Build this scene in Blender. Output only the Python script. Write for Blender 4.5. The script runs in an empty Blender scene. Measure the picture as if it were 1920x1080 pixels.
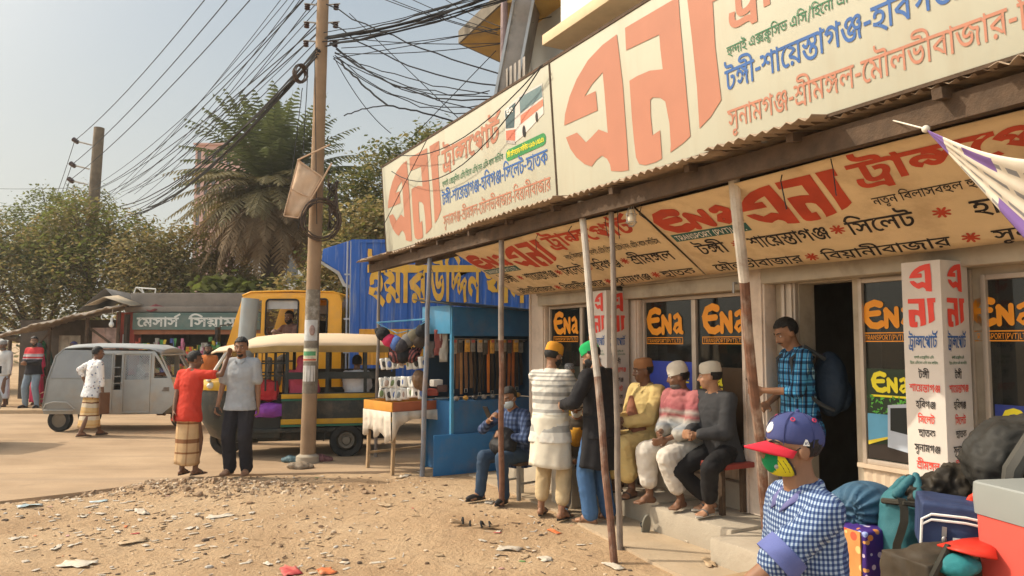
import bpy, bmesh, math, random
from mathutils import Vector, Matrix, noise
from mathutils.geometry import tessellate_polygon
SC = bpy.context.scene
COL = SC.collection
rad = math.radians
PI = math.pi
# ------------------------------------------------------------------ camera, sky, sun, exposure
FPX, CAMH = 1400.0, 1.7
PITCH = math.atan(100 / 1400)
cd = bpy.data.cameras.new('camera'); cam = bpy.data.objects.new('camera', cd); COL.objects.link(cam)
cam.location = (0, 0, CAMH); cam.rotation_euler = (PI / 2 + PITCH, 0, 0)
cd.sensor_width = 36; cd.lens = FPX / 1920 * 36; cd.clip_start = .05; cd.clip_end = 3000
SC.camera = cam
SUN_EL = rad(42.5); SUN_H = Vector((-.98, .17)).normalized()
w = bpy.data.worlds.new('World'); SC.world = w; w.use_nodes = True
nt = w.node_tree; bg = nt.nodes['Background']
sky = nt.nodes.new('ShaderNodeTexSky'); sky.sky_type = 'NISHITA'; sky.sun_disc = False
sky.sun_elevation = SUN_EL; sky.sun_rotation = math.atan2(SUN_H.x, SUN_H.y)
sky.air_density = 1.0; sky.dust_density = 2.5; sky.ozone_density = 1.2; sky.altitude = 0
tcw = nt.nodes.new('ShaderNodeTexCoord'); sep = nt.nodes.new('ShaderNodeSeparateXYZ'); nt.links.new(tcw.outputs['Generated'], sep.inputs[0])
mr = nt.nodes.new('ShaderNodeMapRange'); mr.inputs[1].default_value = -.02; mr.inputs[2].default_value = .75; mr.inputs[3].default_value = 1; mr.inputs[4].default_value = .35; nt.links.new(sep.outputs[2], mr.inputs[0])
rp = nt.nodes.new('ShaderNodeValToRGB'); nt.links.new(sep.outputs[2], rp.inputs[0])   # the dry-season haze that hangs in the whole sky
rp.color_ramp.elements[0].color = (6.2, 6.0, 5.15, 1); rp.color_ramp.elements[1].position = .55; rp.color_ramp.elements[1].color = (4.1, 5.0, 5.5, 1)
mx = nt.nodes.new('ShaderNodeMix'); mx.data_type = 'RGBA'; nt.links.new(mr.outputs[0], mx.inputs[0]); nt.links.new(sky.outputs[0], mx.inputs[6]); nt.links.new(rp.outputs[0], mx.inputs[7])
vm = nt.nodes.new('ShaderNodeVectorMath'); vm.operation = 'DOT_PRODUCT'; vm.inputs[1].default_value = (SUN_H.x * math.cos(SUN_EL), SUN_H.y * math.cos(SUN_EL), math.sin(SUN_EL)); nt.links.new(tcw.outputs['Generated'], vm.inputs[0])
pw_ = nt.nodes.new('ShaderNodeMath'); pw_.operation = 'MAXIMUM'; pw_.inputs[1].default_value = 0; nt.links.new(vm.outputs['Value'], pw_.inputs[0])
pq = nt.nodes.new('ShaderNodeMath'); pq.operation = 'POWER'; pq.inputs[1].default_value = 10; nt.links.new(pw_.outputs[0], pq.inputs[0])      # bright haze round the sun, out of the picture to the left
au = nt.nodes.new('ShaderNodeMix'); au.data_type = 'RGBA'; au.blend_type = 'ADD'; au.inputs[7].default_value = (44, 37, 27, 1); nt.links.new(pq.outputs[0], au.inputs[0]); 
yr_ = nt.nodes.new('ShaderNodeMapRange'); yr_.inputs[1].default_value = .25; yr_.inputs[2].default_value = -.6; yr_.inputs[3].default_value = 1; yr_.inputs[4].default_value = 1.9; nt.links.new(sep.outputs[1], yr_.inputs[0])   # sky behind the camera brightened as added fill for shaded fronts
vs = nt.nodes.new('ShaderNodeVectorMath'); vs.operation = 'SCALE'; nt.links.new(mx.outputs[2], vs.inputs[0]); nt.links.new(yr_.outputs[0], vs.inputs['Scale']); nt.links.new(vs.outputs[0], au.inputs[6])
nt.links.new(au.outputs[2], bg.inputs[0]); bg.inputs[1].default_value = .105
ld = bpy.data.lights.new('sun', 'SUN'); ld.energy = 3.4; ld.angle = rad(.6); ld.color = (1, .90, .74)
sun = bpy.data.objects.new('sun', ld); COL.objects.link(sun)
sd = Vector((SUN_H.x * math.cos(SUN_EL), SUN_H.y * math.cos(SUN_EL), math.sin(SUN_EL)))
sun.rotation_euler = sd.to_track_quat('Z', 'Y').to_euler(); sun.location = sd * 50
SC.view_settings.view_transform = 'Standard'; SC.view_settings.look = 'None'
SC.view_settings.exposure = 0.2; SC.view_settings.gamma = 1
SC.cycles.max_bounces = 6; SC.cycles.transparent_max_bounces = 12


def at(px, py, d):
    """the point seen at photo pixel (px, py) standing d metres ahead of the photographer"""
    x = (px - 960) / FPX; y = (540 - py) / FPX
    r = Vector((x, math.cos(PITCH) - y * math.sin(PITCH), math.sin(PITCH) + y * math.cos(PITCH)))
    return Vector((0, 0, CAMH)) + r * (d / r.y)


ANG = rad(28.5)          # the shop front runs 28.5 degrees off the view axis; local x = into the shop, local y = along it
def shop(v, u, z=0):
    return Vector((v * math.cos(ANG) - u * math.sin(ANG), v * math.sin(ANG) + u * math.cos(ANG), z))

# ------------------------------------------------------------------ mesh helpers
class MB:
    def __init__(s): s.v = []; s.f = []; s.m = []; s.mi = 0
    def add(s, vs, fs):
        b = len(s.v); s.v += [tuple(p) for p in vs]
        for f in fs: s.f.append(tuple(i + b for i in f)); s.m.append(s.mi)
    def boxb(s, a, b):
        x0, y0, z0 = a; x1, y1, z1 = b
        s.add([(x0, y0, z0), (x1, y0, z0), (x1, y1, z0), (x0, y1, z0), (x0, y0, z1), (x1, y0, z1), (x1, y1, z1), (x0, y1, z1)],
              [(0, 3, 2, 1), (4, 5, 6, 7), (0, 1, 5, 4), (1, 2, 6, 5), (2, 3, 7, 6), (3, 0, 4, 7)])
    def box(s, c, d, rot=None):
        vs = []
        for z in (-.5, .5):
            for x, y in ((-.5, -.5), (.5, -.5), (.5, .5), (-.5, .5)):
                p = Vector((x * d[0], y * d[1], z * d[2]))
                if rot is not None: p = rot @ p
                vs.append(Vector(c) + p)
        s.add(vs, [(0, 3, 2, 1), (4, 5, 6, 7), (0, 1, 5, 4), (1, 2, 6, 5), (2, 3, 7, 6), (3, 0, 4, 7)])
    def loft(s, rings, cap=True, loop=True):
        n = len(rings[0]); vs = [p for r in rings for p in r]; fs = []
        for i in range(len(rings) - 1):
            for j in range(n if loop else n - 1):
                k = (j + 1) % n
                fs.append((i * n + j, i * n + k, (i + 1) * n + k, (i + 1) * n + j))
        if cap and loop:
            fs.append(tuple(range(n - 1, -1, -1))); fs.append(tuple((len(rings) - 1) * n + j for j in range(n)))
        s.add(vs, fs)
    def cyl(s, p0, p1, r0, r1=None, n=10):
        s.tube([p0, p1], [r0, r0 if r1 is None else r1], n)
    def tube(s, pts, r, n=6):
        pts = [Vector(p) for p in pts]
        if not isinstance(r, (list, tuple)): r = [r] * len(pts)
        rings = []; ref = None
        for i, p in enumerate(pts):
            t = (pts[min(i + 1, len(pts) - 1)] - pts[max(i - 1, 0)])
            t = t.normalized() if t.length > 1e-9 else Vector((0, 0, 1))
            if ref is None: ref = Vector((0, 0, 1)) if abs(t.z) < .9 else Vector((1, 0, 0))
            a = (ref - t * ref.dot(t)).normalized(); ref = a; b = t.cross(a)
            rings.append([p + a * (r[i] * math.cos(2 * PI * k / n)) + b * (r[i] * math.sin(2 * PI * k / n)) for k in range(n)])
        s.loft(rings)
    def ell(s, c, r, rot=None, nu=12, nv=8):
        c = Vector(c); r = r if isinstance(r, (list, tuple)) else (r, r, r)
        vs = []; fs = []
        def P(x, y, z):
            p = Vector((x * r[0], y * r[1], z * r[2]))
            return c + (rot @ p if rot is not None else p)
        vs.append(P(0, 0, -1))
        for j in range(1, nv):
            a = -PI / 2 + PI * j / nv
            for i in range(nu):
                b = 2 * PI * i / nu; vs.append(P(math.cos(a) * math.cos(b), math.cos(a) * math.sin(b), math.sin(a)))
        vs.append(P(0, 0, 1)); L = len(vs) - 1
        for i in range(nu):
            k = (i + 1) % nu
            fs.append((0, 1 + k, 1 + i)); fs.append((L, L - nu + i, L - nu + k))
            for j in range(nv - 2):
                a = 1 + j * nu
                fs.append((a + i, a + k, a + nu + k, a + nu + i))
        s.add(vs, fs)
    def rc(s, p0, r0, p1, r1, n=10):          # round cone
        s.ell(p0, r0, None, n, 6); s.ell(p1, r1, None, n, 6); s.cyl(p0, p1, r0, r1, n)
    def flat(s, contours, fn):
        """a filled outline (first contour, rest holes) laid on the surface fn(x, y, lift)"""
        tri = tessellate_polygon([[Vector((x, y, 0)) for x, y in c] for c in contours])
        pts = [p for c in contours for p in c]
        s.add([fn(x, y, 0) for x, y in pts], [tuple(t) for t in tri])
    def plate(s, contours, fn, thick):
        """like flat but a solid plate of that thickness, openings cut through"""
        tri = tessellate_polygon([[Vector((x, y, 0)) for x, y in c] for c in contours])
        pts = [p for c in contours for p in c]; n = len(pts)
        vs = [fn(x, y, 0) for x, y in pts] + [fn(x, y, -thick) for x, y in pts]
        fs = [tuple(t) for t in tri] + [tuple(i + n for i in reversed(t)) for t in tri]
        b = 0
        for c in contours:
            for i in range(len(c)):
                j = (i + 1) % len(c); fs.append((b + i, b + j, b + j + n, b + i + n))
            b += len(c)
        s.add(vs, fs)
    def build(s, name, mats, parent=None, loc=None, rz=0, smooth=35, bevel=0, fix=True):
        me = bpy.data.meshes.new(name); me.from_pydata(s.v, [], s.f); me.validate()
        mats = mats if isinstance(mats, (list, tuple)) else [mats]
        for m in mats: me.materials.append(m)
        if len(mats) > 1 and len(me.polygons) == len(s.m): me.polygons.foreach_set('material_index', s.m)
        if fix or bevel:
            bm = bmesh.new(); bm.from_mesh(me)
            if fix: bmesh.ops.recalc_face_normals(bm, faces=bm.faces)
            if bevel:
                es = [e for e in bm.edges if len(e.link_faces) == 2 and e.calc_face_angle(0) > .5]
                bmesh.ops.bevel(bm, geom=es, offset=bevel, segments=2, affect='EDGES', clamp_overlap=True, profile=.6)
            bm.to_mesh(me); bm.free()
        if smooth:
            me.polygons.foreach_set('use_smooth', [True] * len(me.polygons)); me.set_sharp_from_angle(angle=rad(smooth))
        o = bpy.data.objects.new(name, me); COL.objects.link(o)
        if parent: o.parent = parent
        if loc is not None: o.location = loc
        if rz: o.rotation_euler[2] = rz
        return o

def tag(o, label=None, cat=None, group=None, kind=None):
    for k, x in (('label', label), ('category', cat), ('group', group), ('kind', kind)):
        if x: o[k] = x
    return o
def thing(name, label, cat, loc=(0, 0, 0), rz=0, group=None):
    o = bpy.data.objects.new(name, None); COL.objects.link(o); o.empty_display_size = .1
    o.location = loc; o.rotation_euler = (0, 0, rz)
    return tag(o, label, cat, group)
def kids(o): return [c for c in bpy.data.objects if c.parent == o]
def dup(root, loc=None, rz=None, label=None, group=None):
    r = root.copy(); COL.objects.link(r)
    if loc is not None: r.location = loc
    if rz is not None: r.rotation_euler = (0, 0, rz)
    if label: r['label'] = label
    if group: r['group'] = group
    for ch in kids(root):
        c = ch.copy(); COL.objects.link(c); c.parent = r
        for g in kids(ch):
            d = g.copy(); COL.objects.link(d); d.parent = c
    return r
def Rz(a): return Matrix.Rotation(a, 3, 'Z')
def Rx(a): return Matrix.Rotation(a, 3, 'X')
def Ry(a): return Matrix.Rotation(a, 3, 'Y')
def rrect(x0, y0, x1, y1, r, n=4):
    o = []
    for cx, cy, a in ((x1 - r, y0 + r, -90), (x1 - r, y1 - r, 0), (x0 + r, y1 - r, 90), (x0 + r, y0 + r, 180)):
        for k in range(n + 1):
            t = rad(a + 90 * k / n); o.append((cx + r * math.cos(t), cy + r * math.sin(t)))
    return o
def rect(x0, y0, x1, y1): return [(x0, y0), (x1, y0), (x1, y1), (x0, y1)]
def arc(cx, cy, r, a0, a1, n=16): return [(cx + r * math.cos(rad(a0 + (a1 - a0) * k / n)), cy + r * math.sin(rad(a0 + (a1 - a0) * k / n))) for k in range(n + 1)]
def stroke(pts, w, n=6):
    """outline of a thick pen stroke with round ends; w one width or one per point"""
    W = w if isinstance(w, (list, tuple)) else [w] * len(pts)
    P = [Vector((x, y)) for x, y in pts]; L = []; Rr = []
    for i, p in enumerate(P):
        t = (P[min(i + 1, len(P) - 1)] - P[max(i - 1, 0)]).normalized(); nn = Vector((-t.y, t.x)) * (W[i] / 2)
        L.append(p + nn); Rr.append(p - nn)
    t1 = (P[-1] - P[-2]).normalized(); t0 = (P[0] - P[1]).normalized()
    def capp(c, t, w):
        a = math.atan2(t.y, t.x); return [c + Vector((math.cos(a + PI / 2 - PI * k / n), math.sin(a + PI / 2 - PI * k / n))) * w / 2 for k in range(1, n)]
    out = L + capp(P[-1], t1, W[-1]) + Rr[::-1] + capp(P[0], t0, W[0])
    return [(p.x, p.y) for p in out]

# ------------------------------------------------------------------ materials
MATS = {}
def new_mat(name):
    m = bpy.data.materials.new(name); m.use_nodes = True; return m, m.node_tree, m.node_tree.nodes['Principled BSDF']
class N:
    """tiny node-graph helper"""
    def __init__(s, nt): s.nt = nt
    def __call__(s, t, **k):
        n = s.nt.nodes.new('ShaderNode' + t)
        for a, b in k.items(): setattr(n, a, b)
        return n
    def lk(s, a, b): s.nt.links.new(a, b)
    def math(s, op, a, b=None, c=None):
        n = s('Math', operation=op)
        for i, x in enumerate((a, b, c)):
            if x is None: continue
            if isinstance(x, (int, float)): n.inputs[i].default_value = x
            else: s.lk(x, n.inputs[i])
        return n.outputs[0]
    def mix(s, f, a, b, mode='MIX'):
        n = s('Mix', data_type='RGBA', blend_type=mode)
        for i, x in ((0, f), (6, a), (7, b)):
            if isinstance(x, (int, float)): n.inputs[i].default_value = x
            elif isinstance(x, (tuple, list)): n.inputs[i].default_value = (*x[:3], 1)
            else: s.lk(x, n.inputs[i])
        return n.outputs[2]
    def noise(s, co, scale, detail=4, rough=.55):
        n = s('TexNoise'); n.inputs['Scale'].default_value = scale; n.inputs['Detail'].default_value = detail; n.inputs['Roughness'].default_value = rough
        s.lk(co, n.inputs['Vector']); return n.outputs['Fac']
    def ramp(s, f, stops, interp='LINEAR'):
        n = s('ValToRGB'); r = n.color_ramp; r.interpolation = interp
        while len(r.elements) < len(stops): r.elements.new(.5)
        for e, (p, c) in zip(r.elements, stops): e.position = p; e.color = (*c[:3], 1)
        s.lk(f, n.inputs[0]); return n.outputs[0]
    def step(s, f, a, b): return s.math('MULTIPLY', 1, s.ramp2(f, a, b))
    def ramp2(s, f, a, b):
        n = s('MapRange'); n.inputs[1].default_value = a; n.inputs[2].default_value = b; s.lk(f, n.inputs[0]); return n.outputs[0]
def mat(name, col, rough=.75, metal=0, var=.14, scale=5, bump=0, bscale=60, dirt=None, damt=.5, dscale=1.6, spec=.35, coat=0, pattern=None, stretch=None, trans=0, fold=0):
    if name in MATS: return MATS[name]
    m, nt, b = new_mat(name); g = N(nt)
    tc = g('TexCoord'); co = tc.outputs['Object']
    if pattern: c = pattern(g, co)
    else:
        r = g('RGB'); r.outputs[0].default_value = (*col, 1); c = r.outputs[0]
    if var:
        f = g.ramp2(g.noise(co, scale, 5), .3, .7)
        lo = g.mix(1, c, (1 - var,) * 3, 'MULTIPLY'); hi = g.mix(1, c, (1 + var,) * 3, 'MULTIPLY'); c = g.mix(f, lo, hi)
    if dirt:
        cc = co
        if stretch:
            mp = g('Mapping'); mp.inputs['Scale'].default_value = stretch; g.lk(co, mp.inputs['Vector']); cc = mp.outputs[0]
        f = g.ramp2(g.noise(cc, dscale, 6, .65), .5, .78); c = g.mix(g.math('MULTIPLY', f, damt), c, dirt)
    g.lk(c, b.inputs['Base Color'])
    b.inputs['Roughness'].default_value = rough; b.inputs['Metallic'].default_value = metal
    b.inputs['Specular IOR Level'].default_value = spec; b.inputs['Coat Weight'].default_value = coat
    b.inputs['Transmission Weight'].default_value = trans
    if bump:
        bn = g('Bump'); bn.inputs['Strength'].default_value = bump; bn.inputs['Distance'].default_value = .02
        g.lk(g.noise(co, bscale, 4), bn.inputs['Height']); g.lk(bn.outputs[0], b.inputs['Normal'])
        if fold:                                      # creases of worn cloth
            wv = g('TexNoise', noise_type='RIDGED_MULTIFRACTAL'); wv.inputs['Scale'].default_value = 7.5; wv.inputs['Detail'].default_value = 3; wv.inputs['Distortion'].default_value = .7; g.lk(co, wv.inputs['Vector'])
            b2 = g('Bump'); b2.inputs['Strength'].default_value = fold; b2.inputs['Distance'].default_value = .03; g.lk(wv.outputs[0], b2.inputs['Height']); g.lk(bn.outputs[0], b2.inputs['Normal']); g.lk(b2.outputs[0], b.inputs['Normal'])
    MATS[name] = m; return m
def axis(g, co, a):
    s = g('SeparateXYZ'); g.lk(co, s.inputs[0])
    if a == 'D': return g.math('ADD', s.outputs[0], s.outputs[1])
    return s.outputs['XYZ'.index(a)]
def bands(ax, period, stops, wob=0):
    """repeating flat bands along one axis: woven stripes"""
    def p(g, co):
        v = axis(g, co, ax)
        if wob: v = g.math('ADD', v, g.math('MULTIPLY', g.noise(co, 5, 2), wob))
        return g.ramp(g.math('FRACT', g.math('MULTIPLY', g.math('ADD', v, 20), 1 / period)), stops, 'CONSTANT')
    return p
def weave(px, pz, sx, sz, mode='MULTIPLY', ax='X', az='Z'):
    def p(g, co): return g.mix(1, bands(ax, px, sx)(g, co), bands(az, pz, sz)(g, co), mode)
    return p
def spots(base, cols, scale, size):
    def p(g, co):
        v = g('TexVoronoi'); v.inputs['Scale'].default_value = scale; g.lk(co, v.inputs['Vector'])
        f = g.math('LESS_THAN', v.outputs['Distance'], size)
        sx = g('SeparateColor'); g.lk(v.outputs['Color'], sx.inputs[0])
        k = len(cols); c = g.ramp(sx.outputs[0], [(i / k, x) for i, x in enumerate(cols)], 'CONSTANT')
        return g.mix(f, base, c)
    return p
WHITE = (.78, .76, .7)
M = {}
def mk():
    M['cream'] = mat('sign_cream', (.46, .445, .345), .55, var=.03, scale=2, dirt=(.38, .30, .20), damt=.5, dscale=1.1, stretch=(3, 3, .4), bump=.35, bscale=1.4)
    M['salmon'] = mat('sign_salmon', (.43, .175, .105), .55, var=.05, scale=3)
    M['signblue'] = mat('sign_blue', (.035, .11, .32), .6, var=.1)
    M['signgreen'] = mat('sign_green', (.03, .15, .07), .6, var=.1)
    M['banner'] = mat('banner_cloth', (.72, .55, .33), .8, var=.08, scale=2.5, dirt=(.30, .17, .08), damt=.6, dscale=2.2, bump=.15, bscale=9)
    M['bred'] = mat('banner_red', (.48, .06, .025), .8, var=.15)
    M['bblack'] = mat('banner_black', (.025, .02, .02), .8, var=.2)
    M['bgreen'] = mat('banner_green', (.03, .12, .11), .8)
    M['white'] = mat('white_paint', WHITE, .6, var=.06, dirt=(.4, .33, .25), damt=.4)
    M['pink'] = mat('pinkish_plaster', (.70, .57, .46), .8, var=.08, scale=3, dirt=(.25, .19, .15), damt=.55, dscale=4, bump=.1)
    M['shutter'] = mat('shutter_box_paint', (.42, .35, .26), .75, var=.12, dirt=(.12, .09, .06), damt=.6, dscale=3)
    M['alu'] = mat('aluminium_frame', (.50, .42, .34), .5, metal=.3, var=.08, dirt=(.2, .15, .1), damt=.4)
    M['wall'] = mat('painted_wall', (.55, .5, .42), .85, var=.08, dirt=(.28, .22, .16), damt=.5)
    M['dark'] = mat('dark_interior', (.025, .02, .017), .9)
    M['orange'] = mat('decal_orange', (.88, .33, .02), .5, var=.05)
    M['yellow'] = mat('decal_yellow', (.85, .72, .03), .5, var=.05)
    M['wood'] = mat('old_timber', (.085, .052, .03), .85, var=.3, scale=9, bump=.3)
    M['rust'] = mat('rusty_tin', (.30, .22, .15), .7, metal=.2, var=.2, dirt=(.16, .08, .04), damt=.8, dscale=3, bump=.15)
    M['conc'] = mat('concrete', (.40, .34, .26), .9, var=.12, scale=4, dirt=(.22, .17, .12), damt=.7, dscale=2, bump=.25, bscale=35)
    M['black'] = mat('black_rubber', (.02, .02, .02), .8, var=.3, dirt=(.16, .12, .08), damt=.5)
    M['steel'] = mat('grey_steel', (.38, .37, .35), .45, metal=.7, var=.12, dirt=(.2, .13, .08), damt=.5)
    M['wire'] = mat('cable_black', (.02, .02, .022), .6, var=0)
mk()
def glass(name, tint, alpha):
    m, nt, b = new_mat(name)
    b.inputs['Base Color'].default_value = (*tint, 1); b.inputs['Roughness'].default_value = .04
    b.inputs['Alpha'].default_value = alpha; b.inputs['Specular IOR Level'].default_value = .6
    return m
M['glass'] = glass('dark_window_glass', (.02, .022, .02), .55)
M['clear'] = glass('clear_glass', (.1, .11, .1), .22)

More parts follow.
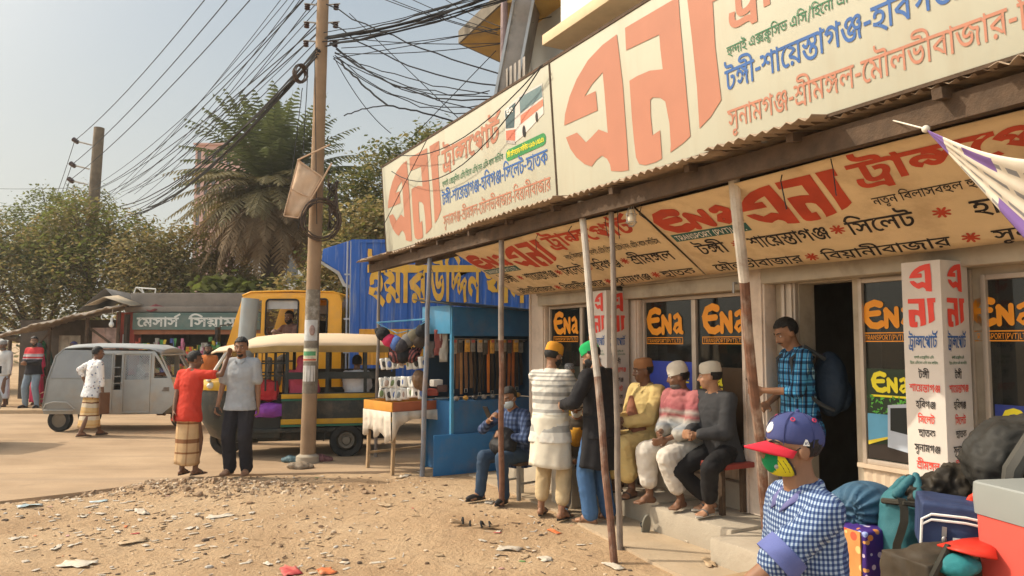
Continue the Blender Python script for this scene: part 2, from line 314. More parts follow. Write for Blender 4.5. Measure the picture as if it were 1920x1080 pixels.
# ------------------------------------------------------------------ lettering (glyph outlines as plain numbers)
GD = {'g': {
131: [[[-254,707,72,917,110,860,-209,644]]],
3: [],
7: [[[80,512,96,558,127,592,169,614,219,622,269,614,311,592,342,558,358,512,358,460,342,414,311,379,269,357,219,349,169,357,127,379,96,414,80,459],[149,465,168,433,200,416,239,416,271,434,289,466,289,506,271,538,239,555,200,555,168,538,149,506]],[[80,163,96,208,127,243,169,265,219,273,269,266,311,244,342,210,358,164,358,111,342,65,311,30,269,8,219,0,169,8,127,30,96,65,80,111],[149,117,168,84,200,67,239,67,271,84,289,116,289,157,271,189,239,206,200,206,168,188,149,157]]],
10: [[[358,622,349,666,324,691,278,699,206,699,132,703,82,715,44,736,14,768,-4,809,-10,868,-5,912,69,907,67,842,84,802,124,778,200,771,290,770,361,756,404,722,425,671,430,622]],[[291,497,370,474,423,432,454,379,464,325,458,274,438,231,406,195,362,168,305,150,236,141,246,152,308,130,374,98,442,60,508,15,540,-10,494,-63,454,-34,416,-7,346,38,279,75,210,106,134,131,46,154,61,223,128,208,207,204,287,212,340,233,370,265,385,320,381,353,368,380,346,402,285,427,225,429,176,418,152,393,154,338,81,323,70,375,72,407,92,447,129,476,180,494]],[[175,465,159,504,126,536,73,556,97,601,177,574,224,539,249,495,254,468]],[[540,622,540,551,-10,551,-10,622]]],
12: [[[508,622,499,666,474,691,428,699,288,699,214,703,165,715,127,736,97,768,74,833,76,894,78,912,152,907,150,842,167,802,207,778,283,771,407,771,468,767,528,747,563,708,578,648,580,622]],[[722,622,722,551,356,551,356,372,365,330,381,318,419,321,461,350,493,385,529,433,589,442,625,378,648,312,656,245,644,167,607,101,548,53,466,27,374,27,294,47,222,90,189,122,158,160,129,205,101,258,75,318,51,387,29,465,105,485,130,398,156,324,184,262,215,210,248,169,284,138,323,117,366,104,413,100,462,104,503,118,536,140,561,169,575,204,579,272,568,320,535,373,581,392,540,332,499,288,456,258,394,242,338,254,298,292,284,328,279,393,279,551,-10,551,-10,622]]],
16: [[[537,627,597,613,638,582,662,537,667,490,667,0,592,0,569,49,532,78,481,87,414,83,350,74,272,70,199,78,149,94,103,122,68,168,48,236,46,294,55,362,58,377,135,366,126,315,125,253,137,209,158,179,204,153,257,145,339,148,396,157,461,161,536,148,574,124,590,106,590,463,581,526,569,542,537,555,468,550,425,529,388,500,358,465,335,410,341,365,377,346,434,348,441,278,376,270,345,273,316,283,290,300,270,324,258,354,256,419,274,474,309,526,356,572,414,606,478,626]]],
20: [[[817,622,817,551,492,551,492,489,492,0,415,0,393,39,366,76,334,111,298,144,258,173,216,198,170,219,124,234,76,243,37,339,102,375,166,408,231,439,297,467,366,493,437,517,415,475,415,551,-10,551,-10,622],[415,467,436,438,366,415,295,385,224,353,160,320,130,304,206,280,284,240,320,215,354,186,385,156,428,90,420,88,416,150]],[[760,266,737,207,705,177,656,160,594,159,566,163,572,235,634,235,655,241,677,265,683,296,677,330,660,360,632,386,592,409,541,426,479,438,482,513,578,492,622,474,661,452,695,426,723,396,744,363,757,327]]],
21: [[[706,622,706,551,601,551,601,0,524,0,483,53,435,104,380,149,317,188,246,218,166,238,142,331,190,296,249,284,301,267,348,248,388,225,424,201,483,149,526,97,524,159,524,688,577,688,600,622]],[[446,433,436,400,395,346,332,308,253,283,209,276,162,285,142,331,237,344,306,367,350,400,372,442,369,505,335,555,316,571,371,625,411,580,440,528,448,499]],[[144,434,112,444,85,462,65,485,53,514,52,578,71,628,147,607,131,562,136,523,168,502,224,509,270,541,301,583,316,612,371,625,373,575,343,521,306,478,262,448,210,432]]],
22: [[[484,0,484,425,505,362,460,423,419,471,381,509,343,535,284,555,230,553,201,544,157,509,120,465,169,483,245,485,290,469,322,441,344,387,342,331,328,296,306,264,274,233,233,202,182,172,131,245,198,278,248,317,262,340,264,379,249,402,220,415,152,411,103,392,22,458,65,521,112,572,164,608,223,627,287,627,346,612,401,580,454,534,507,472,489,483,485,545,484,688,537,688,560,622,666,622,666,551,561,551,561,0]]],
26: [[[613,275,594,216,560,171,516,138,464,114,408,101,380,97,359,120,431,107,500,89,571,64,645,31,684,11,649,-49,597,-23,543,1,490,22,435,39,379,55,322,68,263,78,204,87,143,94,152,166,214,156,290,152,393,162,467,192,513,234,535,284,534,343,523,370,504,391,479,407,412,419,382,416,372,481,459,481,518,466,561,438,590,403,611,345]],[[205,218,151,231,116,260,95,307,91,559,168,559,166,476,168,359,180,307,196,293,233,286,285,293,327,313,366,355,374,384,368,403,316,413,252,421,197,444,155,480,168,544,204,510,251,488,323,481,383,478,426,446,444,422,450,388,447,357,437,327,399,277,340,240,268,220]],[[-10,551,-10,622,697,622,697,551]]],
27: [[[362,65,288,84,219,123,186,152,156,186,127,227,100,276,74,331,51,394,29,465,105,485,129,408,154,342,181,286,210,239,243,202,278,174,316,155,358,143,404,139,449,143,487,153,516,171,537,196,550,228,553,288,535,347,530,358,590,358,552,322,511,292,466,270,418,258,343,264,303,284,275,316,260,359,261,414,289,474,314,503,349,529,394,553,332,551,-10,551,-10,622,927,622,927,551,614,551,547,553,535,554,484,529,441,506,382,465,350,428,335,380,342,350,374,329,434,336,476,359,523,396,609,365,624,316,630,254,620,190,608,160,565,110,534,90,497,75,453,66]],[[802,173,809,111,825,46,836,10,761,-7,741,69,727,144,723,222,727,288,739,344,755,388,664,397,592,422,536,460,493,512,475,543,551,559,576,523,609,494,655,472,715,460,778,460,806,462,845,392,819,333,805,274]]],
30: [[[577,622,577,551,172,551,172,205,177,143,189,117,221,98,270,98,318,115,361,144,397,183,424,228,437,275,437,319,423,348,392,362,326,359,317,357,306,428,359,438,435,433,473,414,500,381,515,333,514,264,488,188,443,122,390,75,334,44,273,26,194,29,144,52,113,92,96,157,95,551,-10,551,-10,622]],[[395,622,386,666,376,681,340,697,221,699,147,703,98,715,60,736,30,768,12,809,6,868,11,912,85,907,83,842,100,802,140,778,216,771,294,771,355,767,415,747,450,708,465,648,467,622]]],
32: [[[722,622,722,551,356,551,356,372,365,330,381,318,419,321,461,350,493,385,529,433,589,442,625,378,648,312,656,245,644,167,607,101,548,53,466,27,374,27,294,47,222,90,189,122,158,160,129,205,101,258,75,318,51,387,29,465,105,485,130,398,156,324,184,262,215,210,248,169,284,138,323,117,366,104,413,100,462,104,503,118,536,140,561,169,575,204,579,272,568,320,535,373,581,392,540,332,499,288,456,258,394,242,338,254,298,292,284,328,279,393,279,551,-10,551,-10,622]]],
35: [[[407,50,354,55,303,68,254,90,208,123,166,167,126,222,91,290,58,371,29,466,105,486,129,408,155,340,182,282,211,233,243,194,278,164,316,143,358,130,435,127,484,138,536,170,564,218,573,278,566,331,545,376,512,409,469,427,420,427,386,412,371,384,378,321,301,306,290,355,290,405,308,446,340,475,386,494,440,500,480,497,549,472,603,424,638,356,650,274,638,196,624,160,603,129,576,102,543,80,504,63,459,53]],[[717,622,717,551,-10,551,-10,622]]],
292: [[[507,556,506,518,590,498,663,463,718,414,737,384,748,350,750,288,736,244,709,212,669,193,610,186,564,191,570,263,644,267,667,286,675,316,670,346,655,373,630,397,596,417,506,444,508,125,437,125,389,175,329,219,257,254,174,278,129,286,92,375,170,414,211,433,253,451,336,484,413,509,449,519,431,479,431,555],[431,474,451,446,393,428,327,404,260,377,199,349,172,334,162,350,242,331,307,306,362,276,412,240,435,219,432,278]],[[806,622,806,551,-10,551,-10,622]],[[206,181,254,162,291,129,306,109,334,142,370,153,405,145,452,103,469,83,434,114,434,147,508,147,508,-43,431,-43,431,109,464,17,430,62,400,82,364,80,348,63,343,7,344,3,283,0,267,60,233,101,183,115,151,108,130,89,123,64,132,31,158,7,207,-16,178,-84,108,-49,61,0,49,31,45,68,49,99,61,127,109,169,140,179]]],
293: [[[441,556,440,515,520,496,589,462,640,414,658,385,672,319,658,262,635,232,599,213,542,206,500,211,504,281,575,285,598,313,595,351,581,375,558,398,488,431,440,442,442,63,370,63,322,124,267,180,201,226,121,258,75,269,37,363,115,405,155,425,235,462,313,493,384,516,365,476,365,555],[365,471,385,438,326,418,262,392,198,362,138,332,111,317,101,336,161,321,215,299,261,270,301,238,337,205,368,170,365,229]],[[661,622,661,551,-10,551,-10,622]],[[923,622,923,551,818,551,818,-33,741,-33,743,47,741,110,741,551,639,551,639,622]],[[271,-23,223,4,190,39,154,89,215,126,247,76,273,54,327,48,381,70,446,108,500,138,551,155,618,153,671,129,707,100,749,61,743,-27,701,20,665,53,617,79,560,82,510,62,465,36,421,9,369,-16,322,-27]]],
39: [[[614,622,614,551,509,551,509,0,432,0,432,243,448,187,401,244,350,293,296,329,242,349,193,349,154,332,139,316,128,274,137,238,166,209,214,184,176,113,106,154,80,180,61,210,50,242,49,308,56,335,87,378,130,407,179,421,238,421,299,405,354,375,404,334,451,284,437,280,432,341,432,551,-10,551,-10,622]]],
40: [[[726,622,726,551,621,551,621,0,544,0,544,396,566,332,539,370,491,434,447,484,406,520,365,544,298,556,226,541,185,517,148,484,116,447,162,464,209,462,238,451,259,434,283,385,283,324,282,320,265,326,296,359,328,391,461,516,510,463,226,195,167,250,249,328,213,285,183,262,208,298,219,343,212,372,192,391,129,394,98,380,22,452,49,486,104,544,162,590,223,619,291,629,361,620,422,592,479,546,537,481,567,441,549,446,544,517,544,688,597,688,620,622]]],
42: [[[606,622,606,551,501,551,501,0,424,0,402,39,374,76,342,110,305,142,265,171,221,196,175,217,126,232,76,243,37,339,102,376,168,411,236,444,305,474,375,500,447,524,424,482,424,551,-10,551,-10,622],[424,474,445,446,393,428,340,408,285,384,230,359,179,332,130,304,205,280,285,242,322,218,358,190,390,159,417,125,438,88,429,88,425,150]]],
43: [[[380,45,300,64,227,104,194,134,161,170,131,214,103,264,77,322,52,389,29,465,105,485,130,403,157,332,186,272,218,224,252,185,290,156,330,135,373,123,454,121,510,138,553,170,579,214,588,267,582,321,558,377,542,398,590,476,632,404,656,334,664,266,652,188,636,152,587,94,554,72,516,56,472,46]],[[345,288,312,298,285,316,265,339,253,368,252,432,271,486,351,462,333,417,339,377,358,360,428,363,474,394,508,437,527,466,590,476,582,422,545,368,505,328,462,300,412,286]],[[731,622,731,551,-10,551,-10,622]]],
44: [[[632,622,632,551,527,551,527,0,450,0,450,135,468,82,421,149,373,208,322,253,295,269,236,281,192,273,159,247,148,205,159,166,191,135,243,111,218,34,155,63,110,99,82,140,68,184,69,238,76,265,107,308,150,336,198,351,261,351,328,331,384,295,431,246,471,189,454,186,450,248,450,551,-10,551,-10,622]],[[297,299,221,322,211,389,187,436,144,468,80,488,38,494,51,566,128,549,182,534,227,507,262,470,286,420,298,359]]],
46: [[[606,622,606,551,501,551,501,0,424,0,402,39,374,76,342,110,305,142,265,171,221,196,175,217,126,232,76,243,37,339,102,376,168,411,236,444,305,474,375,500,447,524,424,482,424,551,-10,551,-10,622],[424,474,445,446,393,428,340,408,285,384,230,359,179,332,130,304,205,280,285,242,322,218,358,190,390,159,417,125,438,88,429,88,425,150]],[[155,1,133,22,125,52,133,83,155,104,185,112,215,104,237,83,245,52,237,22,215,1,201,-4]]],
47: [[[741,622,741,551,636,551,636,0,559,0,559,335,565,309,535,346,502,371,445,377,408,353,398,300,400,271,335,266,323,315,300,353,269,379,213,394,167,384,138,356,128,316,131,291,141,268,180,230,241,201,214,127,154,152,104,187,68,232,48,288,48,349,68,398,104,434,152,458,208,466,272,457,324,431,369,384,354,383,376,420,412,443,452,451,496,445,551,413,571,397,562,382,559,452,559,551,-10,551,-10,622]]],
48: [[[687,622,687,551,582,551,582,0,505,0,505,512,505,579,505,688,558,688,582,622]],[[410,622,454,603,492,572,522,532,534,509,530,404,508,448,484,486,457,516,428,538,397,552,339,554,300,534,279,497,276,471,290,424,308,406,335,391,413,377,406,300,328,314,272,344,235,388,217,443,217,507,236,562,270,600,313,622,337,627]],[[131,621,180,598,218,558,239,498,240,434,222,383,186,340,130,310,54,300,48,377,106,384,145,401,176,440,181,468,169,515,135,546,76,556,14,549,-1,545,-9,620,49,628]]],
50: [[[692,622,692,551,587,551,587,0,510,0,510,353,533,290,495,336,450,373,410,367,372,319,343,268,309,210,279,168,230,133,170,128,120,147,71,194,35,244,96,281,128,232,166,205,202,208,246,250,274,293,312,354,346,411,379,440,415,449,456,441,493,416,536,374,516,373,510,430,510,551,-10,551,-10,622]],[[271,271,257,349,242,404,214,441,173,467,115,483,38,495,53,571,107,551,175,537,226,518,264,492,290,457,306,412,315,356]]],
51: [[[291,497,370,474,423,432,454,379,464,325,458,274,438,231,406,195,362,168,305,150,236,141,246,152,308,130,374,98,442,60,508,15,540,-10,494,-63,454,-34,416,-7,346,38,279,75,210,106,134,131,46,154,61,223,128,208,207,204,287,212,340,233,370,265,385,320,381,353,368,380,346,402,285,427,225,429,176,418,152,393,154,338,81,323,70,375,72,407,92,447,129,476,180,494]],[[175,465,159,504,126,536,73,556,97,601,177,574,224,539,249,495,254,468]],[[540,622,540,551,-10,551,-10,622]]],
307: [[[200,90,156,110,114,152,94,181,152,218,186,175,220,163,255,176,295,219,318,267,314,340,295,381,266,410,227,425,185,426,158,414,144,391,152,333,80,316,65,368,65,413,83,450,115,476,179,495,239,493,302,471,328,452,366,398,386,324,389,266,387,240,339,268,378,319,427,362,489,398,565,426,609,436,662,379,634,320,615,257,609,192,613,131,626,72,644,10,569,-7,549,63,536,134,531,206,542,287,560,342,572,368,599,362,549,349,498,327,448,292,398,241,354,181,321,137,277,98,244,88]],[[70,601,150,574,198,539,222,495,227,468,148,465,132,504,99,536,46,556]],[[440,435,401,448,368,469,338,498,313,533,292,574,374,588,394,544,430,507,481,494,520,501,542,522,548,560,521,597,608,606,624,559,616,501,591,467,554,444,507,432]],[[736,622,736,551,592,551,357,551,-10,551,-10,622]]],
435: [[[504,305,461,309,422,321,388,340,360,366,317,437,329,439,306,375,281,337,247,310,202,300,147,310,96,346,61,389,42,417,103,453,137,403,163,382,207,378,234,392,255,423,269,475,276,551,345,551,358,504,375,461,398,424,444,385,506,371,545,379,570,404,578,442,569,491,543,537,508,575,588,591,620,554,645,504,655,442,651,401,638,367,617,340,588,321,550,309]],[[738,622,738,551,-10,551,-10,622]],[[378,-52,326,-42,278,-26,231,-2,188,31,148,72,110,122,76,183,45,254,120,279,144,222,171,173,199,131,230,96,263,68,339,32,427,20,481,24,523,35,554,54,575,78,587,108,590,164,569,216,542,240,482,254,434,240,414,205,422,149,347,135,336,185,336,229,354,268,386,296,430,313,478,319,552,308,608,276,646,230,665,172,664,102,640,37,593,-13,523,-44,480,-52]]],
54: [[[276,622,276,551,171,551,171,0,94,0,94,469,73,510,41,540,-10,551,-10,622,38,615,71,594,97,559,94,688,148,688,170,622]]],
55: [[[276,622,276,551,171,551,171,0,94,0,94,551,-10,551,-10,622,82,622,50,662,20,704,43,742,68,778,121,842,185,888,265,914,348,916,414,904,478,882,541,849,605,808,671,758,705,731,663,677,619,712,577,743,538,770,467,811,398,836,325,844,258,836,204,811,160,772,123,722,106,693,138,648,160,622]]],
56: [[[276,551,171,551,171,0,94,0,94,551,-10,551,-10,622,94,622,77,699,39,758,-16,800,-86,828,-166,843,-252,848,-323,845,-380,837,-432,814,-442,792,-431,773,-365,763,-269,763,-208,759,-149,737,-115,697,-101,640,-100,615,-167,615,-182,672,-224,691,-353,692,-425,698,-476,713,-503,734,-521,789,-514,825,-492,856,-456,882,-405,901,-339,913,-258,917,-133,909,-29,885,54,846,116,789,156,714,174,622,276,622]]],
57: [[[-305,-265,-365,-245,-400,-218,-420,-177,-418,-119,-405,-92,-383,-70,-354,-53,-317,-42,-233,-42,-154,-62,-77,-99,-38,-124,3,-152,45,-183,89,-217,44,-271,1,-236,-40,-205,-78,-178,-149,-137,-215,-111,-279,-103,-319,-109,-343,-127,-351,-153,-342,-183,-303,-203,-243,-197,-201,-164,-180,-119,-172,-59,-172,8,-95,8,-96,-65,-107,-135,-128,-184,-162,-226,-213,-256,-247,-263]]],
434: [[[153,132,104,159,71,194,35,244,96,281,128,232,166,205,202,208,246,250,274,293,312,354,346,412,379,440,415,449,456,441,493,416,536,374,539,343,532,292,495,336,450,373,410,367,372,319,343,268,309,210,279,168,230,133,210,129]],[[271,271,257,349,242,404,214,441,173,467,115,483,38,495,53,571,107,551,175,537,226,518,264,492,290,457,306,412,315,356]],[[993,622,993,551,588,551,588,205,593,143,605,117,637,98,685,98,734,115,777,144,813,183,840,228,853,275,853,319,839,348,808,362,742,359,733,357,722,428,775,438,851,433,889,414,916,381,931,333,930,264,904,188,859,122,806,75,750,44,689,26,610,29,560,52,529,92,512,157,511,337,513,398,511,458,511,551,-10,551,-10,622]],[[811,622,802,666,792,681,756,697,637,699,563,703,514,715,476,736,446,768,428,809,422,868,427,912,501,907,499,842,516,802,556,778,632,771,710,771,771,767,831,747,866,708,881,648,883,622]]],
61: [[[356,622,356,551,315,545,269,520,223,483,181,433,148,372,130,301,130,217,150,148,183,102,224,77,283,70,334,84,348,92,383,31,326,3,264,-5,224,-1,186,10,152,28,97,84,76,120,61,162,49,260,52,313,63,362,80,408,103,451,131,488,164,521,200,549,239,571,280,588,216,555,147,551,-10,551,-10,622]]],
322: [[[410,625,454,614,487,592,509,559,516,515,504,457,468,406,416,360,380,332,354,306,346,264,365,239,406,235,454,255,489,282,565,255,579,193,581,158,575,114,558,76,530,44,491,20,441,5,380,0,316,7,252,28,188,72,157,103,128,143,100,191,74,248,50,316,28,395,105,417,123,349,142,290,162,240,184,199,230,138,278,100,328,82,405,77,447,86,479,105,498,133,504,187,491,229,551,236,504,201,454,174,390,165,355,168,326,179,301,196,283,218,272,243,270,294,284,333,326,380,375,418,410,446,437,474,445,519,424,546,384,555,320,542,274,509,257,474,273,442,290,430,237,370,200,400,176,451,177,485,205,540,238,574,281,601,331,620]],[[709,624,740,614,765,598,783,577,794,552,797,508,775,460,742,431,690,406,655,396,639,460,700,482,720,506,716,543,684,558,638,555,608,543,550,496,503,432,446,468,494,529,541,576,590,608,644,625]],[[633,252,586,265,546,289,513,322,485,361,462,403,453,425,507,490,529,420,558,369,596,336,641,320,695,323,719,338,728,370,711,408,661,435,716,471,758,448,791,412,803,381,800,334,788,308,768,284,740,265,703,254]],[[747,107,756,56,770,9,699,-7,683,52,673,110,670,194,680,244,707,300,737,324,787,272,761,231,745,167]]],
67: [[[171,0,94,0,94,551,-10,551,-10,622,276,622,276,551,171,551]],[[99,622,90,666,80,681,45,697,-149,699,-223,703,-272,715,-327,751,-350,788,-364,859,-359,912,-285,907,-287,842,-270,802,-230,778,-154,771,-2,771,59,767,119,747,154,708,169,648,171,622]]],
70: [[[636,622,636,551,531,551,531,0,454,0,425,36,394,69,361,98,325,125,286,149,243,170,196,188,143,202,84,212,48,303,91,330,136,356,182,380,229,403,252,414,196,450,130,480,48,502,79,570,81,551,-10,551,-10,622],[454,551,135,551,198,528,252,497,300,464,336,432,341,376,291,353,240,328,190,303,145,278,125,265,113,280,168,270,218,257,264,240,305,220,343,197,378,172,410,144,441,115,470,83,457,79,454,141]],[[150,1,128,22,120,52,128,83,150,104,180,112,210,104,232,83,240,52,232,22,210,1,196,-4]]],
457: [[[212,507,274,485,300,464,323,433,343,392,308,394,389,491,450,505,452,464,346,333,285,330,267,391,231,429,209,439,167,440,141,427,126,391,133,360,168,330,184,322,149,251,89,290,57,338,46,390,54,439,79,475,114,498,155,509]],[[533,280,510,216,466,168,403,136,324,118,318,128,380,106,446,74,514,35,580,-10,612,-35,566,-88,524,-57,484,-29,447,-4,376,38,307,71,234,98,152,121,106,132,120,202,172,189,244,182,315,183,383,200,427,230,451,271,459,319,451,371,429,413,399,447,450,505,490,457,524,394,533,357]],[[612,622,612,551,-10,551,-10,622]]],
75: [[[250,94,178,115,147,134,121,158,100,188,84,224,72,313,83,389,115,457,140,486,170,510,207,529,250,540,350,541,393,530,429,513,458,490,481,463,510,397,520,320,509,244,496,208,451,147,384,105,340,95],[274,471,226,454,187,421,162,373,153,311,166,236,192,197,233,171,291,162,346,171,390,198,421,240,437,293,437,353,424,404,396,441,355,465,330,471]]],
76: [[[235,4,194,16,162,36,141,62,127,91,126,147,148,194,197,231,234,244,263,167,218,149,206,131,207,108,226,88,262,76,324,78,356,88,382,105,401,127,412,152,415,200,394,250,364,284,317,322,249,372,190,418,152,456,131,491,126,545,149,597,177,631,243,596,215,556,219,503,255,464,289,437,338,403,374,378,430,331,467,286,487,239,493,182,481,114,447,60,394,22,326,2]]],
78: [[[551,249,532,165,516,129,494,98,466,73,433,54,393,43,312,41,246,58,216,73,160,124,134,161,110,207,87,262,66,326,47,402,29,490,105,510,125,417,146,338,168,274,191,222,216,181,273,131,306,119,374,118,422,139,453,178,470,232,475,295,467,371,445,434,412,480,392,496,347,508,306,495,292,458,305,403,311,390,231,369,213,420,209,493,228,534,259,560,318,578,381,575,421,562,455,540,509,478,542,393,550,346]]],
80: [[[264,3,177,29,140,51,109,79,83,114,64,153,53,198,49,248,54,300,69,349,94,394,127,438,170,479,220,518,278,556,343,593,414,629,453,575,434,529,444,485,475,463,528,455,533,456,566,400,499,360,447,322,412,284,394,243,394,203,413,168,431,155,492,144,528,146,561,61,488,28,404,7,360,2],[358,72,416,80,458,89,414,98,378,113,350,134,331,160,320,189,318,247,334,294,365,338,412,382,475,426,473,401,414,420,379,459,367,507,375,547,384,533,336,507,292,480,252,450,217,419,187,386,162,352,144,316,130,238,142,166,178,117,230,86,289,73]]],
81: [[[313,41,248,58,188,96,133,159,108,201,84,251,61,309,40,376,21,452,96,475,110,412,126,357,142,308,159,265,196,196,239,150,288,124,342,115,382,119,417,132,445,154,466,184,479,223,482,299,463,363,449,391,489,392,464,339,435,299,400,272,340,257,290,268,252,306,239,341,235,400,234,466,226,498,184,516,166,517,175,593,243,584,286,560,306,523,312,471,312,379,320,341,336,329,380,337,411,370,432,410,443,438,499,452,531,396,552,331,559,268,549,187,519,119,496,91,433,52,393,42]]],
83: [[[213,1,157,19,121,51,102,83,91,164,91,481,82,528,40,546,22,547,31,624,94,616,136,595,160,556,167,501,167,355,226,370,285,374,352,363,432,361,470,371,501,397,514,418,586,383,551,330,501,301,442,292,398,297,418,312,440,266,448,213,445,171,420,99,373,45,311,11,275,3],[278,77,325,104,355,146,368,195,363,254,332,290,274,304,216,298,167,281,167,168,176,107,212,74]]],
84: [[[204,313,256,298,297,269,324,229,333,181,320,114,295,79,278,62,275,72,333,81,382,96,422,117,452,143,470,176,476,214,469,258,446,295,400,328,324,360,274,375,218,392,170,408,99,438,56,472,37,512,40,567,67,614,83,631,146,596,120,554,124,523,162,494,231,469,304,447,354,432,434,400,490,364,527,327,548,286,558,216,555,178,545,143,507,88,450,47,376,20,290,5,197,0,183,0,161,68,212,93,246,125,257,169,248,209,221,236,175,245,136,239,115,221,116,159,119,152,44,135,29,182,29,228,44,264,94,302,144,314]]],
214: [[[685,622,685,551,279,551,279,220,284,158,296,132,328,113,377,113,425,130,468,159,504,198,530,243,544,290,544,334,530,362,499,377,432,374,424,372,413,443,466,453,542,448,580,429,608,396,622,348,623,292,610,240,588,192,558,148,521,110,469,73,411,48,346,39,282,50,239,78,212,124,202,206,202,551,-10,551,-10,622]],[[502,622,493,666,468,691,422,699,328,699,254,703,205,715,150,751,126,788,114,833,116,893,118,912,192,907,190,842,207,802,248,778,323,771,401,771,462,767,522,747,557,708,572,648,574,622]],[[576,-190,501,-190,477,-144,441,-114,378,-104,320,-111,262,-119,201,-120,137,-106,83,-68,57,-27,43,29,43,101,53,158,130,148,121,93,120,37,141,-18,183,-44,239,-48,294,-42,350,-34,425,-37,462,-53,499,-86,499,35,501,94,503,130,576,184]]],
598: [[[49,338,291,338,291,256,49,256]]],
600: [[[315,792,397,792,135,-125,52,-125]]],
347: [[[842,622,842,551,159,551,159,311,144,331,194,375,251,417,314,456,384,491,421,506,479,448,456,395,444,339,440,275,447,212,427,231,477,275,534,317,597,356,667,391,704,406,762,348,738,293,727,236,723,175,730,96,743,38,751,10,676,-7,659,57,649,123,645,184,650,260,665,316,672,315,618,285,564,250,511,210,459,166,434,142,374,180,366,232,362,295,367,360,382,416,389,415,334,385,280,349,224,307,168,258,139,230,82,268,82,551,-10,551,-10,622]]],
232: [[[702,622,702,551,597,551,597,183,520,194,520,512,520,579,520,688,573,688,597,622]],[[425,622,469,603,507,572,537,532,549,509,545,404,523,448,499,486,472,516,443,538,412,552,354,554,315,534,294,497,291,471,305,424,350,391,428,377,421,300,343,314,287,344,250,388,232,443,232,507,251,562,285,600,328,622,352,627]],[[146,621,195,598,233,558,254,498,255,434,237,383,201,340,145,310,69,300,63,377,121,384,160,401,191,440,196,468,184,515,150,546,91,556,34,551,6,545,-2,620,59,628]],[[597,-43,523,-43,498,5,460,34,406,43,332,36,272,28,208,27,146,40,108,58,66,106,52,153,53,221,56,239,134,230,130,164,142,132,178,106,228,98,285,102,361,114,439,110,484,93,520,61,520,222,597,221]]],
363: [[[906,622,906,551,452,551,452,253,438,273,496,330,529,357,564,382,601,406,640,428,681,449,724,468,768,486,833,422,811,376,790,309,781,233,781,173,788,111,804,46,815,10,740,-7,720,69,706,144,702,222,708,299,724,364,746,410,758,405,684,370,612,326,577,301,542,273,506,243,470,210,434,175,375,215,375,360,375,423,375,551,-10,551,-10,622]],[[222,474,272,462,317,438,359,404,400,361,399,272,370,307,338,338,306,366,239,399,186,401,151,386,138,373,128,335,136,303,179,265,202,254,165,183,101,221,60,275,46,338,56,392,83,432,124,460,171,473]]],
367: [[[897,622,897,551,792,551,792,0,715,0,715,353,738,290,700,336,655,373,614,367,577,319,548,268,514,210,484,168,435,133,375,128,324,147,292,175,258,217,240,244,301,281,333,232,371,205,417,212,450,246,477,287,517,354,551,412,584,440,620,449,662,441,698,416,741,374,721,373,715,430,715,551,-10,551,-10,622]],[[509,302,478,271,466,352,450,407,425,442,386,468,334,484,267,495,292,571,334,551,392,537,438,517,474,490,508,435,519,385,522,355]],[[239,443,304,427,371,396,440,350,476,322,513,290,476,246,415,290,358,328,303,356,247,371,192,371,152,356,131,325,130,287,146,258,202,223,165,152,101,190,60,244,46,307,56,360,84,401,126,429,178,443]]],
370: [[[248,465,296,446,340,416,380,379,400,358,399,268,370,303,339,334,306,361,239,395,186,397,151,382,138,369,128,331,136,299,179,261,202,250,165,179,101,218,60,271,46,334,56,389,84,429,124,456,169,469]],[[858,622,858,551,452,551,452,205,457,143,469,117,501,98,550,98,598,115,641,144,677,183,704,228,717,275,717,319,703,348,672,362,606,359,597,357,586,428,639,438,715,433,753,414,780,381,795,333,794,264,768,188,723,122,670,75,614,44,553,26,474,29,424,52,393,92,376,157,375,337,376,402,375,551,-10,551,-10,622]],[[675,622,666,666,656,681,620,697,501,699,427,703,378,715,340,736,310,768,292,809,286,868,291,912,365,907,363,842,380,802,420,778,496,771,574,771,635,767,695,747,730,708,745,648,747,622]]],
-1: [[[0,260,250,260,250,330,0,330]]],
-2: [[[0,-120,60,-120,280,720,220,720]]],
}, 'l': {
' ': (269, []),
'(': (391, [[[125,296,132,406,141,463,153,521,168,577,186,631,205,683,227,730,250,772,336,772,312,720,290,667,271,612,254,557,240,503,229,448,220,396,214,296,220,209,237,120,250,73,267,25,287,-26,310,-80,336,-136,250,-136,212,-65,181,7,156,80,139,153,128,225]]]),
')': (391, [[[55,-136,82,-78,105,-24,125,28,141,76,154,123,171,212,177,296,170,396,162,448,151,503,137,557,120,612,101,667,79,720,55,772,140,772,164,730,185,683,205,631,223,576,238,520,250,463,259,406,264,350,263,224,252,151,234,78,209,5,178,-66,140,-136]]]),
'.': (269, [[[119,-4,90,13,72,42,72,77,90,106,119,123,154,123,183,106,200,77,200,42,183,13,154,-4]]]),
'0': (648, [[[324,-10,273,-5,227,10,186,34,151,68,122,110,99,162,83,221,73,288,69,363,73,438,83,505,100,565,123,616,152,659,187,693,227,718,273,732,324,737,375,732,421,718,462,693,497,659,526,616,549,565,566,505,576,438,579,363,576,288,566,221,549,162,526,110,498,68,463,34,422,10,376,-5],[324,71,358,75,388,87,415,106,456,165,482,252,490,363,488,422,471,522,437,596,415,622,388,641,358,653,324,657,291,653,260,641,234,622,211,596,177,522,160,422,158,363,160,305,167,252,192,165,211,132,234,106,260,87,291,75]]]),
'1': (648, [[[110,0,110,78,560,78,560,0]],[[396,728,396,0,305,0,305,642,124,511,124,611,282,728]]]),
'2': (648, [[[92,0,92,67,334,329,382,383,418,428,442,469,456,533,448,579,424,616,389,642,319,657,268,649,228,627,200,593,185,547,183,521,94,521,107,600,146,664,173,690,241,725,321,737,401,725,467,690,515,637,531,605,543,534,529,457,501,403,453,339,419,300,379,257,220,87,220,82,556,82,556,0]]]),
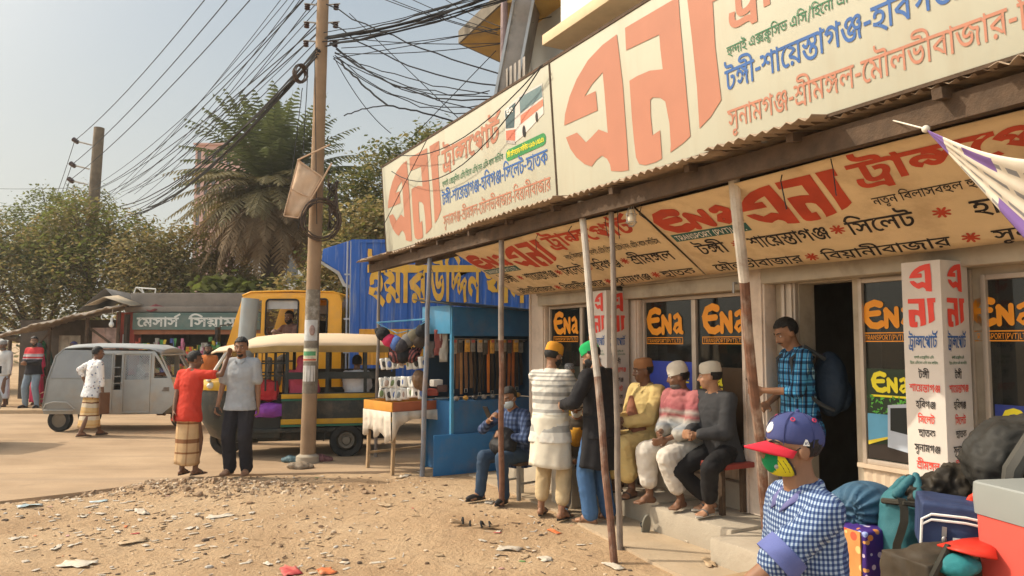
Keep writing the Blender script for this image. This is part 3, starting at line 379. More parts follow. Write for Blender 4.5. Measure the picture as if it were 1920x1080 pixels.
'3': (648, [[[267,-7,189,13,125,53,100,79,80,110,67,145,61,184,156,184,169,140,196,107,236,84,311,72,366,79,413,99,448,132,466,178,466,231,450,278,416,316,392,332,327,350,226,352,226,426,410,640,410,646,97,646,97,728,532,728,532,660,303,396,303,411,353,412,399,406,440,392,475,372,505,346,529,316,547,281,561,205,557,165,546,128,528,94,504,64,440,18,400,2,357,-7]]]),
'4': (648, [[[59,148,59,224,349,728,440,728,157,235,157,229,589,229,589,148]],[[402,0,402,170,402,454,490,454,490,0]]]),
'5': (648, [[[274,-7,201,15,142,57,103,115,87,184,177,184,188,144,213,110,269,78,315,72,370,81,415,108,448,149,465,201,465,261,447,315,413,357,366,385,310,395,241,384,185,356,98,367,141,728,524,728,524,646,219,646,194,434,233,455,278,471,359,474,419,458,470,427,511,384,541,330,556,267,555,188,527,108,503,74,474,45,402,4,361,-6]]]),
'6': (648, [[[324,-10,241,4,172,44,123,106,106,144,96,186,95,266,115,341,134,382,161,430,196,485,361,728,461,728,218,373,209,373,238,410,281,437,336,447,417,435,482,398,528,342,552,267,552,180,542,140,503,71,475,43,407,4],[351,72,398,90,435,123,459,169,467,224,459,280,435,325,398,358,351,375,297,375,250,358,213,326,189,281,181,226,189,170,213,123,250,90,297,72]]]),
'7': (648, [[[139,0,462,640,462,646,89,646,89,728,559,728,559,641,236,0]]]),
'8': (648, [[[277,-7,194,16,129,60,88,120,74,193,82,252,107,303,144,344,190,371,216,378,216,382,183,394,155,414,114,473,104,507,104,580,113,613,151,670,208,712,282,735,365,735,438,712,496,670,533,613,543,580,543,507,515,441,492,414,464,394,432,382,432,378,481,360,523,325,555,279,572,223,570,155,560,120,542,88,518,60,453,16,371,-7],[354,73,407,87,447,113,472,151,481,198,472,248,445,289,404,319,353,334,267,329,220,305,186,270,168,224,168,174,185,131,217,99,264,78],[371,421,411,441,439,473,455,514,455,560,440,601,412,631,372,651,298,656,235,631,207,601,192,560,192,514,207,473,236,441,276,421,299,416]]]),
'9': (648, [[[367,734,407,724,443,707,503,655,542,583,552,542,553,461,533,387,514,345,487,297,452,243,287,0,187,0,430,355,439,355,410,318,366,291,312,281,231,293,166,329,120,386,105,421,93,504,96,547,106,588,145,657,205,707,241,724,281,734],[297,655,250,638,213,604,189,559,181,504,189,448,213,402,250,370,297,352,351,352,398,369,435,402,459,447,467,502,459,558,435,604,398,638,351,655]]]),
'A': (690, [[[25,0,290,728,397,728,665,0,567,0,413,432,392,494,366,575,351,626,334,684,352,684,335,625,320,574,294,492,274,432,124,0]],[[158,203,158,284,532,284,532,203]]]),
'D': (722, [[[315,0,139,0,139,82,309,82,365,86,414,97,456,116,492,142,521,174,543,213,559,258,569,309,569,421,560,471,544,515,522,554,493,586,459,612,418,631,371,642,135,646,135,728,324,728,392,723,452,708,506,684,552,651,591,609,622,559,644,502,658,437,662,365,658,293,644,228,622,170,590,119,551,77,503,44,448,20,385,5]],[[181,728,181,0,88,0,88,728]]]),
'E': (601, [[[88,0,88,728,531,728,531,646,181,646,181,408,507,408,507,326,181,326,181,82,536,82,536,0]]]),
'L': (565, [[[88,0,88,728,181,728,181,82,518,82,518,0]]]),
'N': (753, [[[88,0,88,728,197,728,493,262,521,216,545,175,570,128,595,76,582,76,576,156,573,227,573,728,666,728,666,0,555,0,292,414,267,453,242,495,213,546,177,610,155,649,172,649,175,580,178,520,181,448,181,0]]]),
'O': (765, [[[383,-10,323,-5,267,10,217,35,171,70,133,113,102,164,78,224,64,290,60,363,64,437,78,503,102,563,133,614,171,657,217,692,267,717,323,732,383,737,443,732,498,717,549,692,594,657,632,614,663,563,687,503,700,437,705,363,700,290,687,224,663,164,632,113,594,70,549,35,498,10,443,-5],[383,76,425,80,464,91,500,109,533,135,561,167,584,206,601,252,611,305,615,363,611,422,601,475,584,521,561,561,533,593,464,637,425,648,341,648,301,637,232,593,204,560,181,521,164,475,153,422,150,363,153,305,164,252,181,207,204,167,232,135,265,109,301,91,341,80]]]),
'P': (639, [[[88,0,88,728,337,728,437,714,477,697,510,674,537,646,573,577,585,496,573,415,558,378,537,346,477,294,437,277,391,267,161,263,161,345,333,345,400,354,447,379,477,419,491,468,486,549,464,594,426,626,368,644,181,646,181,0]]]),
'R': (644, [[[88,0,88,728,337,728,437,715,510,677,537,650,558,619,582,545,582,461,558,388,537,357,510,331,477,310,391,285,140,282,140,365,333,365,400,372,447,394,477,429,491,476,486,556,464,598,425,628,368,644,181,646,181,0]],[[506,0,330,328,435,328,613,0]]]),
'S': (642, [[[271,-10,184,13,118,56,75,116,57,190,152,190,166,142,197,107,241,83,293,72,353,72,409,86,455,114,484,152,495,200,486,241,443,283,400,302,351,318,263,343,208,362,163,386,126,414,99,448,83,487,77,533,81,572,92,608,110,640,135,669,200,712,282,734,373,734,454,712,517,670,541,643,571,579,575,544,484,544,476,577,459,604,434,626,402,642,365,652,294,654,242,640,202,614,176,579,167,537,178,493,208,462,247,440,306,419,379,399,444,378,489,356,531,325,564,284,583,230,582,160,554,91,530,61,464,15,374,-10]]]),
'T': (646, [[[48,646,48,728,598,728,598,646,370,646,370,0,277,0,277,646]]]),
'U': (744, [[[373,-12,318,-8,268,3,222,22,183,47,150,78,123,114,104,155,92,200,88,248,88,728,181,728,181,255,191,190,222,137,270,98,335,77,410,77,475,98,523,137,553,190,563,255,563,728,656,728,656,248,652,200,641,155,621,114,594,78,562,47,522,22,477,3,427,-8]]]),
'V': (690, [[[293,0,25,728,123,728,277,296,297,235,324,152,339,101,356,44,338,44,355,103,370,154,396,236,416,296,566,728,665,728,400,0]]]),
'm': (876, [[[77,0,77,546,163,546,163,424,156,424,177,476,209,515,248,541,316,556,353,552,385,539,412,519,434,492,450,460,460,423,448,423,468,473,502,512,547,540,599,554,658,553,713,535,738,519,776,473,789,443,799,368,799,0,711,0,711,366,707,401,696,430,678,450,629,473,577,474,537,460,507,435,488,399,482,356,482,0,394,0,394,375,391,403,381,427,364,448,342,463,287,476,227,461,182,417,167,371,165,0]]]),
'r': (376, [[[77,0,77,546,162,546,162,462,168,462,199,510,249,543,310,554,354,552,354,464,276,467,231,452,196,425,173,387,165,342,165,0]]]),
}, 't': {
'ট্রান্সপোর্ট': (3723, [214,0,54,675,367,941,61,1828,40,2174,54,2890,30,3156,131,3723]),
'হুন্দাই এক্সক্লুসিভ এসি/হিনো এসি/নন এসি বাস সার্ভিস': (21387, [457,0,363,602,54,1498,10,1764,3,2294,16,2554,293,3312,292,4225,57,5021,55,5021,50,5287,43,5969,3,6690,16,6950,55,7708,50,7974,600,8656,55,9105,51,9371,61,9901,39,10247,54,10851,3,11117,16,11377,55,12135,50,12401,600,13083,39,13532,39,14136,3,14740,16,15000,55,15758,50,16024,3,16706,42,16966,54,17562,50,17828,3,18510,50,18770,54,19452,55,19718,43,19984,131,20705,50,20705]),
'টঙ্গী-শায়েস্তাগঞ্জ-হবিগঞ্জ-সিলেট-ছাতক': (15311, [30,0,307,567,56,1293,598,1559,48,1899,54,2576,61,2842,70,3188,435,3814,54,4542,22,4808,322,5464,598,6324,51,6664,55,7194,42,7460,22,8056,322,8712,598,9572,55,9912,50,10178,61,10860,47,11206,30,11937,598,12504,26,12844,54,13531,35,13797,20,14504]),
'সুনামগঞ্জ-শ্রীমঙ্গল-মৌলভীবাজার-বিয়ানীবাজার': (18605, [50,0,57,682,39,682,54,1286,44,1552,22,2174,322,2830,598,3690,232,4030,56,4722,44,4988,307,5610,47,6336,598,7067,61,7407,44,7753,67,8375,47,8641,43,9372,56,10093,42,10359,54,10955,27,11221,54,12138,46,12404,598,13000,55,13340,42,13606,70,14202,54,14828,39,15094,56,15698,42,15964,54,16560,27,16826,54,17743,46,18009]),
'টঙ্গী স্টেশনরোড কাউন্টার ০১৯৫৮-১৩৫১৫৬': (17216, [30,0,307,567,56,1293,3,1559,61,1819,434,2165,48,3148,39,3825,61,4429,46,4775,54,5371,32,5637,3,6349,20,6609,54,7416,12,7682,370,8394,54,9242,46,9508,3,10104,75,10364,76,10956,84,11548,80,12140,83,12732,598,13324,76,13664,78,14256,80,14848,76,15440,80,16032,81,16624]),
'নতুন বিলাসবহুল হুন্দাই এসি/হিনো এসি/নন এসি বাস সার্ভিস': (23896, [39,0,35,604,57,1311,39,1311,3,1915,55,2175,42,2441,47,3037,54,3768,50,4034,42,4716,457,5312,47,5914,3,6645,457,6905,363,7507,54,8403,10,8669,3,9199,16,9459,55,10217,50,10483,600,11165,55,11614,51,11880,61,12410,39,12756,54,13360,3,13626,16,13886,55,14644,50,14910,600,15592,39,16041,39,16645,3,17249,16,17509,55,18267,50,18533,3,19215,42,19475,54,20071,50,20337,3,21019,50,21279,54,21961,55,22227,43,22493,131,23214,50,23214]),
'টঙ্গী': (1559, [30,0,307,567,56,1293]),
'শায়েস্তাগঞ্জ': (4425, [48,0,54,677,61,943,70,1289,435,1915,54,2643,22,2909,322,3565]),
'হবিগঞ্জ': (2908, [51,0,55,530,42,796,22,1392,322,2048]),
'সিলেট': (2592, [55,0,50,266,61,948,47,1294,30,2025]),
'ছাতক': (2467, [26,0,54,687,35,953,20,1660]),
'সুনামগঞ্জ': (3690, [50,0,57,682,39,682,54,1286,44,1552,22,2174,322,2830]),
'শ্রীমঙ্গল': (3037, [232,0,56,692,44,958,307,1580,47,2306]),
'মৌঃবাজার': (4313, [61,0,44,346,67,968,7,1234,42,1672,54,2268,27,2534,54,3451,46,3717]),
'মৌলভীবাজার': (5593, [61,0,44,346,67,968,47,1234,43,1965,56,2686,42,2952,54,3548,27,3814,54,4731,46,4997]),
'বিয়ানীবাজার': (5265, [55,0,42,266,70,862,54,1488,39,1754,56,2358,42,2624,54,3220,27,3486,54,4403,46,4669]),
'হুন্দাই এক্সক্লুসিভ এসি': (8656, [457,0,363,602,54,1498,10,1764,3,2294,16,2554,293,3312,292,4225,57,5021,55,5021,50,5287,43,5969,3,6690,16,6950,55,7708,50,7974]),
'হিনো এসি/নন এসি বাস সার্ভিস': (12282, [55,0,51,266,61,796,39,1142,54,1746,3,2012,16,2272,55,3030,50,3296,600,3978,39,4427,39,5031,3,5635,16,5895,55,6653,50,6919,3,7601,42,7861,54,8457,50,8723,3,9405,50,9665,54,10347,55,10613,43,10879,131,11600,50,11600]),
'ইয়ার': (2018, [10,0,70,530,54,1156,46,1422]),
'উদ্দিন': (2414, [12,0,55,712,347,978,39,1810]),
'খান': (1566, [21,0,54,696,39,962]),
'মেসার্স': (2598, [61,0,44,346,50,968,54,1650,50,1916,131,2598]),
'সিয়াম': (2462, [55,0,50,266,70,948,54,1574,44,1840]),
'জন': (1521, [27,0,39,917]),
}}
def prs(q): return list(zip(q[::2], q[1::2]))
def grow(c, w):
    if not w: return c
    n = len(c); o = []
    for i in range(n):
        a, b, d = Vector(c[i - 1]), Vector(c[i]), Vector(c[(i + 1) % n])
        t1 = (b - a).normalized(); t2 = (d - b).normalized()
        n1 = Vector((-t1.y, t1.x)); n2 = Vector((-t2.y, t2.x)); k = (n1 + n2)
        k = k / max(k.length_squared / 2, .35) if k.length > 1e-6 else n1
        o.append((b.x + k.x * w, b.y + k.y * w))
    return o
def letters(mb, s, x0, x1, head, base, fn, bold=0, latin=False, lift=0):
    """one line of writing between x0 and x1, headline/cap height at head and baseline at base"""
    if latin:
        seq = []; x = 0
        for ch in s:
            if ch == ' ': x += 280; continue
            a, g = GD['l'][ch]; seq.append((g, x)); x += a
        W = x; H = 727
    else:
        W, q = GD['t'][s]; seq = [(GD['g'][g], x) for g, x in prs(q)]; H = 640
    sx = (x1 - x0) / W; sy = (head - base) / H; k = 0
    for gr, gx in seq:
        for cs in gr:
            k += 1; l = lift + .0035 + (k % 4) * .00035
            mb.flat([[(x0 + (gx + px) * sx, base + py * sy) for px, py in grow(prs(c), bold)] for c in cs], lambda x, y, d, l=l: fn(x, y, d + l))
# the shop's own big logotype, traced as outline
LG1 = [(370,218),(300,270),(230,345),(175,440),(140,530),(118,620),(114,678),(278,605),(268,505),(214,530),(250,470),(302,410),(312,520),(328,722),(283,703),(245,745),(222,768),(200,742),(177,716),(123,740),(145,800),(175,845),(215,880),(250,893),(275,858),(300,838),(325,855),(340,885),(345,918),(395,922),(430,915),(420,760),(400,480)]
LG2 = [(410,187),(665,40),(672,150),(690,350),(708,560),(725,750),(690,785),(630,830),(632,790),(625,680),(605,570),(580,550),(545,547),(533,560),(535,640),(545,740),(580,715),(590,860),(560,878),(510,892),(480,885),(465,850),(455,760),(445,650),(432,458),(470,435),(530,410),(592,405),(580,300),(575,228),(415,302)]
LG3 = [(703,17),(850,-70),(857,60),(827,75),(840,300),(870,570),(820,655),(768,712),(755,500),(730,250)]
def _sg(zx, zy):
    px, py = 1020 + zx / 2.841, zy / 2.841
    x = (px - 960) / FPX; y = (540 - py) / FPX
    r = Vector((x, math.cos(PITCH) - y * math.sin(PITCH), math.sin(PITCH) + y * math.cos(PITCH)))
    du = -r.x * math.sin(ANG) + r.y * math.cos(ANG); dv = r.x * math.cos(ANG) + r.y * math.sin(ANG); k = -.08 / 1.19
    t = (3.4 + k * (CAMH - 2.93)) / (dv - k * r.z)
    return (5.43 - du * t, CAMH + r.z * t - 2.93)
LOGO = [[_sg(*p) for p in c] for c in (LG1, LG2, LG3)]
def logo(mb, which, x0, y0, x1, y1, fn, lift=.004):
    cs = [LOGO[i] for i in which]
    xs = [p[0] for c in cs for p in c]; ys = [p[1] for c in cs for p in c]
    a, b, c0, d = min(xs), max(xs), min(ys), max(ys)
    for c in cs: mb.flat([[(x0 + (x - a) / (b - a) * (x1 - x0), y0 + (y - c0) / (d - c0) * (y1 - y0)) for x, y in c]], lambda x, y, dd: fn(x, y, dd + lift))
def ena(mb, x0, y0, x1, y1, fn, lift=.004):
    """rounded uncial E N A lettering"""
    W, H = x1 - x0, y1 - y0
    S = [([(.36, .90), (.25, .97), (.12, .88), (.06, .62), (.09, .32), (.18, .12), (.30, .09), (.38, .17)], .145), ([(.10, .55), (.33, .58)], .12),
         ([(.47, .06), (.47, .70)], .10), ([(.47, .66), (.55, .48), (.66, .12)], .125), ([(.67, .08), (.665, .72)], .10),
         ([(.80, .66), (.87, .74), (.93, .60), (.94, .10)], .11), ([(.92, .42), (.82, .36), (.78, .20), (.84, .08), (.93, .22)], .095), ([(.93, .12), (.985, .06)], .09)]
    for k, (pts, wd) in enumerate(S):
        out = stroke([(x * W, y * H) for x, y in pts], wd * W * .85)
        mb.flat([[(x0 + x, y0 + y) for x, y in out]], lambda x, y, d, k=k: fn(x, y, d + lift + k * .0004))
# ================================================================== GROUND
def fac(px, py, v):
    r = at(px, py, 1.0) - Vector((0, 0, CAMH)); du = -r.x * math.sin(ANG) + r.y * math.cos(ANG); dv = r.x * math.cos(ANG) + r.y * math.sin(ANG)
    return du * v / dv, CAMH + r.z * v / dv
def road_edge(x): return 12.9 + .9 * x if x < -3.6 else 9.66 + .12 * (x + 3.6)      # kerbless broken edge of the road
def gz(x, y):
    """height of the bare ground"""
    v = x * math.cos(ANG) + y * math.sin(ANG)
    e = y - road_edge(x)
    if v > 2.9 and e < 0: k = max(0, 1 - (v - 2.9) / .5)
    else: k = 1
    if e > -.06: return -.045
    k *= min(1, -e / .8 + .15)
    h = .030 * noise.noise((x * .9, y * .9, 1)) + .016 * noise.noise((x * 3.1, y * 3.1, 4)) + .009 * noise.noise((x * 9, y * 9, 7))
    m = .10 * math.exp(-((x + 3.75) ** 2 / .9 + (y - 8.75) ** 2 / .10)) + .05 * math.exp(-((x + 5.1) ** 2 / 1.4 + (y - 7.75) ** 2 / .08))
    ditch = -.055 * math.exp(-(e / .32) ** 2) * max(0, min(1, (-3.9 - x) / .5))
    return h * k + m + ditch
def earth_mat():
    m, nt, b = new_mat('dusty_earth'); g = N(nt); co = g('TexCoord').outputs['Object']
    c = g.ramp(g.noise(co, .8, 6, .6), [(.3, (.35, .225, .125)), (.5, (.46, .315, .185)), (.7, (.53, .385, .24))])
    c = g.mix(g.math('MULTIPLY', g.ramp2(g.noise(co, 3.2, 7, .7), .52, .72), .55), c, (.24, .15, .085))
    c = g.mix(g.math('MULTIPLY', g.ramp2(g.noise(co, 26, 4, .7), .55, .75), .5), c, (.62, .47, .32))
    c = g.mix(g.math('MULTIPLY', g.ramp2(g.noise(co, 60, 3, .7), .62, .75), .5), c, (.15, .10, .06))
    g.lk(c, b.inputs['Base Color']); b.inputs['Roughness'].default_value = .95; b.inputs['Specular IOR Level'].default_value = .15
    h = g.math('ADD', g.math('MULTIPLY', g.noise(co, 7, 6, .65), 1.5), g.math('MULTIPLY', g.noise(co, 40, 5, .7), .6))
    bn = g('Bump'); bn.inputs['Strength'].default_value = .8; bn.inputs['Distance'].default_value = .045; g.lk(h, bn.inputs['Height']); g.lk(bn.outputs[0], b.inputs['Normal'])
    return m
def road_mat():
    m, nt, b = new_mat('dusty_road'); g = N(nt); co = g('TexCoord').outputs['Object']
    mp = g('Mapping'); mp.inputs['Scale'].default_value = (.6, 1.1, 1); g.lk(co, mp.inputs[0])
    c = g.ramp(g.noise(mp.outputs[0], 1.1, 5, .6), [(.3, (.31, .21, .125)), (.55, (.41, .285, .175)), (.75, (.47, .335, .21))])
    c = g.mix(g.math('MULTIPLY', g.ramp2(g.noise(co, 30, 4, .7), .5, .75), .35), c, (.22, .17, .125))
    c = g.mix(g.math('MULTIPLY', g.ramp2(g.noise(co, 2.2, 4, .7), .62, .78), .5), c, (.24, .175, .12))
    m2 = g('Mapping'); m2.inputs['Scale'].default_value = (.12, 2.6, 1); g.lk(co, m2.inputs[0])
    c = g.mix(g.math('MULTIPLY', g.ramp2(g.noise(m2.outputs[0], 1.3, 4, .6), .52, .66), .38), c, (.23, .17, .12))       # worn wheel tracks
    g.lk(c, b.inputs['Base Color']); b.inputs['Roughness'].default_value = .9; b.inputs['Specular IOR Level'].default_value = .2
    bn = g('Bump'); bn.inputs['Strength'].default_value = .35; bn.inputs['Distance'].default_value = .01; g.lk(g.noise(co, 55, 4), bn.inputs['Height']); g.lk(bn.outputs[0], b.inputs['Normal'])
    return m
M['earth'] = earth_mat(); M['road'] = road_mat()
mb = MB()                                              # a sheet out to the horizon, finely worked near the photographer
xs = [-900, -200, -60, -25, -14] + [-9 + .11 * i for i in range(119)] + [4.2, 6, 10, 20, 60, 200, 900]
ys = [-400, -60, -10, 0, 1.5] + [2.6 + .085 * i for i in range(95)] + [10.8, 12, 16, 30, 80, 300, 1500]
mb.add([(x, y, gz(x, y) if (-9 <= x <= 4.1 and 2.6 <= y <= 10.7) else (-.045 if y > 10.7 or x < -9 else 0)) for y in ys for x in xs],
       [(j * len(xs) + i, j * len(xs) + i + 1, (j + 1) * len(xs) + i + 1, (j + 1) * len(xs) + i) for j in range(len(ys) - 1) for i in range(len(xs) - 1)])
tag(mb.build('ground', M['earth'], smooth=80, fix=False), kind='structure')
mb = MB(); xr = [-60, -30, -14, -9, -7.5] + [-6.4 + .14 * i for i in range(21)] + [-3.2, -2.2, -1, .6, 2, 6, 30]
fr = [(x, road_edge(x) + .05 * noise.noise((x * 2.3, 0, 3)) + .03 * noise.noise((x * 7, 0, 5)) if x > -9 else 3.5) for x in xr]
mb.add([(x, y, .012) for x, y in fr] + [(x, 17.6, .012) for x, y in fr] + [(x, y - .02, -.07) for x, y in fr],
       [(i, i + 1, len(xr) + i + 1, len(xr) + i) for i in range(len(xr) - 1)] + [(2 * len(xr) + i, 2 * len(xr) + i + 1, i + 1, i) for i in range(len(xr) - 1)])
tag(mb.build('road', M['road'], smooth=20), kind='structure')
mb = MB(); mb.boxb((-60, 17.6, -.1), (30, 34, .10)); tag(mb.build('far_pavement', M['earth'], bevel=.02), kind='structure')
# cement apron and raised platform in front of the shop
mb = MB(); q = [(3.72, 4.6), (3.6, 3.0), (3.55, 1.2), (5.1, 1.2), (5.1, 8.7), (4.1, 8.7), (4.0, 6.5)]
mb.plate([[(v, u) for v, u in q]], lambda x, y, d: (x, y, .022 + d), .12)
tag(mb.build('cement_apron', mat('apron_cement', (.41, .315, .21), .9, var=.1, scale=3, dirt=(.40, .29, .18), damt=.8, dscale=2.2, bump=.3, bscale=30), loc=(0, 0, 0), rz=ANG), kind='structure')
mb = MB(); mb.boxb((4.45, 5.405, 0), (5.2, 8.6, .25)); mb.boxb((4.33, 4.4, 0), (5.2, 5.4, .235)); mb.boxb((4.10, 1.2, 0), (5.2, 4.395, .21))
tag(mb.build('platform', M['conc'], rz=ANG, bevel=.02), kind='structure')

# ================================================================== SHOP BUILDING
sb = thing('shop_building', 'long low ticket-counter building with glass windows and pinkish pilasters under a tin awning', 'building', (0, 0, 0), ANG)
ffn = lambda v0: (lambda u, z, d: (v0 - d, u, z))
HOLES = [(6.75, .72, 8.18, 2.14), (4.78, .70, 6.28, 2.14), (3.76, .25, 4.26, 2.17), (2.86, .80, 3.70, 2.17), (1.3, .80, 2.80, 2.13)]
mb = MB(); mb.plate([rect(1.0, .1, 8.62, 3.3)] + [rect(a, b, c, d) for a, b, c, d in HOLES], ffn(5.0), .18)
mb.build('wall', M['shutter'], sb)
mb = MB()                                              # room behind the glass
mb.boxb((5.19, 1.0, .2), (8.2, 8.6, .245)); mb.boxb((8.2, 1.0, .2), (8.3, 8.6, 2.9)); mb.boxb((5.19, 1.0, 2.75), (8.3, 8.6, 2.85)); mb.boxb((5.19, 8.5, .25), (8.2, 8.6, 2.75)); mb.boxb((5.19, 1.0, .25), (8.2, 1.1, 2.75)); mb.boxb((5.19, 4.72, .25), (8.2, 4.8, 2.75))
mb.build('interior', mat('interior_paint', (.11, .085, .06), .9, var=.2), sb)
# upper storey
mb = MB(); uh = rect(6.3, 4.35, 7.9, 5.17)
mb.plate([rect(-2, 3.31, 9.3, 8.5), uh, rect(2.2, 4.4, 5.0, 5.17)], ffn(5.0), .2); mb.boxb((5.2, 9.1, 3.31), (12, 9.295, 8.5)); mb.boxb((5.2, -2, 8.3), (12, 9.1, 8.5))
mb.build('upper_wall', mat('upper_wall_paint', (.46, .47, .45), .85, var=.05, scale=1.5, dirt=(.34, .27, .18), damt=.55, dscale=.9), sb)
mb = MB(); mb.boxb((4.9, 8.66, 3.3), (4.996, 9.34, 8.3)); mb.build('corner_pilaster', M['white'], sb)
mb = MB(); mb.boxb((5.06, 6.3, 4.35), (5.10, 7.9, 5.17)); mb.build('upper_window', M['glass'], sb)
mb = MB()
for u in (6.32, 7.1, 7.87): mb.boxb((5.0, u - .025, 4.35), (5.055, u + .025, 5.17))
mb.build('upper_window_frame', M['alu'], sb)
ch = MB(); ch.boxb((4.42, 5.2, 5.19), (4.998, 7.40, 5.32)); chaj = ch.build('sunshade', mat('sunshade_plaster', (.66, .50, .31), .85, var=.06, dirt=(.32, .22, .14), damt=.5), sb, bevel=.015)
# round blue emblem painted on the upper wall
mb = MB(); fn = lambda x, y, d: (4.896 - d, 8.86 - x, 4.92 + y)
for k, (r, wd) in enumerate(((.27, .035), (.19, .025))):
    mb.flat([arc(0, 0, r, 0, 180, 24) + arc(0, 0, r - wd, 180, 0, 24)], lambda x, y, d: fn(x, y, .004))
letters(mb, 'জন', -.10, .12, .10, .0, fn)
mb.build('painted_emblem', mat('emblem_blue', (.05, .13, .27), .8), sb, fix=False)
# yellow slab overhang
def plan(px, py, z):
    r = at(px, py, 1) - Vector((0, 0, CAMH)); t = (z - CAMH) / r.z; x, y = r.x * t, r.y * t
    return (x * math.cos(ANG) + y * math.sin(ANG), -x * math.sin(ANG) + y * math.cos(ANG))
tip = plan(863, 82, 6.0); p1 = plan(945, 119, 6.0); p2 = plan(945, 6, 6.0)
ring = [(tip[0], tip[1]), (p1[0], p1[1]), (p1[0] + 1.2, p1[1] - .4), (p2[0] + .6, p2[1] - .7), (p2[0], p2[1])]
mb = MB(); mb.plate([ring], lambda x, y, d: (x, y, 6.17 + d), .17); mb.build('roof_overhang', [mat('overhang_plaster', (.52, .33, .09), .85, var=.08, dirt=(.16, .13, .1), damt=.6, dscale=1.4)], sb)
oc_ = mat('old_edge_concrete', (.20, .17, .13), .95, var=.2, scale=4, dirt=(.09, .08, .06), damt=.7, dscale=3, stretch=(3, 3, .5))
for a_, b_ in ((tip, p2), (tip, p1)):
    A_, B_ = Vector((*a_, 6.085)), Vector((*b_, 6.085)); n_ = (B_ - A_).cross(Vector((0, 0, 1))).normalized(); n_ = n_ if n_.dot(Vector((*tip, 0)) - Vector((*ring[2], 0))) > 0 else -n_
    mb = MB(); mb.loft([[A_ + n_ * .002 + Vector((0, 0, -.083)), A_ + n_ * .03 + Vector((0, 0, -.083)), A_ + n_ * .03 + Vector((0, 0, .10)), A_ + n_ * .002 + Vector((0, 0, .10))], [B_ + n_ * .002 + Vector((0, 0, -.083)), B_ + n_ * .03 + Vector((0, 0, -.083)), B_ + n_ * .03 + Vector((0, 0, .10)), B_ + n_ * .002 + Vector((0, 0, .10))]]); mb.build('overhang_edge', oc_, sb)
# shutter boxes and their rails
for n, (u0, u1, z0) in enumerate(((6.52, 8.2, 2.145), (4.74, 6.42, 2.145), (1.2, 4.5, 2.18))):
    mb = MB(); mb.boxb((4.82, u0, z0), (4.998, u1, z0 + .13))
    for k in range(3): mb.boxb((4.80 + .03 * k, u0 + .002, z0 + .131 + .06 * k), (4.997, u1 - .002, z0 + .18 + .06 * k))
    s = mb.build('shutter_box', M['shutter'], sb, bevel=.012)
    mb = MB(); mb.tube([(4.87, u0 + .03, z0 + .06), (4.78, u0 + .03, z0 + .06), (4.78, u0 + .03, z0 - .03)], .012); mb.build('lock_bar', M['steel'], s)
# pilasters
for u0, u1, v0, z0, z1, m in ((8.2, 8.60, 4.93, .25, 2.6, 'pink'), (6.29, 6.52, 4.93, .25, 2.14, 'pink'), (4.50, 4.77, 4.86, .24, 2.34, 'pink'), (4.27, 4.42, 4.96, .21, 2.18, 'alu')):
    mb = MB(); mb.boxb((v0, u0, z0), (4.997, u1, z1)); mb.boxb((v0 - .018, u0 + .02, z0 + .002), (v0 - .001, u0 + .055, z1 - .004)); mb.boxb((v0 - .018, u1 - .055, z0 + .002), (v0 - .001, u1 - .02, z1 - .004))
    mb.build('pilaster', M[m], sb, bevel=.008)
# window frames, glass, corrugated aprons beneath
for n, (a, b, c, d) in enumerate(HOLES):
    if n == 2: continue
    mb = MB(); w = .035; mid = {0: 7.44, 1: 5.5}.get(n)
    for x0, y0, x1, y1 in [(a, b, a + w, d), (c - w, b, c, d), (a + w, d - w, c - w, d), (a + w, b, c - w, b + w)] + ([(mid - .03, b + w, mid + .03, d - w)] if mid else []):
        mb.boxb((4.975, x0 + .001, y0 + .001), (5.03, x1 - .001, y1 - .001))
    f = mb.build('window_frame', M['alu'], sb, bevel=.004)
    mb = MB(); mb.boxb((5.005, a + w, b + w), (5.012, c - w, d - w)); mb.build('window_pane', M['glass'], f)
    mb = MB(); N_ = int((c - a) / .035); pts = []
    for i in range(N_ + 1):
        u = a + (c - a) * i / N_; o = .010 * (i % 2); pts.append((4.985 - o, u))
    mb.loft([[(v, u, .47) for v, u in pts], [(v, u, b - .03) for v, u in pts]], cap=False, loop=False)
    mb.boxb((4.95, a - .03, b - .03), (5.0, c + .03, b)); mb.build('window_apron', mat('beige_corrugated_sheet', (.60, .47, .34), .6, var=.08, dirt=(.25, .18, .12), damt=.5), sb, smooth=10)
    mb = MB(); mb.boxb((4.90, a - .05, .18), (4.999, c + .05, .465)); mb.build('plinth', M['conc'], sb, bevel=.01)
mb = MB(); mb.boxb((5.15, 3.70, .25), (5.24, 3.76, 2.2)); mb.build('door_frame', M['alu'], sb)
# decals on the glass
def decal(u_left, z0, wd, m, full=True, h=.21):
    fn = lambda x, y, d: (5.004 - d, u_left - x, z0 + y)
    mb = MB(); ena(mb, 0, .10, wd, .10 + h, fn)
    if full:
        for r in (rect(0, 0, wd, .008), rect(0, .062, wd, .07), rect(0, .0085, .008, .0615), rect(wd - .008, .0085, wd, .0615)): mb.flat([r], lambda x, y, d: fn(x, y, .004))
        letters(mb, 'TRANSPORT(PVT)LTD.', .016, wd - .016, .052, .016, fn, 7, True)
    else: mb.flat([rect(0, .05, wd, .062)], lambda x, y, d: fn(x, y, .004)); mb.flat([rect(0, .07, wd, .076)], lambda x, y, d: fn(x, y, .004))
    mb.build('window_lettering', m, sb, fix=False)
for px0, px1, pyb in ((1038, 1089, 641), (1104, 1150, 641), (1213, 1292, 645), (1317, 1412, 645), (1618, 1718, 641), (1822, 1940, 640)):
    u0, z = fac(px0, pyb, 5.0); u1, _ = fac(px1, pyb, 5.0); wd = min(u0 - u1, .56); decal(u0, z, wd, M['orange'], h=wd * .46)
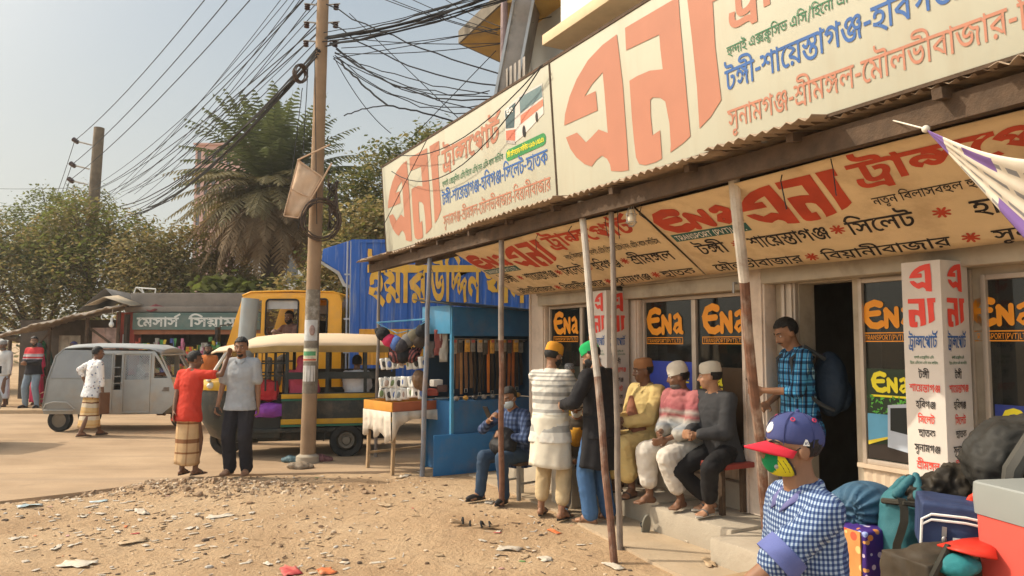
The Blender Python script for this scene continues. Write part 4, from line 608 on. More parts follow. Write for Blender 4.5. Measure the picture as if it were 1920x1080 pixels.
POST = [(0, 8.12, 7.48, .86, 1.40, (.02, .025, .02)), (1, 6.24, 5.54, .86, 1.50, (.03, .06, .40)), (1, 5.46, 4.82, .80, 1.46, (.07, .04, .02)), (3, 3.66, 2.92, .84, 1.50, (.02, .04, .02)), (4, 2.75, 1.4, .84, 1.3, (.03, .05, .25))]
leafm = mat('poster_leaves', (.03, .16, .03), .5, var=.6, scale=30)
for k, (n, u0, u1, z0, z1, c) in enumerate(POST):
    mb = MB(); mb.boxb((4.994, u1, z0), (5.0035, u0, z1)); pm = mat('poster_paper_%d' % k, c, .35, var=.15, scale=6); p = mb.build('window_poster', pm, sb)
    fn = lambda x, y, d, u0=u0, z0=z0: (4.993 - d, u0 - x, z0 + y); wd = u0 - u1; h = z1 - z0
    mb = MB(); x0 = .02 if k in (0, 2) else (wd * .5 if k == 1 else .04)
    ena(mb, x0, h - .17, x0 + .30, h - .03, fn); mb.flat([rect(x0, h - .205, x0 + .3, h - .19)], lambda x, y, d: fn(x, y, .003)); mb.build('poster_lettering', M['yellow'], p, fix=False)
    rr = random.Random(k)
    if k in (0, 1, 3):
        mb = MB()
        for i in range(260 if k == 3 else 110):
            x = rr.uniform(.01, wd - .02); y = rr.uniform(.22, .45) if k == 3 else rr.uniform(0, .3) * (1 if x > wd * .3 else .5); a = rr.uniform(0, 3.1); L = rr.uniform(.02, .045)
            if not (0 < y - .04 and y + .05 < h): continue
            mb.flat([[(x, y), (x + L * math.cos(a), y + .006 + L * math.sin(a) * .7), (x + L * .3 * math.cos(a + 1), y + L * .6)]], lambda x, y, d, i=i: fn(max(.002, min(wd - .002, x)), y, .002 + .00001 * i))
        mb.build('poster_leaves', mat('poster_leaf_bright', (.10, .40, .05), .5, var=.5, scale=40) if k == 3 else leafm, p, fix=False)
    if k == 3:                                        # the printed coach
        for nm, polys, col in (('poster_road', [[(.004, .004), (wd - .004, .004), (wd - .004, .2), (.004, .1)]], (.03, .022, .018)), ('poster_sky', [[(.004, .13), (.17, .16), (.17, .33), (.004, .33)]], (.12, .36, .55)), ('poster_kerb', [[(.004, .10), (.17, .16), (.17, .175), (.004, .13)]], (.75, .6, .05)),
                                ('poster_coach', [[(.16, .10), (.42, .06), (.60, .08), (.60, .42), (.42, .43), (.17, .40)]], (.45, .5, .58)), ('poster_windscreen', [[(.185, .22), (.41, .19), (.41, .40), (.19, .38)]], (.015, .02, .02)), ('poster_blue_flash', [[(.44, .07), (.60, .09), (.60, .17)]], (.03, .12, .5))):
            mb = MB(); i = ['poster_road', 'poster_sky', 'poster_kerb', 'poster_coach', 'poster_windscreen', 'poster_blue_flash'].index(nm)
            for q in polys: mb.flat([q], lambda x, y, d: fn(min(x, wd - .004), y, .005 + .0006 * i))
            mb.build(nm, mat(nm, col, .4, var=.1), p, fix=False)

# awning of corrugated sheets on timber beams
aw = MB(); rr = random.Random(3); u = 1.0; mats_i = 0
while u < 10.85:
    wd = rr.uniform(.75, .95); e = min(u + wd, 10.95); n = int((e - u) / .0213); off = rr.uniform(-.06, .06) + (.10 if rr.random() < .18 else 0); dz = rr.uniform(-.012, .02)
    if u < 2.6: off += .06
    rings = []
    for v in (3.30, 3.75, 4.3, 4.99):
        rings.append([(v + (off if v == 3.3 else 0) + (.006 * math.sin(i * 1.7) + .012 * noise.noise((i * .35, u, 2)) if v == 3.3 else 0), u + (e - u) * i / n + (.02 if i == n else 0), 2.895 + dz + (v - 3.3) * .14 + .013 * math.cos(i * PI / 2) + (.012 * noise.noise((u * 3 + i * .1, 4, 0)) if v == 3.3 else 0)) for i in range(n + 1)])
    aw.loft(rings, cap=False, loop=False); u = e
ao = aw.build('awning', M['rust'], sb, smooth=60)
md = ao.modifiers.new('thick', 'SOLIDIFY'); md.thickness = .004
mb = MB()
for v, z, w, h in ((3.46, 2.865, .06, .13), (3.62, 2.87, .05, .10), (4.2, 2.96, .06, .08)): mb.boxb((v, 1.0, z - h), (v + w, 10.9, z))
for k in range(12): uu = 1.2 + .86 * k; mb.box((4.15, uu, 2.965), (1.55, .05, .05), Ry(-.14))
bm_ = mb.build('awning_beam', M['wood'], ao)
rr = random.Random(12)
for k in range(9):
    mb = MB(); uu = rr.uniform(2, 9.5); mb.tube([(3.56 + rr.uniform(-.05, .2), uu, 2.80), (3.6, uu + rr.uniform(-.05, .05), 2.68), (3.62, uu + rr.uniform(-.1, .1), 2.6 - rr.uniform(0, .12))], .004, 4); mb.build('loose_tie', M['wire'], ao)

# ------------------------------------------------------------------ the two big signs over the awning
def big_sign(u_left, label, wd):
    t = thing('sign_panel', label, 'sign', shop(3.40, u_left, 2.93), ANG, 'big cream signs over the awning')
    k = -.067; P = lambda x, y, d: (k * y - d, -x, y)
    mb = MB(); mb.plate([rect(0, 0, wd, 1.19)], P, .05); mb.build('panel', M['cream'], t, bevel=.004)
    mb = MB()
    for r in (rect(-.015, 1.192, wd + .015, 1.215), rect(-.015, -.02, wd + .015, -.002), rect(-.018, 0, -.002, 1.19), rect(wd + .002, 0, wd + .018, 1.19)): mb.plate([r], lambda x, y, d: P(x, y, d + .006), .06)
    mb.build('frame', M['wood'], t)
    mb = MB()
    for x in (.4, wd / 2, wd - .4): mb.tube([(.06, -x, -.03), (-.02, -x, 1.1)], .02); mb.tube([(.02, -x, .9), (1.2, -x, .25)], .018)
    mb.build('back_strut', M['steel'], t)
    mb = MB(); logo(mb, (0, 1, 2), .17, .04, 2.03, 1.10, P); letters(mb, 'ট্রান্সপোর্ট', 2.09, 3.51, .955, .745, P, 26); mb.build('red_lettering', M['salmon'], t, fix=False)
    mb = MB(); letters(mb, 'সুনামগঞ্জ-শ্রীমঙ্গল-মৌলভীবাজার-বিয়ানীবাজার', 2.03, 4.40, .215, .095, P, 6); mb.build('route_lettering', M['salmon'], t, fix=False)
    mb = MB(); letters(mb, 'টঙ্গী-শায়েস্তাগঞ্জ-হবিগঞ্জ-সিলেট-ছাতক', 2.03, 4.38, .465, .335, P, 10); mb.build('route_lettering', M['signblue'], t, fix=False)
    mb = MB(); letters(mb, 'হুন্দাই এক্সক্লুসিভ এসি/হিনো এসি/নন এসি বাস সার্ভিস', 2.06, 3.56, .605, .545, P, 5); mb.build('service_lettering', M['signgreen'], t, fix=False)
    # printed coach
    X, Y = 3.62, .655
    for nm, c, col, l in (('coach_body', [(.02, .06), (.20, .0), (.34, .02), (.74, .13), (.745, .40), (.36, .41), (.30, .40), (.02, .36)], (.60, .55, .50), .004), ('coach_windscreen', [(.035, .17), (.20, .14), (.25, .37), (.04, .34)], (.06, .10, .11), .0055), ('coach_windows', [(.33, .24), (.735, .28), (.735, .385), (.33, .39)], (.14, .21, .22), .0055),
                          ('coach_grille', [(.03, .06), (.20, .015), (.22, .12), (.03, .15)], (.55, .16, .10), .0055), ('coach_stripe', [(.33, .14), (.74, .20), (.74, .26), (.33, .22)], (.62, .20, .12), .0058), ('coach_bumper', [(.03, .03), (.20, -.02), (.20, .01), (.03, .055)], (.40, .36, .33), .006)):
        mb = MB(); mb.flat([[(X + a, Y + b) for a, b in c]], lambda x, y, d, l=l: P(x, y, l)); mb.build(nm, mat('print_' + nm, col, .55, var=.08), t, fix=False)
    for a, b, rx, ry in ((.38, .06, .03, .055), (.62, .13, .022, .045)): mb = MB(); mb.flat([[(X + a + rx * math.cos(i * PI / 8), Y + b + ry * math.sin(i * PI / 8)) for i in range(16)]], lambda x, y, d: P(x, y, .0065)); mb.build('coach_wheel', M['black'], t, fix=False)
    mb = MB(); ena(mb, X + .07, Y + .29, X + .20, Y + .35, lambda x, y, d: P(x, y, d + .004)); mb.build('coach_lettering', M['white'], t, fix=False)
    mb = MB(); mb.flat([rrect(3.62, .508, 4.37, .618, .05)], lambda x, y, d: P(x, y, .004)); pl = mb.build('phone_plate', mat('plate_green', (.03, .22, .06), .5), t, fix=False)
    mb = MB(); letters(mb, 'টঙ্গী স্টেশনরোড কাউন্টার ০১৯৫৮-১৩৫১৫৬', 3.65, 4.34, .585, .54, lambda x, y, d: P(x, y, d + .003), 12); mb.build('phone_lettering', M['yellow'], pl, fix=False)
big_sign(9.93, 'farther cream sign panel with a printed coach, over the awning end', 4.49)
big_sign(5.425, 'nearer cream sign panel with huge red logo, above the seated men', 4.5)

# ------------------------------------------------------------------ slanting cloth banners under the awning
SK = math.atan(.44)
def star(mb, x, y, r, P):
    for k in range(4):
        a = k * PI / 4 + .2; mb.flat([stroke([(x - r * math.cos(a), y - r * math.sin(a)), (x + r * math.cos(a), y + r * math.sin(a))], r * .36, 3)], lambda X, Y, d, k=k: P(X, Y, .003 + .0004 * k))
def banner(u_left, wd, label, l1, l2):
    t = thing('cloth_banner', label, 'banner', shop(3.60, u_left, 2.74), ANG, 'slanting banners under the awning')
    def P(x, y, d):
        b = .007 * math.sin(x * 2.2 + y * 2)
        return (-y * math.cos(SK) - (d + b) * math.sin(SK), -x - .31 * y, y * math.sin(SK) - (d + b) * math.cos(SK))
    n, m_ = 46, 14; mb = MB()
    mb.add([P(wd * i / n, -1.14 * j / m_, 0) for j in range(m_ + 1) for i in range(n + 1)], [(j * (n + 1) + i, j * (n + 1) + i + 1, (j + 1) * (n + 1) + i + 1, (j + 1) * (n + 1) + i) for j in range(m_) for i in range(n)])
    o = mb.build('cloth', M['banner'], t, smooth=60); md = o.modifiers.new('thick', 'SOLIDIFY'); md.thickness = .003; md.offset = 0
    mb = MB(); ena(mb, .02, -.42, .86, -.13, lambda x, y, d: P(x, y, d)); logo(mb, (0, 1, 2), .92, -.57, 1.76, -.09, P, .004); letters(mb, 'ট্রান্সপোর্ট', 1.84, 3.2, -.10, -.30, P, 26); mb.build('red_lettering', M['bred'], t, fix=False)
    mb = MB(); mb.flat([rect(.05, -.56, .87, -.45)], lambda x, y, d: P(x, y, .003)); s = mb.build('name_strip', M['bgreen'], t, fix=False)
    mb = MB(); letters(mb, 'TRANSPORT (PVT)LTD.', .08, .84, -.47, -.54, lambda x, y, d: P(x, y, d + .003), 14, True); mb.build('strip_lettering', M['white'], s, fix=False)
    mb = MB(); letters(mb, 'নতুন বিলাসবহুল হুন্দাই এসি/হিনো এসি/নন এসি বাস সার্ভিস', 1.87, min(wd - .1, 4.0), -.45, -.53, P, 6)
    mb.build('service_lettering', M['bblack'], t, fix=False)
    for L_, h_, b_ in ((l1, -.655, -.81), (l2, -.985, -1.10)):
        for s_, a, b in L_: mb = MB(); letters(mb, s_, a, b, h_, b_, P, 12); mb.build('place_lettering', M['bblack'], t, fix=False)
    for L, y in ((l1, -.72), (l2, -1.03)):
        for (q, a, b), (q2, a2, b2) in zip(L, L[1:]): mb = MB(); star(mb, (b + a2) / 2, y, .05, P); mb.build('star_mark', M['bred'], t, fix=False)
    return t
banner(8.04, 3.42, 'farther stained cloth banner with red logo slanting under the awning beside the thin posts', [('টঙ্গী', .18, .5), ('শায়েস্তাগঞ্জ', .75, 1.4), ('সিলেট', 1.55, 1.95), ('হবিগঞ্জ', 2.12, 2.55), ('শ্রীমঙ্গল', 2.72, 3.3)], [('মৌলভীবাজার', .17, 1.0), ('বিয়ানীবাজার', 1.2, 2.0), ('সুনামগঞ্জ', 2.17, 2.75), ('ছাতক', 2.92, 3.36)])
banner(4.60, 3.9, 'nearer stained cloth banner with large red logo slanting under the awning behind the striped scarf', [('টঙ্গী', .18, .5), ('শায়েস্তাগঞ্জ', .75, 1.45), ('সিলেট', 1.6, 2.06), ('হবিগঞ্জ', 2.40, 2.95), ('শ্রীমঙ্গল', 3.1, 3.7)], [('মৌলভীবাজার', .17, 1.08), ('বিয়ানীবাজার', 1.27, 2.2), ('সুনামগঞ্জ', 2.45, 3.1), ('ছাতক', 3.3, 3.7)])

# ------------------------------------------------------------------ square sign pillars
def sign_pillar(u0, label, z1):
    t = thing('sign_pillar', label, 'pillar', shop(4.6, u0, .21), ANG, 'square lettered pillars by the windows')
    mb = MB(); mb.boxb((0, 0, 0), (.29, .262, z1 - .21)); mb.build('board', mat('pillar_board', (.62, .56, .50), .5, var=.05, dirt=(.4, .3, .2), damt=.35), t, bevel=.004)
    F1 = lambda x, y, d: (-d, .262 - x, y - .21); F2 = lambda x, y, d: (x + .01, -d, y - .21)
    red = mat('pillar_red', (.72, .06, .04), .5, var=.06)
    for fn in (F1, F2):
        mb = MB(); logo(mb, (0,), .055, 2.015, .205, z1 - .02, fn); logo(mb, (1, 2), .04, 1.79, .225, 1.975, fn); mb.build('logo_lettering', red, t, fix=False)
        for s_, h, b, x0, x1, m in (('ট্রান্সপোর্ট', 1.735, 1.66, .035, .225, 'n'), ('হুন্দাই এক্সক্লুসিভ এসি', 1.605, 1.59, .07, .2, 'g'), ('হিনো এসি/নন এসি বাস সার্ভিস', 1.57, 1.555, .04, .225, 'g'), ('টঙ্গী', 1.51, 1.465, .095, .165, 'b'), ('শায়েস্তাগঞ্জ', 1.425, 1.38, .03, .235, 'r'), ('হবিগঞ্জ', 1.32, 1.275, .07, .20, 'b'), ('সিলেট', 1.225, 1.18, .08, .19, 'r'), ('ছাতক', 1.14, 1.095, .08, .19, 'b'), ('সুনামগঞ্জ', 1.045, 1.0, .05, .22, 'b'), ('শ্রীমঙ্গল', .94, .89, .06, .21, 'r'), ('মৌঃবাজার', .83, .78, .03, .235, 'b')):
            mb = MB(); letters(mb, s_, x0, x1, h, b, fn, 12); mb.build('place_lettering', {'n': M['signblue'], 'g': M['signgreen'], 'b': M['bblack'], 'r': red}[m], t, fix=False)
sign_pillar(2.826, 'white square pillar listing destinations in red and black beside the doorway', 2.215)
sign_pillar(6.40, 'farther square pillar listing destinations, half hidden behind two thin posts', 2.235)

# ------------------------------------------------------------------ posts carrying the awning
def post(p0, p1, r, label, mats, split=None):
    t = thing('awning_post', label, 'post', (p0[0], p0[1], p0[2] - .06), 0, 'posts carrying the tin awning')
    a = Vector((0, 0, 0)); b = Vector(p1) - Vector(p0) + Vector((0, 0, .06))
    pts = [a.lerp(b, i / 8) + Vector((.006 * math.sin(i * 2 + p0[0]), .006 * math.cos(i * 1.3), 0)) * (0 < i < 8) for i in range(9)]
    k = split or 8
    mb = MB(); mb.tube(pts[:k + 1], [r * (1 - .02 * i) for i in range(k + 1)], 10); mb.build('pole', M[mats[0]], t)
    if split: mb = MB(); mb.tube([pts[k] + (pts[k] - pts[k-1]) * .001] + pts[k + 1:], r * .95, 10); mb.build('upper_pole', M[mats[1]], t)
    return t
M['postbrown'] = mat('post_brown', (.16, .075, .045), .7, var=.3, scale=14, dirt=(.62, .55, .45), damt=.7, dscale=6, stretch=(1, 1, .5))
M['postgrey'] = mat('post_grey', (.24, .20, .17), .6, metal=.2, var=.2, scale=8, dirt=(.5, .42, .33), damt=.6, dscale=3)
M['postwhite'] = mat('post_white', (.50, .45, .38), .7, var=.2, dirt=(.2, .12, .08), damt=.7, dscale=6)
M['postblue'] = mat('post_bluegrey', (.20, .22, .26), .5, metal=.3, var=.2, dirt=(.45, .3, .2), damt=.7, dscale=4)
def gp(px, py, z=0):
    v, u = plan(px, py, z); return shop(v, u, z)
def top(px, py, v):
    u, z = fac(px, py, v); return shop(v, u, z)
post(gp(1153, 1057), top(1089, 378, 3.52), .030, 'leaning brown and white painted post nearest the seated men', ('postbrown', 'postwhite'), 4)
post(gp(1163, 1030), top(1146, 398, 3.55), .026, 'straight grey steel post close behind the leaning brown post', ('postgrey', 'postgrey'))
post(gp(940, 950), top(940, 442, 3.52), .030, 'thin rusty post in front of the masked seated man', ('postbrown', 'postgrey'), 5)
post(gp(791, 893), top(806, 478, 3.52), .033, 'blue grey post beside the goods table', ('postblue', 'postblue'))
post(gp(704, 858), top(712, 497, 3.5), .026, 'thin post at the far end of the awning with caps tied to it', ('postgrey', 'postgrey'))
post(gp(1447, 1062), top(1374, 318, 3.6), .040, 'thick slanting wooden post with peeling paint behind the cap wearer', ('postbrown', 'postwhite'), 6)

# bare bulb in a wire cage
t = thing('caged_bulb', 'bulb in a wire cage hanging from the awning beam', 'lamp', shop(3.55, 4.60, 2.62), ANG)
mb = MB(); mb.ell((0, 0, .03), (.028, .028, .036)); mb.cyl((0, 0, .055), (0, 0, .10), .016, .014); mb.build('bulb', mat('bulb_glass', (.75, .66, .5), .2, var=0), t)
mb = MB()
for a in range(4): mb.tube([(.02 * math.cos(a * PI / 2), .02 * math.sin(a * PI / 2), .13), (.045 * math.cos(a * PI / 2), .045 * math.sin(a * PI / 2), .06), (.045 * math.cos(a * PI / 2), .045 * math.sin(a * PI / 2), .0), (.02 * math.cos(a * PI / 2), .02 * math.sin(a * PI / 2), -.03)], .003, 5)
for z, r in ((.06, .045), (0, .045), (-.03, .02)): mb.tube([(r * math.cos(k * PI / 6), r * math.sin(k * PI / 6), z) for k in range(13)], .003, 4)
mb.tube([(0, 0, .1), (.01, 0, .19)], .006, 5); mb.build('cage', M['steel'], t)
# air conditioner and leaning frame on the upper storey
t = thing('air_conditioner', 'boxy white outdoor unit standing on the sunshade above the dark window', 'air conditioner', shop(4.62, 6.55, 5.323), ANG)
mb = MB(); mb.boxb((-.13, -.85, 0), (.24, .55, .62)); mb.build('casing', M['white'], t, bevel=.02)
mb = MB()
for k in range(5): mb.boxb((-.135, -.7 + .11 * k, .10), (-.1305, -.64 + .11 * k, .5))
mb.build('grille', M['dark'], t)
a, b = at(951, 215, 9.35), at(1000, -40, 9.35); d = (b - a); t = thing('billboard', 'grey metal billboard leaning against the upper wall, seen edge-on', 'billboard', a, ANG)
rot = Rz(-ANG) @ d.to_track_quat('Z', 'Y').to_matrix(); L = d.length; c = Rz(-ANG) @ d / 2
ax = d.normalized(); yv = Vector((math.sin(rad(12)), math.cos(rad(12)), 0)); xv = (yv.cross(ax)).normalized(); yv = ax.cross(xv)
B = Rz(-ANG) @ Matrix((xv, yv, ax)).transposed()
mb.box(c, (.22, .5, L), B); mb.build('sheet', mat('weathered_sheet', (.25, .22, .19), .55, metal=.4, var=.2, dirt=(.30, .13, .08), damt=.6, dscale=1.5), t, bevel=.01)
mb = MB()
for sx in (-1, 1): mb.box(c + B @ Vector((sx * .125, -.26, 0)), (.035, .03, L), B)
mb.build('frame', M['steel'], t)
p0, p1_ = at(944, 130, 9.25), at(946, -20, 9.25)
t = tag((lambda m: (m.cyl((0, 0, -.1), p1_ - p0, .045), m.build('drain_pipe', mat('pipe_paint', (.30, .22, .22), .6, var=.2, dirt=(.6, .5, .45), damt=.6), loc=p0))[1])(MB()), 'vertical drain pipe at the corner under the yellow slab', 'pipe')
# ================================================================== PEOPLE
WORK = bpy.data.scenes.new('workbench')            # scratch scene where shapes are joined; removed at the end
def vox(mb, name, m, voxel, parent=None, it=4, wr=0, wf=(8, 8, 8), seed=0, fac_=.5):
    """join overlapping shapes into one continuous skin"""
    me = bpy.data.meshes.new('tmp'); me.from_pydata(mb.v, [], mb.f)
    t = bpy.data.objects.new('tmp', me); WORK.collection.objects.link(t)
    a = t.modifiers.new('r', 'REMESH'); a.mode = 'VOXEL'; a.voxel_size = voxel
    b = t.modifiers.new('s', 'SMOOTH'); b.factor = fac_; b.iterations = it
    
    with bpy.context.temp_override(scene=WORK, view_layer=WORK.view_layers[0]):
        me2 = bpy.data.meshes.new_from_object(t.evaluated_get(bpy.context.evaluated_depsgraph_get()))
    bpy.data.objects.remove(t); bpy.data.meshes.remove(me)
    me2.name = name; me2.materials.clear()
    for x in (m if isinstance(m, (list, tuple)) else [m]): me2.materials.append(x)
    if wr:
        nrm = [v.normal.copy() for v in me2.vertices]
        for v, nv_ in zip(me2.vertices, nrm):
            p = v.co; q = (p.x * wf[0] + seed, p.y * wf[1], p.z * wf[2]); n = .8 * noise.noise(q) + .9 * (.35 - abs(noise.noise((q[0] * 1.7, q[1] * 1.7, q[2] * 1.7 + 9)))) + .5 * (.3 - abs(noise.noise((q[0] * 3.3 + 4, q[1] * 3.3, q[2] * 3.3))))
            v.co = p + nv_ * (n * wr)
    me2.polygons.foreach_set('use_smooth', [True] * len(me2.polygons))
    o = bpy.data.objects.new(name, me2); COL.objects.link(o)
    if parent: o.parent = parent
    return o
def ik(s, t, a, b, pole):
    d = t - s; L = d.length
    if L > (a + b) * .999: t = s + d * ((a + b) * .999 / L); d = t - s; L = d.length
    x = (a * a - b * b + L * L) / (2 * L); h = math.sqrt(max(a * a - x * x, 0)); n = d / L
    p = Vector(pole); p = p - n * p.dot(n)
    p = p.normalized() if p.length > 1e-5 else Vector((0, -1, 0))
    return s + n * x + p * h, t
SKIN = {k: mat('skin_' + k, c, .55, var=.12, scale=14, spec=.35) for k, c in dict(brown=(.25, .125, .068), dark=(.17, .082, .045), light=(.36, .19, .11)).items()}
for k in SKIN.values(): k.node_tree.nodes['Principled BSDF'].inputs['Subsurface Weight'].default_value = .08; k.node_tree.nodes['Principled BSDF'].inputs['Subsurface Radius'].default_value = (.02, .008, .005)
HAIR = mat('hair_black', (.012, .010, .009), .55, var=.4, scale=60, bump=.6, bscale=140)
EYE = mat('eye_dark', (.02, .012, .01), .25, var=0); EYEW = mat('eye_white', (.55, .5, .46), .35, var=0)
CM = {}
def cl(name, col, rough=.85, **k):
    k.setdefault('var', .10); k.setdefault('scale', 9); k.setdefault('fold', .45)
    return mat('cloth_' + name, col, rough, bump=k.pop('bump', .12), bscale=k.pop('bscale', 220), spec=.2, **k)
class Fig:
    def __init__(s, label, x, y, z, rz, h=1.68, skin='brown', group=None, lod=1, pel=(0, 0, .93), lean=0, side=0, twist=0, rh=None, lh=None, rp=(.5, -.6, -.3), lp=(-.5, -.6, -.3),
                 rf=(.095, 0, .08), lf=(-.095, 0, .08), rk=(.1, 1, .1), lk=(-.1, 1, .1), ryaw=-12, lyaw=12, yaw=0, pitch=0, curl=.5, fat=1.0, zs=1.0):
        S = s.S = h / 1.70; s.lod = lod; s.vx = {0: .0055, 1: .0085, 2: .014}[lod]; s.seed = (x * 7 + y * 3) % 50
        V = lambda p: Vector(p) * S
        s.pel = V(pel); s.T = Rz(rad(twist)) @ Ry(rad(side)) @ Rx(-rad(lean)); T = s.T; s.fat = fat
        s.loc = lambda p: s.pel + T @ V(p)
        s.nb = s.loc((0, .0, .495)); s.sh = [s.loc((-.175 * fat, -.005, .445)), s.loc((.175 * fat, -.005, .445))]
        s.hip = [s.pel + Rz(rad(twist * .4)) @ V((-.088, 0, -.03)), s.pel + Rz(rad(twist * .4)) @ V((.088, 0, -.03))]
        hT = Rz(rad(twist + yaw)) @ Rx(-rad(lean * .35 + pitch)); s.hT = hT
        s.hc = s.nb + Rz(rad(twist + yaw * .3)) @ Rx(-rad(lean * .6 + pitch * .5)) @ V((0, .028, .153))
        s.H = lambda p: s.hc + hT @ V((p[0], p[1], p[2] * zs))
        w = [Vector((-.23, .05, .78)) if lh is None else Vector(lh), Vector((.23, .05, .78)) if rh is None else Vector(rh)]
        s.el, s.wr = [], []
        for i, pl in ((0, lp), (1, rp)):
            e, t = ik(s.sh[i], w[i] * S, .29 * S, .25 * S, pl); s.el.append(e); s.wr.append(t)
        s.kn, s.an = [], []
        for i, (f, k) in enumerate(((lf, lk), (rf, rk))):
            e, t = ik(s.hip[i], V(f), .43 * S, .41 * S, k); s.kn.append(e); s.an.append(t)
        s.fy = [Rz(rad(lyaw)), Rz(rad(ryaw))]
        mb = MB(); rc = lambda a, ra, b, rb: mb.rc(a, ra * S, b, rb * S, 10)
        E = lambda c, r: mb.ell(s.loc(c), [q * S for q in r], T, 14, 10)
        E((0, 0, 0), (.155 * fat, .11 * fat, .12)); E((0, .01, .14), (.138 * fat, .10 * fat, .15)); E((0, .005, .33), (.155 * fat, .105, .17))
        rc(s.sh[0], .052, s.loc((-.05, -.005, .46)), .058); rc(s.sh[1], .052, s.loc((.05, -.005, .46)), .058)
        rc(s.nb - T @ V((0, 0, .03)), .060, s.H((0, -.014, -.05)), .052); rc(s.loc((-.09, -.02, .45)), .045, s.loc((0, -.02, .50)), .055); rc(s.loc((.09, -.02, .45)), .045, s.loc((0, -.02, .50)), .055)
        HE = lambda c, r: mb.ell(s.H(c), [r[0] * S, r[1] * S, r[2] * S * zs], hT, 16, 12)
        HE((0, -.012, .025), (.074, .092, .092)); HE((0, .022, -.035), (.059, .066, .082)); HE((0, .050, -.094), (.028, .026, .022))
        for q in (-1, 1):
            HE((q * .076, -.008, -.012), (.010, .022, .031)); rc(s.H((0, .080, .020)), .013, s.H((q * .036, .070, .022)), .012); HE((q * .036, .058, -.035), (.022, .022, .022))
        rc(s.H((0, .085, .008)), .010, s.H((0, .103, -.034)), .0135); rc(s.H((-.014, .088, -.038)), .010, s.H((.014, .088, -.038)), .010)
        rc(s.H((-.017, .078, -.066)), .0085, s.H((.017, .078, -.066)), .0085); rc(s.H((-.014, .077, -.077)), .009, s.H((.014, .077, -.077)), .009)
        for i in (0, 1):
            q = (-1, 1)[i]
            rc(s.sh[i], .050, s.el[i], .037); rc(s.el[i], .037, s.wr[i], .025)
            f = (s.wr[i] - s.el[i]).normalized(); mid = s.loc((0, .12, .2)) - s.wr[i]; p = mid - f * mid.dot(f); p = p.normalized() if p.length > .01 else Vector((-q, 0, 0))
            a = f.cross(p) * -q; a = a if a.length else Vector((0, 1, 0))
            s.hand(mb, s.wr[i], f, p, a, curl)
            rc(s.hip[i], .080, s.kn[i], .052); rc(s.kn[i], .050, s.kn[i].lerp(s.an[i], .35), .053); rc(s.kn[i].lerp(s.an[i], .35), .053, s.an[i], .034)
            F = s.fy[i]; A = s.an[i]; dn = Vector((0, 0, -.047 * S))
            rc(A + F @ V((0, -.035, -.045)), .032, A + F @ V((0, .06, -.035)), .036); rc(A, .034, A + F @ V((0, .07, -.04)), .034)
            for k in range(5): rc(A + F @ V((.028 - .014 * k, .075, -.05)), .019, A + F @ V((.034 - .017 * k, .155 - .008 * abs(k - 1), -.062)), .0125)
        s.body = vox(mb, 'person', SKIN[skin], s.vx, it=3)
        s.body.location = (x, y, z); s.body.rotation_euler = (0, 0, rad(rz)); tag(s.body, label, 'person', group)
    def hand(s, mb, W, f, p, a, curl):
        S = s.S; B = Matrix((a, f, p)).transposed()
        mb.ell(W + f * .048 * S, (.041 * S, .052 * S, .017 * S), B, 12, 8)
        for k, L in enumerate((.068, .078, .072, .056)):
            b = W + f * .088 * S + a * (.030 - .0205 * k) * S; c1 = curl * (.7 + .1 * k); c2 = curl * (1.7 + .1 * k)
            m_ = b + (f * math.cos(c1) + p * math.sin(c1) + a * (.10 - .07 * k)) * L * .55 * S; e = m_ + (f * math.cos(c2) + p * math.sin(c2)) * L * .5 * S
            mb.rc(b, .0092 * S, m_, .0086 * S, 8); mb.rc(m_, .0086 * S, e, .0072 * S, 8)
        b = W + f * .02 * S + a * .030 * S; m_ = b + (f * .62 + a * .62 + p * .35).normalized() * .045 * S; e = m_ + (f * .8 + a * .1 + p * .5).normalized() * .032 * S
        mb.rc(b, .013 * S, m_, .0105 * S, 8); mb.rc(m_, .0105 * S, e, .0082 * S, 8)
    def sub(s, mb, name, m, **k): return mb.build(name, m, s.body, **k)
    # ---- head things
    def patch(s, name, m, c, r, keep, nu=26, nv=18, amp=0, th=.006, parent=None, f=30):
        mb = MB(); S = s.S; vs = {}
        for j in range(nv + 1):
            for i in range(nu):
                a = -PI / 2 + PI * j / nv; b = 2 * PI * i / nu; vs[i, j] = (math.cos(a) * math.cos(b), math.cos(a) * math.sin(b), math.sin(a))
        idx = {}; P = []; F = []
        def g(k):
            if k not in idx:
                x, y, z = vs[k]; n = 1 + amp * noise.noise((x * f * .1 + s.seed, y * f * .1, z * f * .1)); idx[k] = len(P)
                P.append(s.H((c[0] + x * r[0] * n, c[1] + y * r[1] * n, c[2] + z * r[2] * n)))
            return idx[k]
        for j in range(nv):
            for i in range(nu):
                q = [(i, j), ((i + 1) % nu, j), ((i + 1) % nu, j + 1), (i, j + 1)]; mx, my, mz = (sum(vs[t][k] for t in q) / 4 for k in range(3))
                if keep(mx, my, mz): F.append([g(t) for t in q])
        mb.add(P, F); o = mb.build(name, m, parent or s.body, smooth=180, fix=False)
        d = o.modifiers.new('thick', 'SOLIDIFY'); d.thickness = th * S; d.offset = 0; return o
    def hair(s, style='short'):
        if style == 'under':                           # what shows below a cap
            s.patch('hair', HAIR, (0, -.014, .030), (.0785, .096, .095), lambda x, y, z: z < .12 and ((y < -.18 and z > -.66) or (y < .02 and abs(x) > .75 and z > -.2)), amp=.04, th=.006, f=60, nu=40, nv=28); return
        s.patch('hair', HAIR, (0, -.014, .030), (.080, .098, .095), lambda x, y, z: z > .46 - .10 * abs(x) or (y < .22 and z > .05) or (y < -.12 and z > (-.66 if style == 'short' else -.95)) or (y < .10 and abs(x) > .8 and z > -.22), amp=.05, th=.010, f=60, nu=40, nv=28)
